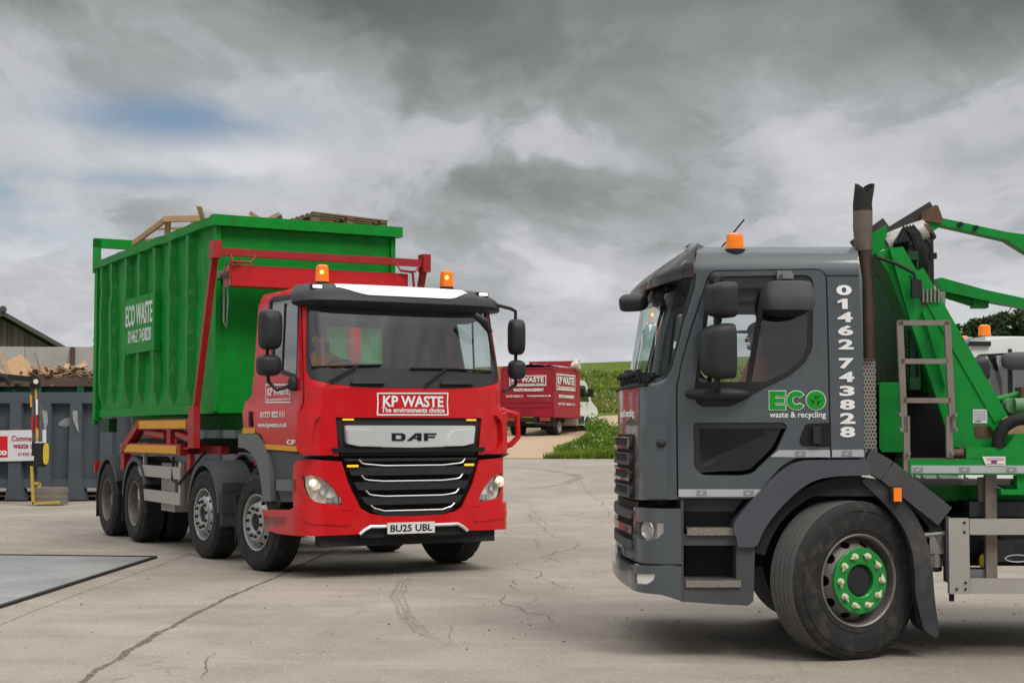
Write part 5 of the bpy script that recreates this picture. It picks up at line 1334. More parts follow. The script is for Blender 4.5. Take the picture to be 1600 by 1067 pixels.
for ch, y0, y1, xc in (('0', 143, 193, 810), ('1', 210, 260, 808), ('4', 275, 325, 815), ('6', 340, 390, 818), ('2', 408, 458, 820), ('7', 500, 552, 822), ('4', 567, 617, 823), ('3', 636, 686, 825), ('8', 703, 753, 827), ('2', 768, 822, 828), ('8', 836, 888, 828)):
    if ch == '1':
        q, w = HG.px(G, 1060 + (xc - 30) / 3.1375, 400 + y1 / 3.1375), HG.px(G, 1060 + (xc + 26) / 3.1375, 400 + y0 / 3.1375)
        b.panel(HG, [(q[0] + (w[0] - q[0]) * x, q[1] + (w[1] - q[1]) * y) for x, y in ((.42, 0), (.9, 0), (.9, 1), (.5, 1), (.02, .76), (.02, .56), (.42, .68))], [], .006, .004); continue
    X0, X1 = 1060 + (xc - (36 if ch != '1' else 28)) / 3.1375, 1060 + (xc + (38 if ch != '1' else 26)) / 3.1375
    ptext(b, ch, HG, G, (X0, 400 + y1 / 3.1375), (X1, 400 + y0 / 3.1375), bold=.04, off=.006)
b.build('lettering', DECAL, gcab)
b = MB(); z_ = HG.px(G, 990, 650); b.text('waste & recycling', HG, (.12, z_[1] - .02), (z_[0] + .02, z_[1] + .05), bold=.015, off=.004); b.build('lettering', DECAL, gcab)
# front: grille bay, slats, corner panel with repeater lamp
zg0, zg1 = HG.px(G, 985, 778)[1], HG.px(G, 985, 678)[1]
BRONZE = mat('dark glossy grille plastic', (.05, .028, .022), .3, coat=.5)
b = MB(); b.panel(HG, rect(-.80, zg0, .80, zg1), [], .004, .02); grl = b.build('front_grille', BLACK, gry)
for k in range(4):
    z0 = zg0 + (zg1 - zg0) * (.02 + .25 * k); z1 = z0 + (zg1 - zg0) * .19
    b = MB(); b.panel(HG, rounded(rect(-.78 + .02 * k * 0, z0, .78, z1), .04, 3), [rounded(rect(-.70, z0 + .022, .70, z1 - .012), .02, 2)], .03, .05, bev=.01); b.build('grille_slat', BRONZE if k % 2 else GPLAST, grl)
    b = MB()
    for j in range(3): b.panel(HG, rect(-.69, z0 + .024 + j * (z1 - z0 - .04) / 3, .69, z0 + .030 + j * (z1 - z0 - .04) / 3), [], .02, .012)
    b.build('grille_bar', GPLAST, grl)
cp = rounded(gp([(1008, 668), (1042, 655), (1043, 778), (1009, 778)]), .02, 2)
b = MB(); b.panel(HG, cp, [], .022, .03, bev=.015); b.build('corner_panel', GREY, gry, 40)
b = MB(); p = HG.P(*HG.px(G, 1034, 693)); n_ = HG.N(*HG.px(G, 1034, 693)); b.ball(p + n_ * .025, (.035, .02, .028), 12); b.build('repeater_lamp', PLAST, gry)
# bumper
HGB = Hull(1.185, 1.505, .06, .20, .32, .2)
gb = lambda pts: [HGB.px(G, x, y) for x, y in pts]
up_ = gb([(1001, 793), (1063.5, 793), (1065, 881), (1000, 881)]); gw0 = min(k[0] for k in gb([(995, 834), (995, 814)])) - .08; q_hl = rounded(gp([(997, 814), (1045, 814.5), (1045, 832), (1033, 843), (1008, 844), (997, 834)]), .015, 3)
zt_, zb_ = up_[0][1], up_[2][1]
uo = [(up_[2][0], zb_), (up_[1][0], zt_), (gw0, zt_), (gw0 - .08, zb_ + .07), (-gw0 + .08, zb_ + .07), (-gw0, zt_), (-up_[1][0], zt_), (-up_[2][0], zb_)]
b = MB(); b.panel(HGB, uo, [q_hl, mirror(q_hl)], 0, .04, bev=.008); b.build('bumper', GREY, gry, 30)
b = MB(); b.panel(HGB, [(.10 - gw0, zb_ + .06), (gw0 - .10, zb_ + .06), (gw0 - .01, zt_ + .03), (.01 - gw0, zt_ + .03)], [], -.03, .02); lgr = b.build('lower_grille', BLACK, gry)
for k in range(3): 
    z0 = zb_ + .075 + k * (zt_ - zb_ - .06) / 3; b = MB(); b.panel(HGB, rounded(rect(.06 - gw0, z0, gw0 - .06, z0 + .055), .02, 2), [], .012, .04, bev=.01); b.build('grille_slat', BRONZE if k % 2 else GPLAST, lgr)
for f in (lambda k: k, mirror):
    b = MB(); b.panel(HGB, inset(f(q_hl), -.002), [], -.06, .02); hd = b.build('headlight', LAMPIN, gry)
    b = MB(); b.panel(HGB, inset(f(q_hl), .001), [], .004, .006, bev=.002); b.build('headlight_lens', CLEAR, hd)
    c = HGB.px(G, 1010, 828); s_ = -1 if f is mirror else 1; p = HGB.P(s_ * c[0], c[1]) - HGB.N(s_ * c[0], c[1]) * .04
    b = MB(); b.lathe([(.06, .03), (.055, .035), (.03, -.01), (.001, -.015)], 20, M=Matrix.Translation(p) @ Matrix.Rotation(s_ * -.9, 4, 'Z')); b.build('headlight_bowl', CHROME, hd)
    b = MB(); b.panel(HGB, inset(f(rounded(gb([(1024, 817), (1044, 817), (1043, 832), (1032, 841), (1024, 841)]), .01, 2)), .0), [], -.03, .015, bev=.004); b.build('indicator_bowl', CHROME, hd)
lo_ = gb([(988, 882), (1046, 882), (1064, 884), (1064, 938), (1033, 928), (990, 918)])
zc = lo_[-1][1] + .02
q = [(0, lo_[0][1])] + lo_ + [(0, zc)]; q = q + mirror(lo_)
fog = rounded(gb([(997, 896), (1026, 896), (1024, 905), (1015, 912), (998, 911)]), .01, 2)
b = MB(); b.panel(HGB, q, [fog, mirror(fog)], .025, .05, bev=.012); b.build('bumper_lower', GREY, gry, 30)
for f in (lambda k: k, mirror):
    b = MB(); b.panel(HGB, inset(f(fog), -.002), [], .012, .03, bev=.004); b.build('fog_lamp', LAMPIN, gry)
b = MB(); xx = HGB.P(0, .6).x + .03; pf = Flat((xx, 0, 0), (0, 1, 0), (0, 0, 1)); b.panel(pf, rect(-.26, .55, .26, .66), [], 0, .01, sub=False); b.build('number_plate', PLATE, gry)
# steps between bumper and wheel, mudguard skirts (both sides)
YS = 1.17
gs = lambda pts, y=YS: [(lambda k: (-k[0], k[2]))(G.on(x, y_, 1, y)) for x, y_ in pts]
fend = gs([(1151, 845), (1142, 820), (1169, 785), (1208.6, 743), (1235, 723.5), (1257, 718.5), (1350, 717.5), (1358, 728), (1358, 742), (1304, 743.3), (1271, 749), (1245, 765.6), (1212, 798.5), (1191, 828), (1181, 854), (1151, 854)])
skirt = gs([(1064, 884), (1066, 904), (1150, 904), (1150, 853), (1179, 853), (1177, 938), (1168, 945.5), (1120, 943), (1064, 939)])
well = gs([(1062, 778), (1190, 778), (1180, 900), (1064, 905)]); st1 = gs([(1068, 834), (1151, 834), (1151, 852), (1068, 852)]); tr1 = gs([(1074, 825), (1150, 825), (1150, 836), (1074, 836)]); tr2 = gs([(1071, 906), (1157, 906), (1157, 916.5), (1071, 916.5)])
cheek = gs([(1063.5, 779), (1068, 779), (1068, 905), (1065, 905)]); up2 = gs([(1066, 781), (1165, 781), (1150, 800), (1066, 800)])
TREADM = mat('step tread aluminium', (.27, .235, .195), .6, metal=.3, var=.35, scale=60, bump=.8, bscale=90)
for s_ in (1, -1):
    SS = Flat((0, s_ * YS, 0), (-1, 0, 0), (0, 0, 1), (0, s_, 0))
    for nm, pl_, of, th, m_, bv in (('fender', rounded(fend, [.03, .12, .14, .16, .14, .14, .02, .03, .02, .12, .14, .14, .14, .12, .03, .02], 4), .045, .34, FENDER, .022), ('step_skirt', skirt, .015, .22, GPLAST, .012), ('step_well', well, -.26, .02, GPLAST, 0), ('step', st1, -.02, .22, GPLAST, .015), ('step_tread', tr1, .0, .22, TREADM, .004), ('step_tread', tr2, .03, .22, TREADM, .004), ('step_cheek', cheek, 0, .24, GPLAST, .006), ('step_panel', up2, -.10, .1, GPLAST, .01)):
        b = MB(); b.panel(SS, pl_, [], of, th, bev=bv, sub=False); b.build(nm, m_, gry, fix=True)
    arch_guard(gry, 0, .52, .66, s_ * .72, s_ * 1.12, 15, 168, CHASSIS, 'wheel_housing')
# rubber mudguard behind the wheel with its flap and amber marker
rg = gs([(1342, 749), (1364, 745), (1399, 769), (1425, 795), (1445, 831), (1456, 874), (1461, 940), (1468, 988), (1464, 997), (1444, 986), (1430, 927), (1430, 897), (1425, 854), (1409, 818), (1382.5, 786)], 1.14)
for s_ in (1, -1):
    SS = Flat((0, s_ * 1.14, 0), (-1, 0, 0), (0, 0, 1), (0, s_, 0)); b = MB(); b.panel(SS, rounded(rg, .10, 4), [], .0, .34, bev=.014, sub=False); b.build('rear_mudguard', mat('mud splashed rubber', (.035, .038, .044), .6, var=.2, dirt=.6, dirtcol=(.16, .13, .10), dscale=3), gry, fix=True)
a = G.on(1399, 772, 1, 1.16); b = MB(); b.box(a, (.075, .05, .10), bev=.02); mk = b.build('side_marker', CHASSIS, gry); b = MB(); b.box((a[0] - .005, a[1] + .03, a[2]), (.05, .04, .09), bev=.018, seg=3); b.build('marker_lens', AMBER, mk)
# mirrors
b = MB(); p1 = G.on(1142, 469, 1, 1.36); p2 = G.on(1140, 549, 1, 1.36)
mirror_head(b, p1, (.23, .17, .235), .35, sq=.42); mh1 = b.build('mirror', PLAST, gry); b = MB(); mirror_head(b, p2, (.235, .19, .365), .35, sq=.38); b.build('mirror', PLAST, gry)
top_ = G.on(1118, 436, 1, 1.17); bs = G.on(1122, 616, 1, 1.19)
b = MB(); b.tube([top_, (p1[0] + .09, 1.34, top_[2] - .01), (p1[0] + .09, 1.36, p1[2]), (p2[0] + .09, 1.36, p2[2]), (bs[0] + .02, 1.32, bs[2] + .05), (bs[0], 1.2, bs[2])], .021, 10); b.ball(bs, (.22, .09, .045), 18, .8); b.ball(top_, (.05, .05, .05), 12); b.build('mirror_arm', PLAST, gry)
b = MB(); q1 = (p1[0] + .04, -1.4, p1[2]); q2 = (p2[0] + .04, -1.4, p2[2]); mirror_head(b, q1, (.22, .16, .22), -.35); mirror_head(b, q2, (.22, .17, .34), -.35); b.tube([(q1[0], -1.15, q1[2] + .12), q1, q2, (q2[0], -1.15, q2[2] - .2)], .02, 8); b.build('mirror', PLAST, gry)
k_ = G.on(1232, 462, 1, 1.34); b = MB(); rings = []
for z, rx, ry in ((.095, .10, .05), (.088, .145, .085), (.0, .165, .115), (-.07, .165, .12), (-.10, .15, .11)):
    rings.append([(k_[0] + math.copysign(abs(math.cos(2 * math.pi * i / 28)) ** .55, math.cos(2 * math.pi * i / 28)) * rx, k_[1] + math.copysign(abs(math.sin(2 * math.pi * i / 28)) ** .55, math.sin(2 * math.pi * i / 28)) * ry, k_[2] + z) for i in range(28)])
b.loft(rings); km = b.build('kerb_mirror', GPLAST, gry); b = MB(); b.ball((k_[0] + .02, k_[1], k_[2] - .10), (.14, .10, .045), 20); b.build('mirror_glass', BLACK, km)
b = MB(); b.box((k_[0], 1.24, k_[2] + .13), (.07, .20, .035), bev=.008); b.box((k_[0], 1.185, k_[2] + .15), (.10, .03, .06), bev=.006); b.build('mirror_bracket', STEEL, gry)
# sun visor and front mirror
UE = HG.u_of(1.06, 1.17, 2.5); us = [-UE + 2 * UE * i / 54 for i in range(55)]; rings = []
for u in us:
    k = abs(u) / UE; n = HG.N(u, 2.3); n.z = 0; n.normalize(); q = HG.P(u, 2.52); sd_ = sm(.72, 1, k)
    Lp = q + n * (.095 - .07 * sd_); Lp.z = 2.528 + .052 * sd_
    Tp = Vector((min(1.03, Lp.x - .015), q.y * (.90 + .085 * sd_), 2.768 - .02 * sd_))
    up_v = Vector((0, 0, 1)); f = lambda a, dz, o=0: Tp.lerp(Lp, a) + up_v * dz + n * o
    rings.append([Tp, f(.3, .022), f(.6, .034), f(.85, .026, .004), f(.97, .008, .008), Lp, Lp - up_v * .05 + n * .004 * (1 - sd_), Lp - n * .014 - up_v * .05, f(.85, -.05, -.03), f(.5, -.05, -.03), Tp - up_v * .055])
b = MB(); b.loft(rings); vs_ = b.build('sun_visor', mat('smoked visor plastic', (.035, .034, .033), .35, coat=.3, var=.1), gry, 50)
for px_, py_ in ((1059, 397), (1068, 396.5), (1038, 425), (1049, 422.5), (1000, 437)):
    pass
b = MB()
for i_, a_ in ((9, .35), (9, .8), (11, .35), (11, .8), (20, .6)):
    r_ = rings[i_]; b.ball(r_[0].lerp(r_[5], a_) + Vector((0, 0, .036)), .014, 8)
b.build('visor_bolt', BLACK, vs_)
fm = Vector(G.on(992, 471, 1, .75)); b = MB()
mirror_head(b, fm, (.20, .11, .115), 1.15, .35, .5); b.build('front_mirror', PLAST, gry); b = MB(); b.tube([fm, fm + Vector((-.06, .02, .03)), Vector(G.on(1012, 452, 1, .75)), Vector(G.on(1030, 444, 1, .8))], [.02, .022, .026, .03], 10); b.build('mirror_arm', PLAST, gry)
b = MB(); q = Vector(G.on(1046, 466, 1, .75)); b.ball(q, (.13, .16, .10), 16); b.build('sun_blind', PLAST, gry)
# roof: beacon, marker lamp, aerial
bp_ = G.on(1148, 392.5, 1, 1.03); o = beacon(gry, (bp_[0], bp_[1], bp_[2] - .02), .062, .14, False)
b = MB(); q = G.on(1136, 401, 1, 1.05); b.box(q, (.14, .06, .055), bev=.02); b.build('roof_lamp', CHASSIS, gry)
b = MB(); b.tube([G.on(1113, 404, 1, .9), G.on(1163, 343, 1, .9)], .006, 6); b.build('aerial', BLACK, gry)
# exhaust stack with perforated guard
ex = lambda px_, py_: Vector(G.on(px_, py_, 1, 1.0))
STACK = mat('scorched exhaust steel', (.10, .068, .05), .45, metal=.6, var=.5, scale=4, dirt=.4, dirtcol=(.05, .035, .03)); STACKT = mat('dull exhaust collar', (.17, .145, .12), .5, metal=.5, var=.4, scale=6, dirt=.5, dirtcol=(.06, .045, .035))
b = MB(); b.tube([ex(1357, 560), ex(1355, 478), ex(1350, 385)], .048, 20); b.build('exhaust_pipe', STACK, gry)
b = MB(); b.tube([ex(1349.5, 392), ex(1348, 374), ex(1348, 358), ex(1348, 330)], [.055, .058, .066, .066], 22); t0_ = ex(1348, 332); t1_ = ex(1349, 312)
b.build('exhaust_collar', STACKT, gry)
b = MB(); n = 24; rings = []
c0, c1, c2 = ex(1348, 331), ex(1347.5, 318), ex(1351.5, 298)
for c, ry, cut in ((c0, .066, 0), (c1, .064, 0), (c2, .066, 1)):
    g = []
    for i in range(n):
        a = 2 * math.pi * i / n; z = 0
        if cut: z = .045 * abs(math.cos(a)) ** .8 + .03 * math.sin(-a)
        g.append(c + Vector((ry * math.cos(a), ry * math.sin(a), z)))
    rings.append(g)
rin = [[c.lerp(sum(g, Vector()) / n, .1) for c in g] for g in rings]
b.loft(rings + rin[::-1], cap=False); b.build('exhaust_tip', mat('sooty exhaust tip', (.02, .018, .017), .7, var=.5), gry)
def perf_mat():
    m = bpy.data.materials.new('perforated guard'); m.use_nodes = True; t = NT(m.node_tree); b = t.n['Principled BSDF']
    P = t.add('ShaderNodeTexCoord').outputs['Object']; s_ = t.add('ShaderNodeSeparateXYZ'); t.put(s_.inputs[0], P)
    sx, sz = t.m('DIVIDE', s_.outputs[0], .022), t.m('DIVIDE', s_.outputs[2], .024)
    row = t.m('FLOOR', sz); fx = t.m('SUBTRACT', t.m('FRACT', t.m('ADD', sx, t.m('MULTIPLY', row, .5))), .5); fz = t.m('SUBTRACT', t.m('FRACT', sz), .5)
    d = t.m('SQRT', t.m('ADD', t.m('MULTIPLY', fx, fx), t.m('MULTIPLY', fz, fz)))
    hole = t.m('LESS_THAN', d, .29)
    b.inputs['Base Color'].default_value = (.34, .31, .28, 1); b.inputs['Metallic'].default_value = .5; b.inputs['Roughness'].default_value = .5
    t.put(b.inputs['Alpha'], t.m('SUBTRACT', 1., hole)); return m
b = MB(); b.bar(ex(1356.5, 479), ex(1360, 713), .085, .012, up=(0, 1, 0)); b.build('exhaust_guard', perf_mat(), gry)
b = MB(); b.bar(ex(1358, 479) + Vector((0, -.07, 0)), ex(1361, 713) + Vector((0, -.07, 0)), .06, .05, up=(0, 1, 0)); b.build('exhaust_core', BLACK, gry)
# intake duct: dark box section running down behind the mudguard
DUCT = mat('dark grey duct', (.06, .062, .066), .42, coat=.2, var=.2, dirt=.4, dirtcol=(.14, .13, .12))
d0, d1, d2 = Vector(G.on(1351, 716, 1, 1.12)), Vector(G.on(1384, 735, 1, 1.12)), Vector(G.on(1474, 806, 1, 1.12))
b = MB(); b.bar(d0, d1, .15, .085, up=(0, 1, 0), bev=.01); b.bar(d1, d2, .15, .085, up=(0, 1, 0), bev=.01); dd = Vector(G.on(1460, 890, 1, 1.0)); b.tube([d2 + Vector((.03, -.06, -.05)), dd], .05, 12); b.bar(d2 + Vector((-.02, 0, 0)), Vector(G.on(1480, 908, 1, 1.1)), .03, .08, up=(0, 1, 0), bev=.01); b.build('intake_duct', DUCT, gry)
b = MB(); q = Vector(G.on(1461, 850, 1, 1.08)); b.tube([q + Vector((0, 0, .12)), q - Vector((0, 0, .15))], .04, 12); b.box(q, (.09, .08, .12), bev=.02); b.box(q - Vector((-.05, 0, .1)), (.05, .06, .2), bev=.01); b.tube([q + Vector((.1, .03, .06)), q + Vector((-.1, .03, .08))], .018, 8); b.build('filter_drain', STEEL, gry)
# wheels
NUTS = mat('cream nut covers', (.62, .58, .40), .5, var=.1)
HUBG = mat('green hub ring', (.003, .22, .03), .4, coat=.3, var=.1, dirt=.1)
gw = make_wheel('bald', gry, RUSTRIM, HUBG, NUTS, TREAD); set_wheel(gw, -.02, 1.20, .52, math.radians(26), .3)
w = copy_part(gw, gry); set_wheel(w, -.02, -1.20, .52, math.radians(26), .6)
gr_ = make_wheel('rear', gry, RUSTRIM, RUSTRIM, NUTS); set_wheel(gr_, -3.7, 1.2, .52)
for y in (.85, -.85, -1.2): w = copy_part(gr_, gry); set_wheel(w, -3.7, y, .52)
# chassis
b = MB()
for s_ in (-1, 1): b.box((-1.7, s_ * .42, .88), (5.4, .09, .27))
for x in (.7, -.6, -1.4, -2.6, -4.2): b.box((x, 0, .88), (.1, .9, .2))
for x in (0, -3.7): b.tube([(x, -1.0, .5), (x, 1.0, .5)], .08, 10); b.box((x, 0, .52), (.3, .4, .3), bev=.08)
b.box((.35, 0, .85), (1.1, .95, .6)); b.box((.9, 0, .62), (.4, 1.9, .3)); b.box((-1.3, -.75, .75), (1.2, .6, .55)); b.build('chassis', CHASSIS, gry)
# body: gantry, deck, arms
gy = lambda px_, py_, y: Vector(G.on(px_, py_, 1, y))
gsy = lambda pts, y: [(lambda k: (-k[0], k[2]))(G.on(x, y_, 1, y)) for x, y_ in pts]
plate_ = gsy([(1390, 388), (1411, 385.6), (1432, 422), (1454, 457.6), (1485, 512), (1548, 615), (1568, 660), (1584, 703), (1487, 713), (1480.5, 676), (1461, 615), (1441, 556), (1424, 508), (1407, 448)], 1.02)
hole_ = rounded(gsy([(1521, 664), (1548, 664.5), (1553.6, 676), (1553, 686), (1527, 686.5), (1521, 681)], 1.02), .02, 2)
for s_ in (1, -1):
    SS = Flat((0, s_ * 1.02, 0), (-1, 0, 0), (0, 0, 1), (0, s_, 0)); b = MB(); b.panel(SS, plate_, [hole_], 0, .035, bev=.006, sub=False)
    i0 = gy(1432, 424, 1.02); i1 = gy(1564, 655, 1.02); b.bar((i0.x, s_ * 1.02, i0.z), (i1.x, s_ * 1.02, i1.z), .10, .02, up=(0, 1, 0), bev=.004)
    b.build('gantry_plate', TGREEN, gry, fix=True)
    b = MB(); q = gsy([(1364, 398), (1390, 388), (1407, 448), (1424, 508), (1441, 556), (1461, 615), (1452, 612), (1420, 520), (1385, 430)], .9)
    SS = Flat((0, s_ * .98, 0), (-1, 0, 0), (0, 0, 1), (0, s_, 0)); b.panel(SS, q, [], 0, .30, bev=.01, sub=False); b.build('gantry_post', TGREEN, gry, fix=True)
b = MB(); j0, j1 = gy(1442, 485, 1.04), gy(1478, 605, 1.04); b.tube([j0, j1], .012, 8); b.build('gantry_rib', TGREEN, gry)
mx = gy(1416, 500, .9).x; zt2 = gy(1380, 402, .9).z; zb2_ = gy(1400, 600, .9).z
def mesh_mat():
    m = bpy.data.materials.new('expanded green mesh'); m.use_nodes = True; t = NT(m.node_tree); b = t.n['Principled BSDF']
    P = t.add('ShaderNodeTexCoord').outputs['Object']; s_ = t.add('ShaderNodeSeparateXYZ'); t.put(s_.inputs[0], P)
    u = t.m('DIVIDE', s_.outputs[1], .075); v = t.m('DIVIDE', s_.outputs[2], .034)
    f = lambda k: t.m('ABSOLUTE', t.m('SUBTRACT', t.m('FRACT', k), .5))
    d = t.m('MAXIMUM', f(t.m('ADD', u, v)), f(t.m('SUBTRACT', u, v)))
    b.inputs['Base Color'].default_value = (.004, .12, .025, 1); b.inputs['Roughness'].default_value = .5
    t.put(b.inputs['Alpha'], t.m('GREATER_THAN', d, .36)); return m
b = MB(); b.box((mx, -.02, (zt2 + zb2_) / 2), (.006, 1.9, zt2 - zb2_)); b.build('headboard_mesh', mesh_mat(), gry)
b = MB()
for y in (-.95, -.45, .05, .5, .93): b.box((mx - .03, y, (zt2 + zb2_) / 2), (.04, .04, zt2 - zb2_))
b.box((mx - .03, 0, zt2), (.07, 2.0, .06)); b.box((mx - .03, 0, zb2_), (.07, 2.0, .08)); b.box((mx - .07, 0, (zt2 + zb2_) / 2), (.02, 1.9, zt2 - zb2_)); b.build('headboard_frame', DGREEN, gry)
b = MB(); a_ = gsy([(1374, 600), (1378, 597), (1414, 597), (1414, 706), (1378, 706), (1374, 700)], .92); SS = Flat((0, .92, 0), (-1, 0, 0), (0, 0, 1), (0, 1, 0)); b.panel(SS, a_, [], 0, 1.6, bev=.02, sub=False); b.build('oil_tank', TGREEN, gry, fix=True)
b = MB(); q = gy(1450, 660, .7); b.box((q.x, 0, q.z), (.5, 1.5, .55)); b.build('dark_void_box', BLACK, gry)  # black box added for the dark void here: its shade is in the colour
SS = Flat((0, .86, 0), (-1, 0, 0), (0, 0, 1), (0, 1, 0)); b = MB(); b.panel(SS, gsy([(1361, 366), (1385, 351), (1386, 387), (1364, 399)], .86), [], 0, .05, bev=.005, sub=False); b.build('head_bracket', TGREEN, gry, fix=True)
b = MB(); b.bar(gy(1334, 387, .7), gy(1386, 350, .7), .10, .012, up=(0, 1, 0)); b.bar(gy(1388, 368, .74), gy(1458, 325, .74), .10, .03, up=(0, 1, 0), bev=.006); b.build('head_bar', mat('dark weathered steel', (.05, .045, .042), .55, metal=.3, var=.3, dirt=.4), gry)
b = MB(); b.tube([gy(1384, 384, .8), gy(1402, 376, .8), gy(1422, 368, .8), gy(1446, 360, .8)], .078, 18); rm = b.build('lift_ram', mat('dull white ram', (.42, .40, .38), .4, metal=.3, var=.2, dirt=.5, dirtcol=(.1, .09, .08)), gry)
b = MB(); b.tube([gy(1440, 363, .8), gy(1452, 357.5, .8)], .05, 14); b.tube([gy(1446, 362, .8), gy(1449, 359, .8)], .083, 16); b.build('ram_head', RUST, rm)
b = MB()
for k in range(4): b.tube([gy(1398 + 5 * k, 400, .82), gy(1400 + 6 * k, 380 - k, .9), gy(1412 + 5 * k, 356 - k, .86), gy(1424 + 4 * k, 366, .9), gy(1436 + 3 * k, 400, .9), gy(1444 + 3 * k, 455, .95)], .016, 8)
b.tube([gy(1447, 375, .95), gy(1453, 380, .98), gy(1456, 392, .98), gy(1453, 404, .98)], .013, 8); b.box(gy(1457, 400, .98), (.05, .04, .04), bev=.012); b.build('hydraulic_hose', BLACK, gry)
b = MB(); b.box(gy(1437, 425, .7), (.12, .3, .5)); b.build('head_block', CHASSIS, gry)
b = MB(); b.box(gy(1454, 468, .96), (.17, .12, .10), bev=.01); [b.box(gy(1440 + 6 * k, 463, 1.0), (.012, .1, .09)) for k in range(5)]; b.build('valve_block', mat('cast alloy', (.22, .21, .20), .6, metal=.4, var=.3), gry)
b = MB(); SS = Flat((0, .80, 0), (-1, 0, 0), (0, 0, 1), (0, 1, 0)); b.panel(SS, gsy([(1440, 345), (1441, 332), (1461, 320.5), (1466, 321.5), (1473, 341), (1472, 350), (1458, 347)], .80), [], 0, .14, bev=.01, sub=False); b.build('arm_pivot', RUST, gry, fix=True)
arm_ = gsy([(1440, 346), (1458, 347), (1473, 341), (1573, 362.5), (1640, 371), (1760, 470), (1745, 490), (1640, 412), (1603, 393), (1574, 375), (1472, 352), (1451, 367)], .78)
arm2 = gsy([(1456, 438), (1465, 436), (1533, 455), (1640, 478), (1700, 560), (1680, 570), (1640, 492), (1525, 470), (1465, 456)], -.80)
for s_, pl_ in ((1, arm_), (-1, arm2)):
    SS = Flat((0, s_ * .78, 0), (-1, 0, 0), (0, 0, 1), (0, s_, 0)); b = MB(); b.panel(SS, pl_, [], 0 if s_ > 0 else .02, .12, bev=.008, sub=False); b.build('loading_arm', TGREEN, gry, fix=True)
b = MB(); b.tube([gy(1466, 456, -.78), gy(1524, 474, -.78)], .035, 10); b.box(gy(1530, 474, -.78), (.12, .1, .08), bev=.01); b.tube([gy(1520, 466, -.78), gy(1600, 480, -.78)], .02, 8); b.build('arm_ram', TGREEN, gry)
for px_ in (1500, 1524): b = MB(); q = gy(px_, 351 + (px_ - 1500) * .22, .79); b.tube([q, q + Vector((0, .02, 0))], .018, 10); b.build('pin', BLACK, gry)
# work lamp on its stalk
b = MB(); b.tube([gy(1370, 402, 1.06), gy(1400, 412, 1.08), gy(1428, 427, 1.08), gy(1431, 440, 1.08)], .012, 8); b.box(gy(1431.5, 451, 1.08), (.065, .05, .12), bev=.015); b.build('work_lamp', CHASSIS, gry)
# ladder
LY = 1.14; b = MB(); l_ = lambda px_, py_: gy(px_, py_, LY)
for q in (((1405.5, 502), (1413, 675)), ((1416, 650), (1416.5, 740)), ((1479.5, 502), (1488.5, 675)), ((1482.5, 650), (1483.5, 715))): b.bar(l_(*q[0]), l_(*q[1]), .042, .03, up=(0, 1, 0), bev=.006)
for y, x0, x1 in ((504.5, 1402, 1483), (564.5, 1407, 1480), (625.5, 1411, 1485)): b.bar(l_(x0, y), l_(x1, y), .034, .03, up=(0, 1, 0), bev=.005)
b.build('ladder', BSTEEL, gry)
b = MB()
for q in ((1405, 648), (1406, 671), (1491, 648), (1492, 671), (1418, 708), (1486, 708)): b.tube([l_(*q) + Vector((0, -.02, 0)), l_(*q) + Vector((0, .04, 0))], .012, 8)
b.build('bolt', STEEL, gry)
# deck
DS = Flat((0, 1.17, 0), (-1, 0, 0), (0, 0, 1), (0, 1, 0))
dk = lambda x, y: (lambda k: (-k[0], k[2]))(G.on(x, y, 1, 1.17))
za, zb3, zc_ = dk(1500, 717.5)[1], dk(1500, 727)[1], dk(1500, 739)[1]; u0_ = dk(1421.5, 727)[0]
b = MB(); b.panel(DS, rect(u0_, zc_ - .012, 3.9, za), [], 0, 2.34, bev=.008, sub=False); b.build('deck', TGREEN, gry, fix=True)
b = MB(); b.box((-(u0_ + .35), .9, za + .003), (.66, .5, .004)); b.build('deck_grip', mat('rusty deck top', (.10, .10, .05), .9, var=.5, scale=10, dirt=.8, dirtcol=(.16, .08, .04), dscale=8), gry)
b = MB(); b.panel(DS, rect(u0_ + .01, zc_, 3.9, zb3), [], .004, .004, sub=False); b.build('reflective_strip', REFL, gry)
for px_ in (1434, 1507, 1580): badge(dk, G, px_, 733.5, gry, .007)
b = MB(); k0 = dk(1511, 699)
b.panel(DS, rect(k0[0], za, 3.9, k0[1]), [], -.02, .5, bev=.012, sub=False); b.build('deck_box', TGREEN, gry, fix=True)
b = MB(); q = gy(1504, 708, 1.12); b.tube([q, q + Vector((.10, 0, 0))], .03, 10); b.box(q + Vector((-.03, -.1, 0)), (.1, .2, .08), bev=.01); b.build('stop_bolt', RUST, gry)
b = MB(); b.panel(DS, [dk(1540, 727), dk(1570.5, 727), dk(1570.5, 713), dk(1534, 713)], [], .008, .004, sub=False); lb = b.build('maker_label', PLATE, gry)
b = MB(); 
for y in (715.5, 718, 724.5): b.panel(DS, [dk(1541, y + .7), dk(1568, y + .7), dk(1568, y), dk(1541, y)], [], .0095, .001, sub=False)
b.build('print_lines', mat('red print', (.4, .08, .08), .5), lb)
b = MB(); b.panel(DS, [dk(1548, 723.6), dk(1557, 723.6), dk(1557, 719.3), dk(1548, 719.3)], [], .0095, .001, sub=False); b.build('flag_blue', mat('blue print', (.03, .05, .3), .5), lb)
b = MB(); b.panel(DS, [dk(1548, 722), dk(1557, 722), dk(1557, 721), dk(1548, 721)], [], .0105, .001, sub=False); b.panel(DS, [dk(1552, 723.6), dk(1553, 723.6), dk(1553, 719.3), dk(1552, 719.3)], [], .011, .001, sub=False); b.build('flag_cross', mat('red print flag', (.5, .03, .04), .5), lb)
GPL = Flat((0, 1.02, 0), (-1, 0, 0), (0, 0, 1), (0, 1, 0)); st = lambda x, y: (lambda k: (-k[0], k[2]))(G.on(x, y, 1, 1.02))
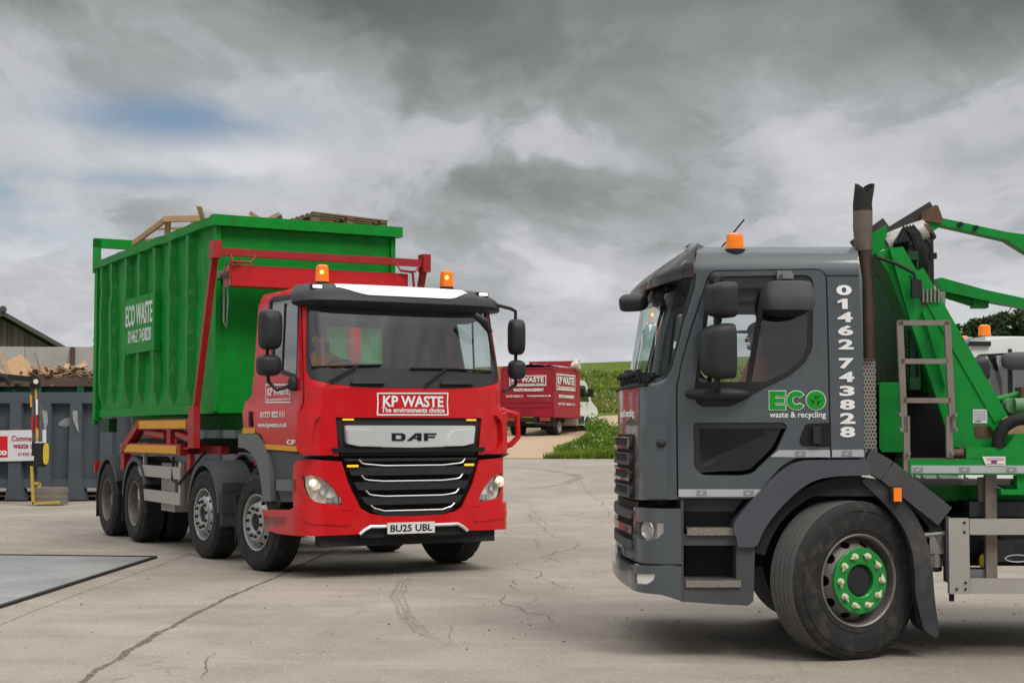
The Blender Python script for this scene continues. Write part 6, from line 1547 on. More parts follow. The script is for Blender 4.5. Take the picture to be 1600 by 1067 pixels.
b = MB(); b.panel(GPL, [st(1520, 661), st(1542, 661), st(1542, 639.5), st(1520, 639.5)], [], .004, .003, sub=False); lb = b.build('load_chart', PLATE, gry)
b = MB()
for k in range(7): b.panel(GPL, [st(1521, 641.5 + 2.4 * k), st(1541, 641.5 + 2.4 * k), st(1541, 641.2 + 2.4 * k), st(1521, 641.2 + 2.4 * k)], [], .0055, .001, sub=False); b.panel(GPL, [st(1522 + 2.7 * k, 657), st(1522.3 + 2.7 * k, 657), st(1522.3 + 2.7 * k, 641), st(1522 + 2.7 * k, 641)], [], .006, .001, sub=False)
b.panel(GPL, [st(1522, 659), st(1533, 659), st(1530, 656.8), st(1524, 657.5)], [], .0065, .001, sub=False); b.build('chart_lines', mat('grey print', (.2, .2, .2), .5), lb)
b = MB(); b.panel(DS, [dk(1573, 699), dk(1591, 678), dk(1660, 676), dk(1660, 699)], [], -.03, .3, bev=.012, sub=False); b.build('stabiliser_box', TGREEN, gry, fix=True)
b = MB(); b.tube([gy(1559, 700, 1.12), gy(1561, 678, 1.12), gy(1570, 665, 1.12), gy(1585, 657, 1.12), gy(1610, 651, 1.10), gy(1640, 655, 1.05)], .042, 12); b.build('large_hose', BLACK, gry)
# under the deck: legs, green cross beam, boxes, side guard
b = MB(); b.bar(gy(1547, 741, 1.05), gy(1548, 905, 1.05), .075, .05, up=(0, 1, 0), bev=.006); b.bar(gy(1539, 745, 1.0), gy(1541, 800, 1.0), .10, .02, up=(0, 1, 0)); b.build('stand_leg', BSTEEL, gry)
b = MB(); q0, q1_ = gy(1416, 770, .75), gy(1506, 770, .75); b.box(((q0.x + q1_.x) / 2 - .8, 0, q0.z), (2.0, 1.5, .11)); b.bar(gy(1595, 742, 1.1), gy(1597, 772, 1.1), .08, .08, up=(0, 1, 0)); b.box(gy(1590, 768, 1.1), (.25, .1, .035)); b.build('sub_frame', TGREEN, gry)
b = MB()
for px_ in (1429, 1440, 1465, 1507): b.tube([gy(px_, 739, 1.1), gy(px_, 746, 1.1), gy(px_ + 6, 748, 1.1)], .008, 6)
b.tube([gy(1555, 760, 1.1), gy(1566, 764, 1.1), gy(1562, 768, 1.1)], .008, 6); b.build('hook_clip', STEEL, gry)
b = MB(); gz_ = lambda y: gy(1560, y, 1.15).z
b.bar((gy(1514, 822, 1.15).x, 1.15, gz_(822.5)), (-3.0, 1.15, gz_(822.5)), .03, .105, bev=.006); b.bar((gy(1514, 915, 1.15).x, 1.15, gz_(915)), (-3.0, 1.15, gz_(915)), .03, .10, bev=.006)
pp = gy(1498, 868, 1.15); b.box((pp.x, 1.14, pp.z), (.135, .05, gz_(809) - gz_(927)), bev=.02); b.build('side_guard', ALU, gry)
b = MB()
for q in ((1507, 816), (1507, 831), (1509, 910), (1509, 920), (1495, 920)): b.ball(gy(*q, 1.17), .009, 8)
b.build('rivet', CHASSIS, gry)
b = MB(); b.box((-1.35, .78, .98), (1.1, .5, .10)); b.box((-1.5, .85, .70), (1.2, .35, .14), bev=.01); b.build('battery_box', mat('dark blue grey steel', (.03, .034, .042), .5, var=.2, dirt=.4), gry)
b = MB(); b.ball(gy(1536, 876, .98), (.03, .03, .05), 10); b.build('yellow_tap', mat('yellow tap', (.7, .55, .02), .5), gry)
b = MB(); q = gy(1590, 872, 1.03); BXP = Flat((0, 1.03, 0), (-1, 0, 0), (0, 0, 1), (0, 1, 0)); e_ = ell(-q.x, q.z, .085, .027); b.panel(BXP, e_, [ell(-q.x, q.z, .076, .019)], .0, .004, sub=False); b.build('maker_badge', PLATE, gry)
b = MB(); b.tube([gy(1566, 800, .9), gy(1566, 860, .9)], .05, 12); b.tube([gy(1500, 850, .8), gy(1620, 850, .8)], .13, 18); b.build('air_tank', CHASSIS, gry)
b = MB(); b.box(gy(1525, 898, .95), (.22, .2, .09), bev=.01); b.build('valve_bracket', STEEL, gry)
b = MB(); b.box(gy(1486, 880, 1.05), (.03, .02, .5)); b.build('guard_flap', RUBBER, gry)

# driver
hd_ = G.on(1183, 527, 1, -.5); M_ = Matrix.Translation(G.o) @ Matrix.Rotation(G.yaw, 4, 'Z') @ Matrix.Translation((hd_[0] - .01, -.52, hd_[2] - .735))
person(M_, 'driver in a peaked cap and orange hi-vis jacket at the wheel of the grey lorry', cap=True)

# ================================================================== skip with timber waste riding on the grey lorry
sk = tag(G.empty('skip'), 'battered pale green and brown steel skip of broken timber behind the grey lorry gantry', 'skip')
PGREEN = mat('pale worn green paint', (.13, .27, .13), .6, var=.25, dirt=.7, dirtcol=(.20, .12, .07), dscale=4)
k1 = gy(1556, 640, .62); zr = gy(1590, 634, .62).z
x0_ = k1.x - .02; b = MB(); x1_ = -3.4; zb4 = za + .015
for s_ in (-1, 1): b._new([(x0_ - .1, s_ * .62, zr), (x1_, s_ * .62, zr), (x1_ + .5, s_ * .55, zb4), (x0_ - .35, s_ * .55, zb4)], [(0, 1, 2, 3)])
b._new([(x0_ - .1, -.62, zr), (x0_ - .1, .62, zr), (x0_ - .35, .55, zb4), (x0_ - .35, -.55, zb4), (x1_, -.62, zr), (x1_, .62, zr), (x1_ + .5, .55, zb4), (x1_ + .5, -.55, zb4)], [(0, 1, 2, 3), (4, 5, 6, 7), (2, 3, 7, 6)])
b.build('skip_body', mat('brown scuffed skip steel', (.15, .10, .065), .75, var=.3, dirt=.6, dirtcol=(.09, .15, .08), dscale=3), sk, fix=True)
b = MB()
for s_ in (-1, 1): b.tube([(x0_ - .1, s_ * .64, zr), (x1_, s_ * .64, zr)], .055, 12)
b.tube([(x0_ - .1, -.64, zr), (x0_ - .1, .64, zr)], .055, 12); b.tube([(x1_, -.64, zr), (x1_, .64, zr)], .05, 12); b.build('rim', PGREEN, sk)
b = MB(); b.tube([gy(1546, 628, .5), gy(1590, 617, .5), gy(1640, 606, .5)], .026, 10); b.tube([gy(1575, 625, .45), gy(1600, 619, .45)], .02, 8); b.build('lifting_bar', TGREEN, sk); b = MB(); b.box(gy(1604, 616, .5), (.12, .14, .10), bev=.01); b.build('bar_lug', RUST, sk)
for i, (a_, c_, w_, m_, lab) in enumerate(((gy(1515, 668, .80), gy(1562, 676, .74), .09, DWOOD, 'weathered board lying just inside the gantry plate opening of the grey lorry'), (gy(1512, 682, .84), gy(1565, 681, .82), .14, DWOOD, 'wide brown board seen through the bottom of the gantry plate opening'), (gy(1560, 664, .9), gy(1600, 652, .9), .06, WOOD, 'pale plank end resting under the large black hose on the grey lorry'), (gy(1575, 688, .93), gy(1600, 668, .93), .08, WOOD, 'pale broken plank standing on the deck box behind the black hose'), (gy(1552, 655, .9), gy(1572, 656, .85), .05, WOOD, 'small pale timber offcut at the edge of the gantry plate'))):
    b = MB(); b.bar(a_, c_, .05, w_, bev=.004); o = b.build('wooden_plank', m_); o.location = G.o; o.rotation_euler = (0, 0, G.yaw); tag(o, lab, 'timber')
# ================================================================== RED TIPPER VAN on the track
VY = 60.; VX = (826 - 800) / 2400 * VY
V = Frame(VX, VY, 1.335, math.radians(90 - 21))
van = tag(V.empty('tipper_van'), 'red caged tipper van with white cab driving away up the sandy track', 'van')
vf = lambda px_, py_: V.on(px_, py_, 0, 0.)            # rear face of the box is x = 0
zv0, zv1 = vf(826, 652)[2], vf(826, 574)[2]; yl = vf(784, 610)[1]; yr = vf(866, 610)[1]; hw = (yl - yr) / 2; yc = (yl + yr) / 2
BL = 3.1
b = MB(); b.box((BL / 2, yc, zv0 + .03), (BL, 2 * hw, .1)); b.box((BL, yc, (zv0 + zv1) / 2 + .2), (.05, 2 * hw, zv1 - zv0 + .35), bev=.01)
for s_ in (-1, 1): b.box((BL / 2, yc + s_ * hw, (zv0 + zv1) / 2 + .02), (BL, .05, zv1 - zv0), bev=.01)
b.box((.0, yc, (zv0 + zv1) / 2), (.05, 2 * hw - .02, zv1 - zv0), bev=.01); bx = b.build('tipper_box', VANRED, van)
b = MB()
for y in (yc - hw, yc + hw): b.box((-.02, y, (zv0 + zv1) / 2), (.08, .08, zv1 - zv0), bev=.01)
for z in (zv0 + .06, zv0 + .42, zv0 + .62, zv1 - .03): b.box((-.03, yc, z), (.04, 2 * hw, .05), bev=.008)
for y in (yc - .12, yc + .12): b.box((-.03, y, zv0 + .3), (.05, .05, .5), bev=.01)
b.box((BL / 2, yc - hw - .02, zv0 + .06), (BL, .04, .10)); b.box((BL / 2, yc - hw - .02, zv1 - .03), (BL, .04, .06)); b.build('box_frame', VANRED, van)
b = MB(); rings = []
for i in range(15):
    x = .05 + (BL - .1) * i / 14; rings.append([(x, yc + (-hw + 2 * hw * j / 10), zv1 + .03 + .16 * math.sin(math.pi * j / 10) * (.55 + .45 * i / 14) + .05 * mnoise.noise((x * 2, j * .6, 3))) for j in range(11)])
b.loft(rings, cap=False, closed=False); b.build('load_sheet', mat('grey load sheet', (.24, .245, .25), .7, var=.25, bump=.5, bscale=4), van, fix=True)
b = MB(); q = V.on(901, 568, 1, yc - hw - .03); [b.ball((q[0] + rnd.uniform(-.25, .15), q[1] + rnd.uniform(-.05, .1), q[2] + rnd.uniform(-.16, .12)), rnd.uniform(.08, .17), 8) for k in range(7)]; o = b.build('waste_sack', mat('cream sacking', (.60, .56, .46), .9, var=.2)); o.location = V.o; o.rotation_euler = (0, 0, V.yaw); tag(o, 'cream coloured sack spilling over the top edge of the red tipper van', 'sack')
VB = Flat((-.06, 0, 0), (0, -1, 0), (0, 0, 1), (-1, 0, 0)); VS = Flat((0, yc - hw - .045, 0), (1, 0, 0), (0, 0, 1), (0, -1, 0))
vb = lambda x, y: (lambda k: (-k[1], k[2]))(V.on(x, y, 0, -.06)); vs = lambda x, y: (lambda k: (k[0], k[2]))(V.on(x, y, 1, yc - hw - .045))
b = MB(); q = [vb(796, 605), vb(853.5, 601.5), vb(853.5, 585), vb(796, 588)]; z0, z1 = vb(825, 603)[1], vb(825, 586.5)[1]; q = rect(q[0][0], z0, q[1][0], z1); b.panel(VB, q, [inset(q, .035)], .005, .004, sub=False)
hh = z1 - z0; b.text('KP WASTE', VB, (q[0][0] + .09, z0 + hh * .36), (q[1][0] - .09, z1 - hh * .14), bold=.035); b.text('The environments choice', VB, (q[0][0] + .08, z0 + hh * .10), (q[1][0] - .08, z0 + hh * .29), bold=.025)
b.text('WASTE MANAGEMENT', VB, (vb(802, 0)[0], vb(825, 611.5)[1]), (vb(849, 0)[0], vb(825, 606.5)[1]), bold=.04); b.text('01727 822111', VB, (vb(791, 0)[0], vb(825, 620.5)[1]), (vb(817, 0)[0], vb(825, 617)[1]), bold=.03); b.text('www.kpwaste.co.uk', VB, (vb(823, 0)[0], vb(840, 620.5)[1]), (vb(860, 0)[0], vb(840, 616.5)[1]), bold=.03); b.build('lettering', DECAL, bx)
b = MB(); x0, x1 = vs(869.5, 600)[0], vs(898.5, 600)[0]; z0, z1 = vs(884, 610)[1], vs(884, 585)[1]; q = rect(x0, z0, x1, z1); b.panel(VS, q, [inset(q, .05)], .005, .004, sub=False); hh = z1 - z0
b.text('KP WASTE', VS, (x0 + .14, z0 + hh * .36), (x1 - .14, z1 - hh * .14), bold=.035); b.text('The environments choice', VS, (x0 + .12, z0 + hh * .10), (x1 - .12, z0 + hh * .29), bold=.025); z0, z1 = vs(884, 622)[1], vs(884, 617)[1]; b.text('WASTE MANAGEMENT', VS, (x0 + .25, z0), (x1 - .1, z1), bold=.04); z0, z1 = vs(884, 633)[1], vs(884, 629.5)[1]; b.text('01727 822111', VS, (x0 + .2, z0), (x1 - .05, z1), bold=.03); b.build('lettering', DECAL, bx)
GV = V.o[2]
b = MB(); b.box((1.9, yc, .62), (4.6, .8, .18)); b.box((.1, yc, .62), (.12, 1.7, .14), bev=.01); b.box((-.02, yc, .44), (.10, 1.9, .10), bev=.02); [b.tube([(x, yc - .8, .36), (x, yc + .8, .36)], .05, 8) for x in (.95, 4.5)]; b.build('chassis', CHASSIS, van)
b = MB(); b.panel(Flat((-.08, 0, 0), (0, -1, 0), (0, 0, 1), (-1, 0, 0)), rect(-yc - .26, .62, -yc + .26, .73), [], 0, .02, sub=False); npv = b.build('number_plate', YPLATE, van)
b = MB(); b.text('BU23 UBL' if False else 'BU23', Flat((-.08, 0, 0), (0, -1, 0), (0, 0, 1), (-1, 0, 0)), (-yc - .2, .645), (-yc + .2, .705), bold=.03, off=.004); b.build('lettering', BLACKL, npv)
for s_ in (-1, 1): b = MB(); b.box((-.03, yc + s_ * .72, .64), (.08, .42, .15), bev=.02); l_2 = b.build('tail_lamp', mat('dull red lens', (.35, .05, .04), .35, coat=.3), van)
for s_ in (-1, 1): b = MB(); b.box((1.0, yc + s_ * .86, .74), (1.3, .34, .05), bev=.02); b.box((.36, yc + s_ * .86, .56), (.03, .34, .40)); b.build('mudguard', GPLAST, van)
vw = make_wheel('rear', van, RIM, RIM, CHASSIS); vw.scale = (.67, .7, .67); vw.location = (.95, yc - .98, .348); vw.rotation_euler = (0, 0, math.pi)
for x, y in ((.95, yc - .74), (.95, yc + .98), (.95, yc + .74), (4.5, yc - .98), (4.5, yc + .98)): w = copy_part(vw, van, (x, y, .348), math.pi if y < yc else 0)
# white cab
cabp = [(BL + .12, .45), (BL + .12, 2.1), (BL + .3, 2.25), (BL + .9, 2.27), (BL + 1.25, 2.15), (BL + 1.9, 1.42), (BL + 2.65, 1.15), (BL + 2.8, .85), (BL + 2.8, .42), (4.5 + .42, .42), (4.5 + .38, .62), (4.5 + .2, .78), (4.5 - .2, .78), (4.5 - .38, .62), (4.5 - .42, .42)]
VC = Flat((0, yc - .98, 0), (1, 0, 0), (0, 0, 1), (0, -1, 0)); b = MB(); wnd = [(BL + .32, 1.38), (BL + .32, 2.05), (BL + 1.05, 2.05), (BL + 1.62, 1.40)]
b.panel(VC, cabp, [], 0, 1.96, bev=.05, sub=False); cb = b.build('cab_body', WHITE, van, fix=True)
b = MB(); b.panel(VC, rounded(wnd, .05, 2), [], .004, .01, sub=False); b.build('side_window', mat('dark car glass', (.012, .014, .016), .08, coat=.5), van)
b = MB(); b.panel(VC, [(BL + .14, .46), (4.02, .46), (4.05, .80), (BL + .14, .80)], [], .006, .01, sub=False); b.build('sill_panel', PLAST, van)
q = V.on(922.5, 614, 1, yc - 1.18); b = MB(); b.box(q, (.14, .24, .34), bev=.05, seg=3); b.box((q[0], q[1] + .14, q[2] - .08), (.06, .16, .05)); b.build('mirror', PLAST, van)
b = MB(); b.box((BL + .5, yc - .985, 1.22), (.16, .02, .035), bev=.008); b.build('door_handle', PLAST, van)

# ================================================================== WHITE LORRY far right behind the skip loader
L = Frame(7.25, 19.9, 0, math.radians(186))
wl = tag(L.empty('white_lorry'), 'white lorry cab with two amber roof beacons parked behind the green gantry', 'lorry')
lp = lambda pts, y=1.13: [(lambda k: (-k[0], k[2]))(L.on(x, y_, 1, y)) for x, y_ in pts]
LSIDE = Flat((0, 1.13, 0), (-1, 0, 0), (0, 0, 1), (0, 1, 0)); zt_ = lp([(1560, 529)])[0][1]
ug = lambda x: lp([(x, 600)])[0][0]
co = [(ug(1500), .55), (ug(1500), 1.7)] + lp([(1511, 556), (1517, 540), (1524, 532.5)]) + [(ug(1524), zt_)][:0] + lp([(1580, 527.5), (1650, 524)]) + [(ug(1650) + .25, 2.2), (ug(1650) + .25, .9), (ug(1500) + 2.0, .9), (ug(1500) + 1.85, 1.15), (ug(1500) + 1.1, 1.15), (ug(1500) + .95, .55)]
wn = rounded(lp([(1519, 562), (1528, 555), (1640, 549), (1640, 640), (1524, 640)]), .06, 3)
for s_ in (1, -1):
    b = MB(); b.panel(Flat((0, s_ * 1.13, 0), (-1, 0, 0), (0, 0, 1), (0, s_, 0)), co, [wn], 0, .05, bev=.02, sub=False); b.build('cab_side', WHITE, wl, 40, fix=True)
    b = MB(); b.panel(Flat((0, s_ * 1.13, 0), (-1, 0, 0), (0, 0, 1), (0, s_, 0)), inset(wn, -.01), [inset(wn, .05)], .004, .04, sub=False); b.panel(Flat((0, s_ * 1.13, 0), (-1, 0, 0), (0, 0, 1), (0, s_, 0)), [(ug(1576), wn[0][1] - 1.2), (ug(1582), wn[0][1] - 1.2), (ug(1582), 2.5), (ug(1576), 2.5)], [], .006, .03, sub=False); b.build('window_frame', PLAST, wl)
    b = MB(); b.panel(Flat((0, s_ * 1.13, 0), (-1, 0, 0), (0, 0, 1), (0, s_, 0)), inset(wn, .03), [], -.02, .006, sub=False); b.build('window_glass', SGLASS, wl)
b = MB(); xf_ = -ug(1500); xb_ = -(ug(1650) + .25)
b.box(((xf_ + xb_) / 2 - .1, 0, zt_ + .0), (xf_ - xb_ - .5, 2.2, .06), bev=.02); b.box((xb_, 0, 1.7), (.05, 2.2, 1.9)); b.box((xf_ - .02, 0, 1.12), (.06, 2.2, 1.1), bev=.03); wb_ = b.build('cab_shell', WHITE, wl)
b = MB(); b.bar((xf_, 0, 1.72), (-lp([(1520, 536)])[0][0], 0, 2.62), 2.1, .012, up=(1, 0, 0)); b.build('windscreen', WGLASS, wl)
b = MB(); b.bar((xf_ + .22, 0, lp([(1507, 549)])[0][1]), (-lp([(1524, 527)])[0][0], 0, lp([(1507, 527)])[0][1]), 2.1, .03, up=(1, 0, 0), bev=.01); b.build('sun_visor', mat('grey visor', (.30, .31, .33), .4), wl)
b = MB(); b.box((xf_ - .35, 0, 1.45), (.5, 2.1, .3), bev=.05); b.box(((xf_ + xb_) / 2, 0, 1.0), (1.6, 2.1, .06)); b.build('cab_trim', INTER, wl); seat(wl, xf_ - 1.25, .5, 1.25); seat(wl, xf_ - 1.25, -.5, 1.25)
b = MB(); b.tube([(xf_ - 1.6, -.9, 1.3), (xf_ - 1.35, -1.0, 2.5)], .03, 8); b.build('seat_belt', BLACK, wl)
p = L.on(1538.5, 528, 1, .8); beacon(wl, (p[0], p[1], zt_ + .02), .075, .17, False); p = L.on(1505, 530, 1, -.75); beacon(wl, (p[0], p[1], zt_ + .0), .08, .15, False)
b = MB(); q = L.on(1531, 537, 1, 1.15); b.box(q, (.26, .05, .055), bev=.02); b.build('roof_lamp', CHASSIS, wl)
b = MB(); q = L.on(1537, 577, 1, 1.4); mirror_head(b, q, (.24, .2, .26), .3); b.tube([(q[0], 1.12, q[2] + .1), (q[0], 1.4, q[2] + .06)], .02, 8); b.build('mirror', PLAST, wl)
b = MB(); q = L.on(1592, 564, 1, 1.3); b.ball(q, (.22, .1, .11), 14, .7); b.build('kerb_mirror', GPLAST, wl)
b = MB(); b.tube([L.on(1535, 545, 1, 1.0), L.on(1582, 478, 1, 1.0)], .006, 6); b.build('aerial', BLACK, wl)
lw = make_wheel('front', wl, RIM, RIM, CHASSIS); set_wheel(lw, xf_ - 1.45, 1.2, .52); w = copy_part(lw, wl); set_wheel(w, xf_ - 1.45, -1.2, .52)
for y in (1.2, -1.2): w = copy_part(lw, wl); set_wheel(w, xf_ - 5.2, y, .52)
b = MB(); b.box((xf_ - 3.2, 0, .85), (5.8, .9, .28)); b.box((xf_ - 4.4, 0, 1.12), (3.6, 2.3, .14)); b.build('chassis', CHASSIS, wl)

# ================================================================== LEFT BACKGROUND: dark container, green container of timber, wall, barn, folding arm
def wy(px_, py_, y): return Vector(WORLD.on(px_, py_, 1, y))
DY = 33.3; SLATE = mat('slate grey container paint', (.072, .088, .102), .55, var=.12, dirt=.3, dirtcol=(.12, .12, .115), dscale=1.5)
dc = bpy.data.objects.new('steel_container', None); COL.objects.link(dc); dc.location = (-11.5, DY, 0); tag(dc, 'slate grey steel container with red and white sign and scuffed ribs', 'container')
o_ = Vector(dc.location); xa, xb = -16.5, -4.0; zt2_ = wy(70, 620, DY).z; zlo = .28
b = MB(); b.box(((xa + xb) / 2 + 11.5, 1.2, (zlo + zt2_) / 2), (xb - xa, 2.3, zt2_ - zlo)); cbody = b.build('container_body', SLATE, dc)
b = MB(); b.box(((xa + xb) / 2 + 11.5, 0, zt2_ - .02), (xb - xa + .1, .22, .24), bev=.02); b.build('top_rail', SLATE, dc)
b = MB(); b.box(((xa + xb) / 2 + 11.5, .02, zlo + .10), (xb - xa, .16, .20), bev=.01); b.build('bottom_rail', SLATE, dc)
SCUFF = mat('scuffed bare paint', (.30, .31, .32), .7, var=.4, scale=20, dirt=.8, dirtcol=(.08, .09, .10), dscale=6)
for i, px_ in enumerate((-60, -22, 24, 70, 118, 166, 214, 262, 310, 358, 406, 454)):
    x = wy(px_, 700, DY - .1).x + 11.5; b = MB(); rings = []
    for z, w_, d in ((zlo - .25, .26, .10), (zlo + .25, .17, .14), (zt2_ - .12, .15, .14)): rings.append([(x - w_, .06, z), (x - w_ * .8, -d, z), (x + w_ * .8, -d, z), (x + w_, .06, z)])
    b.loft(rings); b.build('rib', SLATE, dc, 20)
SF = Flat((-11.5, DY - .16, 0), (1, 0, 0), (0, 0, 1), (0, -1, 0)); SL = Flat((0, -.155, 0), (1, 0, 0), (0, 0, 1), (0, -1, 0)); sl = lambda x, y: (wy(x, y, DY - .155).x + 11.5, wy(x, y, DY - .155).z)
for q in ([(88, 660), (100, 652), (109, 652), (109, 662), (98, 668), (87, 664)], ):
    b = MB(); SLB = Flat((0, .045, 0), (1, 0, 0), (0, 0, 1), (0, -1, 0)); b.panel(SLB, [sl(*p) for p in q], [], .004, .003, sub=False); b.build('scuff', SCUFF, dc)
for q in ([(113, 641), (121, 641), (122, 660), (124, 676), (120, 672), (114, 655)], [(66, 640), (74, 642), (75, 660), (70, 676), (67, 655)]):
    b = MB(); b.panel(SL, [sl(*p) for p in q], [], .004, .003, sub=False); b.build('scuff', SCUFF, dc)
b = MB(); q = [sl(-40, 721.5), sl(72.5, 719), sl(72.5, 671), sl(-40, 673)]; b.panel(SL, q, [], .02, .02, sub=False); sgn = b.build('sign_board', mat('white sign', (.66, .66, .67), .45, var=.04), dc)
b = MB(); b.panel(SL, [sl(-20, 715.5), sl(12.5, 714), sl(12.5, 681), sl(-20, 682)], [], .024, .003, sub=False); b.build('red_square', mat('red sign panel', (.60, .01, .02), .45), sgn)
b = MB(); b.text('Commercial', SL, sl(18.5, 689), sl(66, 680.5), bold=.02, off=.026); b.text('waste c', SL, sl(21, 700.5), sl(52, 692.5), bold=.02, off=.026); b.text('01920 223', SL, sl(29, 711.5), sl(58, 707), bold=.015, off=.026); b.build('lettering', mat('dark red lettering', (.38, .01, .06), .5), sgn)
b = MB(); b.text('eco', SL, sl(-12, 711), sl(11.5, 703.5), bold=.04, off=.03); b.text('Bar', SL, sl(-3, 687.5), sl(6, 684.5), bold=.0, off=.03) if False else None; b.build('lettering', DECAL, sgn)

GYB = 36.4; gcn = bpy.data.objects.new('timber_container', None); COL.objects.link(gcn); gcn.location = (-12, GYB, 0); tag(gcn, 'rusty green open container heaped with scrap timber behind the slate grey one', 'container')
gz = wy(70, 590, GYB).z; b = MB(); b.box((-.2, 1.2, gz / 2 + .05), (9.0, 2.3, gz - .3)); b.build('container_body', mat('faded green container', (.01, .09, .05), .6, var=.3, dirt=.6, dirtcol=(.13, .06, .04), dscale=2), gcn)
b = MB(); b.box((-.2, .0, gz - .1), (9.2, .2, .22), bev=.02); b.build('top_rail', mat('rusted rail', (.12, .075, .06), .8, var=.4, dirt=.5, dirtcol=(.02, .09, .05), dscale=3), gcn)
for k in range(9): b = MB(); b.box((-4.2 + k, -.02, gz - .5), (.16, .14, .7), bev=.01); b.build('rib', MATS['faded green container'], gcn)
# heap of scrap: mass plus boards one can tell apart
b = MB(); hx = lambda px_: wy(px_, 590, GYB + 1).x
def heap_z(x): return gz + .02 + .26 * max(0, 1 - ((x - hx(125)) / 1.0) ** 2) + .16 * max(0, 1 - ((x - hx(55)) / 1.3) ** 2) - .08
for i in range(1500):
    x = rnd.uniform(-16.2, -8.0); y = GYB + rnd.uniform(.15, 2.2); z = heap_z(x) * (1 - .08 * abs(y - GYB - 1.1)) - abs(rnd.gauss(0, .16))
    if z < gz - .3: continue
    a, e = rnd.uniform(0, 3.14), rnd.gauss(0, .25); d = Vector((math.cos(a) * math.cos(e), math.sin(a) * math.cos(e), math.sin(e))) * rnd.uniform(.12, .5)
    b.mi = rnd.choice((0, 0, 1, 1, 2)); b.bar(Vector((x, y, z)) - d, Vector((x, y, z)) + d, rnd.uniform(.03, .13), rnd.uniform(.015, .03))
tag(b.build('scrap_heap', [WOOD, DWOOD, mat('dark brush', (.08, .06, .035), .9, var=.4)]), 'heap of splintered scrap timber and brush in the rusty green container', 'scrap timber', kind='stuff')
for i, (p, q, w_, h_, m_, lab) in enumerate(((( 19, 592), (-3, 544), .09, .07, WOOD, 'long pale pole leaning out of the scrap timber heap at its left end'), ((20, 588), (50, 572), .9, .03, WOOD, 'broad pale sheet of board tilted on the scrap timber heap'), ((48, 571), (80, 588), .08, .05, WOOD, 'straight plank sloping down beside the broad pale sheet on the scrap heap'), ((103, 588), (134, 566), .09, .06, WOOD, 'plank slanting up out of the scrap heap towards the tall green container'), ((112, 592), (132, 577), .16, .08, mat('grey plastic pipe', (.13, .14, .15), .5), 'dull grey pipe among the planks of the scrap heap'), ((99, 585), (106, 569), .12, .03, WOOD, 'upright splintered board in the middle of the scrap heap'), ((118, 575), (137, 569), .10, .03, WOOD, 'nearly flat plank on top of the scrap heap by the tall green container'), ((68, 592), (54, 552), .03, .03, DWOOD, 'thin bare branch standing up from the scrap heap against the wall'))):
    b = MB(); b.bar(wy(*p, GYB + .9), wy(*q, GYB + 1.2), w_, h_, up=(0, -1, .4)); o = b.build('branch' if 'branch' in lab else ('pipe' if 'pipe' in lab else 'wooden_plank'), m_); tag(o, lab, 'branch' if 'branch' in lab else ('pipe' if 'pipe' in lab else 'timber'))

WYY = 43.; cw = bpy.data.objects.new('concrete_wall', None); COL.objects.link(cw); cw.location = (-16, WYY, 0); tag(cw, 'long pale grey concrete panel wall behind the scrap timber container', 'wall')
wz = wy(60, 541, WYY).z; CWM = mat('pale concrete panel', (.42, .40, .37), .9, var=.12, scale=1.2, dirt=.35, dirtcol=(.28, .25, .22), dscale=.8, bump=.2)
for k in range(5): b = MB(); b.box((-9.2 + 4.62 * k, .1, wz / 2), (4.6, .2, wz - .01 * k), bev=.01); b.build('panel', CWM, cw)
b = MB(); q = wy(113, 560, WYY - .05); b.box((q.x + 16, -.03, wz / 2), (.12, .14, wz - .05)); b.build('post', RUST, cw)
BY = 56.; bn = bpy.data.objects.new('barn', None); COL.objects.link(bn); rg_ = wy(3, 487, BY); bn.location = (rg_.x, BY, 0); bn.rotation_euler = (0, 0, math.radians(21)); tag(bn, 'barn gable of weathered vertical boarding under a dark corrugated roof', 'barn')
sl_ = (wy(96, 540, BY).z - rg_.z) / (wy(96, 540, BY).x - rg_.x)
def board_mat():
    m = bpy.data.materials.new('weathered barn boards'); m.use_nodes = True; t = NT(m.node_tree); b = t.n['Principled BSDF']
    P = t.add('ShaderNodeTexCoord').outputs['Object']; s_ = t.add('ShaderNodeSeparateXYZ'); t.put(s_.inputs[0], P)
    k = t.m('FLOOR', t.m('MULTIPLY', s_.outputs[0], 5.)); wn_ = t.add('ShaderNodeTexWhiteNoise', noise_dimensions='1D'); t.put(wn_.inputs['W'], k)
    f = t.m('ABSOLUTE', t.m('SUBTRACT', t.m('FRACT', t.m('MULTIPLY', s_.outputs[0], 5.)), .5))
    c = t.mix(wn_.outputs[0], (.17, .145, .12), (.29, .25, .205)); c = t.mix(t.m('GREATER_THAN', f, .44), c, (.04, .035, .03))
    c = t.mix(t.m('MULTIPLY', t.noise(P, 2, 5, .7), .5), c, (.21, .18, .15)); t.put(b.inputs['Base Color'], c); b.inputs['Roughness'].default_value = .9; return m
b = MB(); hwid = 7.; ez = rg_.z - .25 + sl_ * hwid; b._new([(-hwid, 0, 0), (hwid, 0, 0), (hwid, 0, ez), (0, 0, rg_.z - .25), (-hwid, 0, ez), (-hwid, 16, 0), (hwid, 16, 0), (hwid, 16, ez), (0, 16, rg_.z - .25), (-hwid, 16, ez)], [(0, 1, 2, 3, 4), (5, 9, 8, 7, 6), (1, 6, 7, 2), (0, 4, 9, 5)]); b.build('wall', board_mat(), bn, fix=True)
b = MB()
for s_ in (-1, 1): b.bar((s_ * -.05, 7.8, rg_.z - .08), (s_ * (hwid + .6), 7.8, rg_.z - .08 + sl_ * (hwid + .6)), 17.2, .14, up=(0, 0, 1))
b.tube([(0, -.8, rg_.z + .02), (0, 16.4, rg_.z + .02)], .14, 8); b.build('roof', mat('dark fibre cement roof', (.085, .085, .082), .85, var=.3, scale=2), bn)

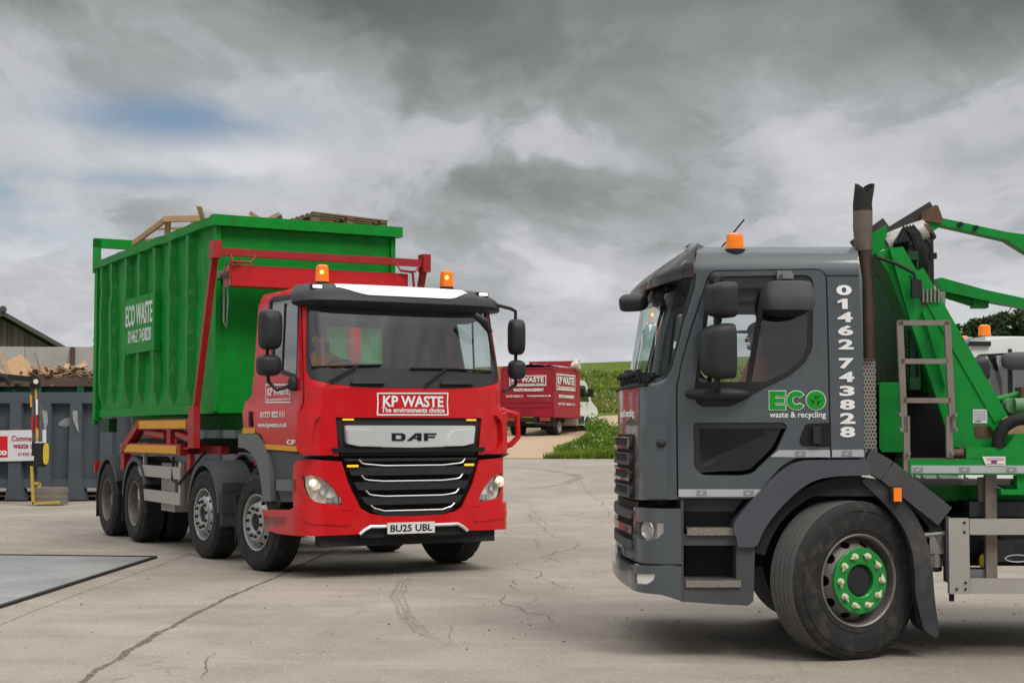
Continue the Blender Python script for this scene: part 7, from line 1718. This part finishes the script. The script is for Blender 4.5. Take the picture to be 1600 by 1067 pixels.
# folding arm with striped leg in front of the slate container
AY = 31.2; fa = bpy.data.objects.new('folding_arm', None); COL.objects.link(fa); fa.location = (-10, AY, 0); tag(fa, 'black folding arm carrying a red and white striped leg and a yellow lever', 'hydraulic arm')
fw = lambda x, y, d=0: wy(x, y, AY + d) - Vector((-10, AY, 0))
b = MB(); b.bar(fw(-80, 594), fw(16, 591), .14, .14, bev=.02); b.bar(fw(14, 589), fw(50, 592.5), .18, .11, bev=.02); b.tube([fw(0, 587, -.1), fw(8, 588, -.12), fw(12, 595, -.1), fw(16, 600, -.08)], .06, 8); b.bar(fw(-78, 594), fw(-78, 781), .3, .3, up=(1, 0, 0)); b.build('arm', CHASSIS, fa)
b = MB(); b.tube([fw(55, 596, -.12), fw(55, 596, .12)], .10, 16); b.box(fw(55, 600), (.16, .2, .2), bev=.04); hd = b.build('pivot_head', CHASSIS, fa)
b = MB(); b.tube([fw(56, 596, -.13), fw(56, 596, -.15)], .05, 14); b.build('dial', PLATE, hd)
LEG = mat('grey leg steel', (.10, .10, .10), .5)
b = MB(); b.bar(fw(52, 604), fw(53, 690), .05, .06, up=(1, 0, 0)); b.bar(fw(63, 630), fw(63.5, 690), .06, .06, up=(1, 0, 0)); b.tube([fw(63, 632), fw(63, 688)], .04, 8); b.build('leg_tube', LEG, fa)
for x, y0, y1, m_ in ((56, 604, 624, YELLOW), (57.5, 624, 648, DECAL), (57, 648, 668, RED), (57.3, 668, 688, YELLOW), (50.5, 653, 675, RED), (48.5, 617, 636, YELLOW)): b = MB(); b.bar(fw(x, y0, -.06), fw(x + .3, y1, -.06), .04, .03, up=(1, 0, 0)); b.build('stripe', m_, fa)
b = MB(); b.tube([fw(52, 690, -.05), fw(52, 712, -.05)], .03, 8); b.box(fw(62, 708), (.17, .2, .42), bev=.03); b.box(fw(61, 727), (.22, .2, .06), bev=.01); b.build('valve_box', CHASSIS, fa)
b = MB(); LV = Flat(fw(71.5, 709, -.16), (1, 0, 0), (0, 0, 1), (0, -1, 0)); b.panel(LV, [(math.copysign(abs(math.cos(a)) ** .6, math.cos(a)) * .055, math.copysign(abs(math.sin(a)) ** .7, math.sin(a)) * .21) for a in [2 * math.pi * i / 28 for i in range(28)]], [ell(.0, .09, .022, .022, 12)], 0, .04, bev=.006, sub=False); b.build('lever', mat('bright yellow lever', (.62, .42, .03), .5, var=.08), fa)
yb = bpy.data.objects.new('yellow_bracket', None); COL.objects.link(yb); q0 = wy(50, 787, AY - .1); yb.location = (q0.x, q0.y, 0); tag(yb, 'yellow steel bracket standing on the concrete in front of the slate container', 'bracket')
YM = mat('worn yellow steel', (.48, .33, .04), .6, var=.25, dirt=.6, dirtcol=(.35, .24, .08)); fb_ = lambda x, y: wy(x, y, AY - .1) - Vector((q0.x, q0.y, 0))
b = MB(); b.bar(fb_(49.5, 728), fb_(52, 787), .06, .05, up=(1, 0, 0), bev=.006); b.build('upright', YM, yb); b = MB(); b.bar(fb_(51, 786.5), fb_(94, 784), .06, .05, bev=.006); b.build('foot', YM, yb); b = MB(); b.bar(fb_(53, 755), fb_(63, 755), .03, .05); b.bar(fb_(62, 755), fb_(62, 762), .03, .05, up=(1, 0, 0)); b.build('catch', YM, yb)
bl = bpy.data.objects.new('timber_block', None); COL.objects.link(bl); q0 = wy(78, 783, AY + .25); bl.location = (q0.x, q0.y, 0); tag(bl, 'weathered grey block of stacked sleepers held by the yellow bracket', 'timber block')
w_ = (wy(103, 783, AY + .25) - wy(54, 783, AY + .25)).x; 
for k in range(3): b = MB(); b.box((0, 0, .02 + .115 * (k + .5)), (w_ - .02 * (k % 2), .34, .11), bev=.012); b.build('sleeper', mat('grey sleeper', (.20, .18, .145), .9, var=.25, scale=9, dirt=.4, dirtcol=(.11, .10, .085)), bl)

# ================================================================== TREES beyond the white lorry
DLEAF = leaf_mat('dark evergreen leaves', (.042, .082, .026), .15, .5); BARK = mat('dark bark', (.045, .035, .026), .95, var=.3)
def tree(px_, Y, top, wid, lab, n=9000):
    x = (px_ - 800) / 2400 * Y; z0 = terrain(x, Y); ht = CZ + (HZ - top) / 2400 * Y - z0; w = wid / 2400 * Y
    r = bpy.data.objects.new('evergreen_tree', None); COL.objects.link(r); r.location = (x, Y, z0); tag(r, lab, 'tree', 'trees beyond the white lorry')
    b = MB(); b.tube([(0, 0, -.2), (.05, 0, ht * .3), (-.05, .1, ht * .6), (0, 0, ht * .85)], [.22, .18, .12, .04], 8)
    for k in range(7): a = rnd.uniform(0, 6.28); z = ht * rnd.uniform(.25, .7); b.tube([(0, 0, z), (math.cos(a) * w * .5, math.sin(a) * w * .5, z + ht * .18)], [.08, .02], 6)
    b.build('trunk', BARK, r)
    b = MB(); cl = []
    for k in range(70):
        z = ht * (.18 + .82 * rnd.random() ** .8); rr = w * .95 * (1.06 - z / ht) ** .4 * rnd.uniform(.2, 1); a = rnd.uniform(0, 6.28); cl.append((Vector((math.cos(a) * rr, math.sin(a) * rr, z * .97)), rnd.uniform(.22, .5) * w * .42))
    for k in range(n):
        c, q = rnd.choice(cl); v = Vector((rnd.gauss(0, 1), rnd.gauss(0, 1), rnd.gauss(0, 1))).normalized() * q * (rnd.random() ** .5); leaf(b, c + v, rnd.uniform(.06, .14))
    b.build('crown', DLEAF, r)
tree(1540, 72, 493, 66, 'dark evergreen tree showing just above the near beacon of the white lorry'); tree(1570, 75, 491, 60, 'dark evergreen tree rising between the near beacon and the tallest tree'); tree(1602, 73, 484, 72, 'tallest dark evergreen tree at the right edge under the green loading arm'); tree(1515, 78, 503, 46, 'lowest dark evergreen tree nearest to the green gantry plate', 3600); tree(1640, 76, 480, 60, 'dark evergreen tree at the far right end of the tree row') if False else None
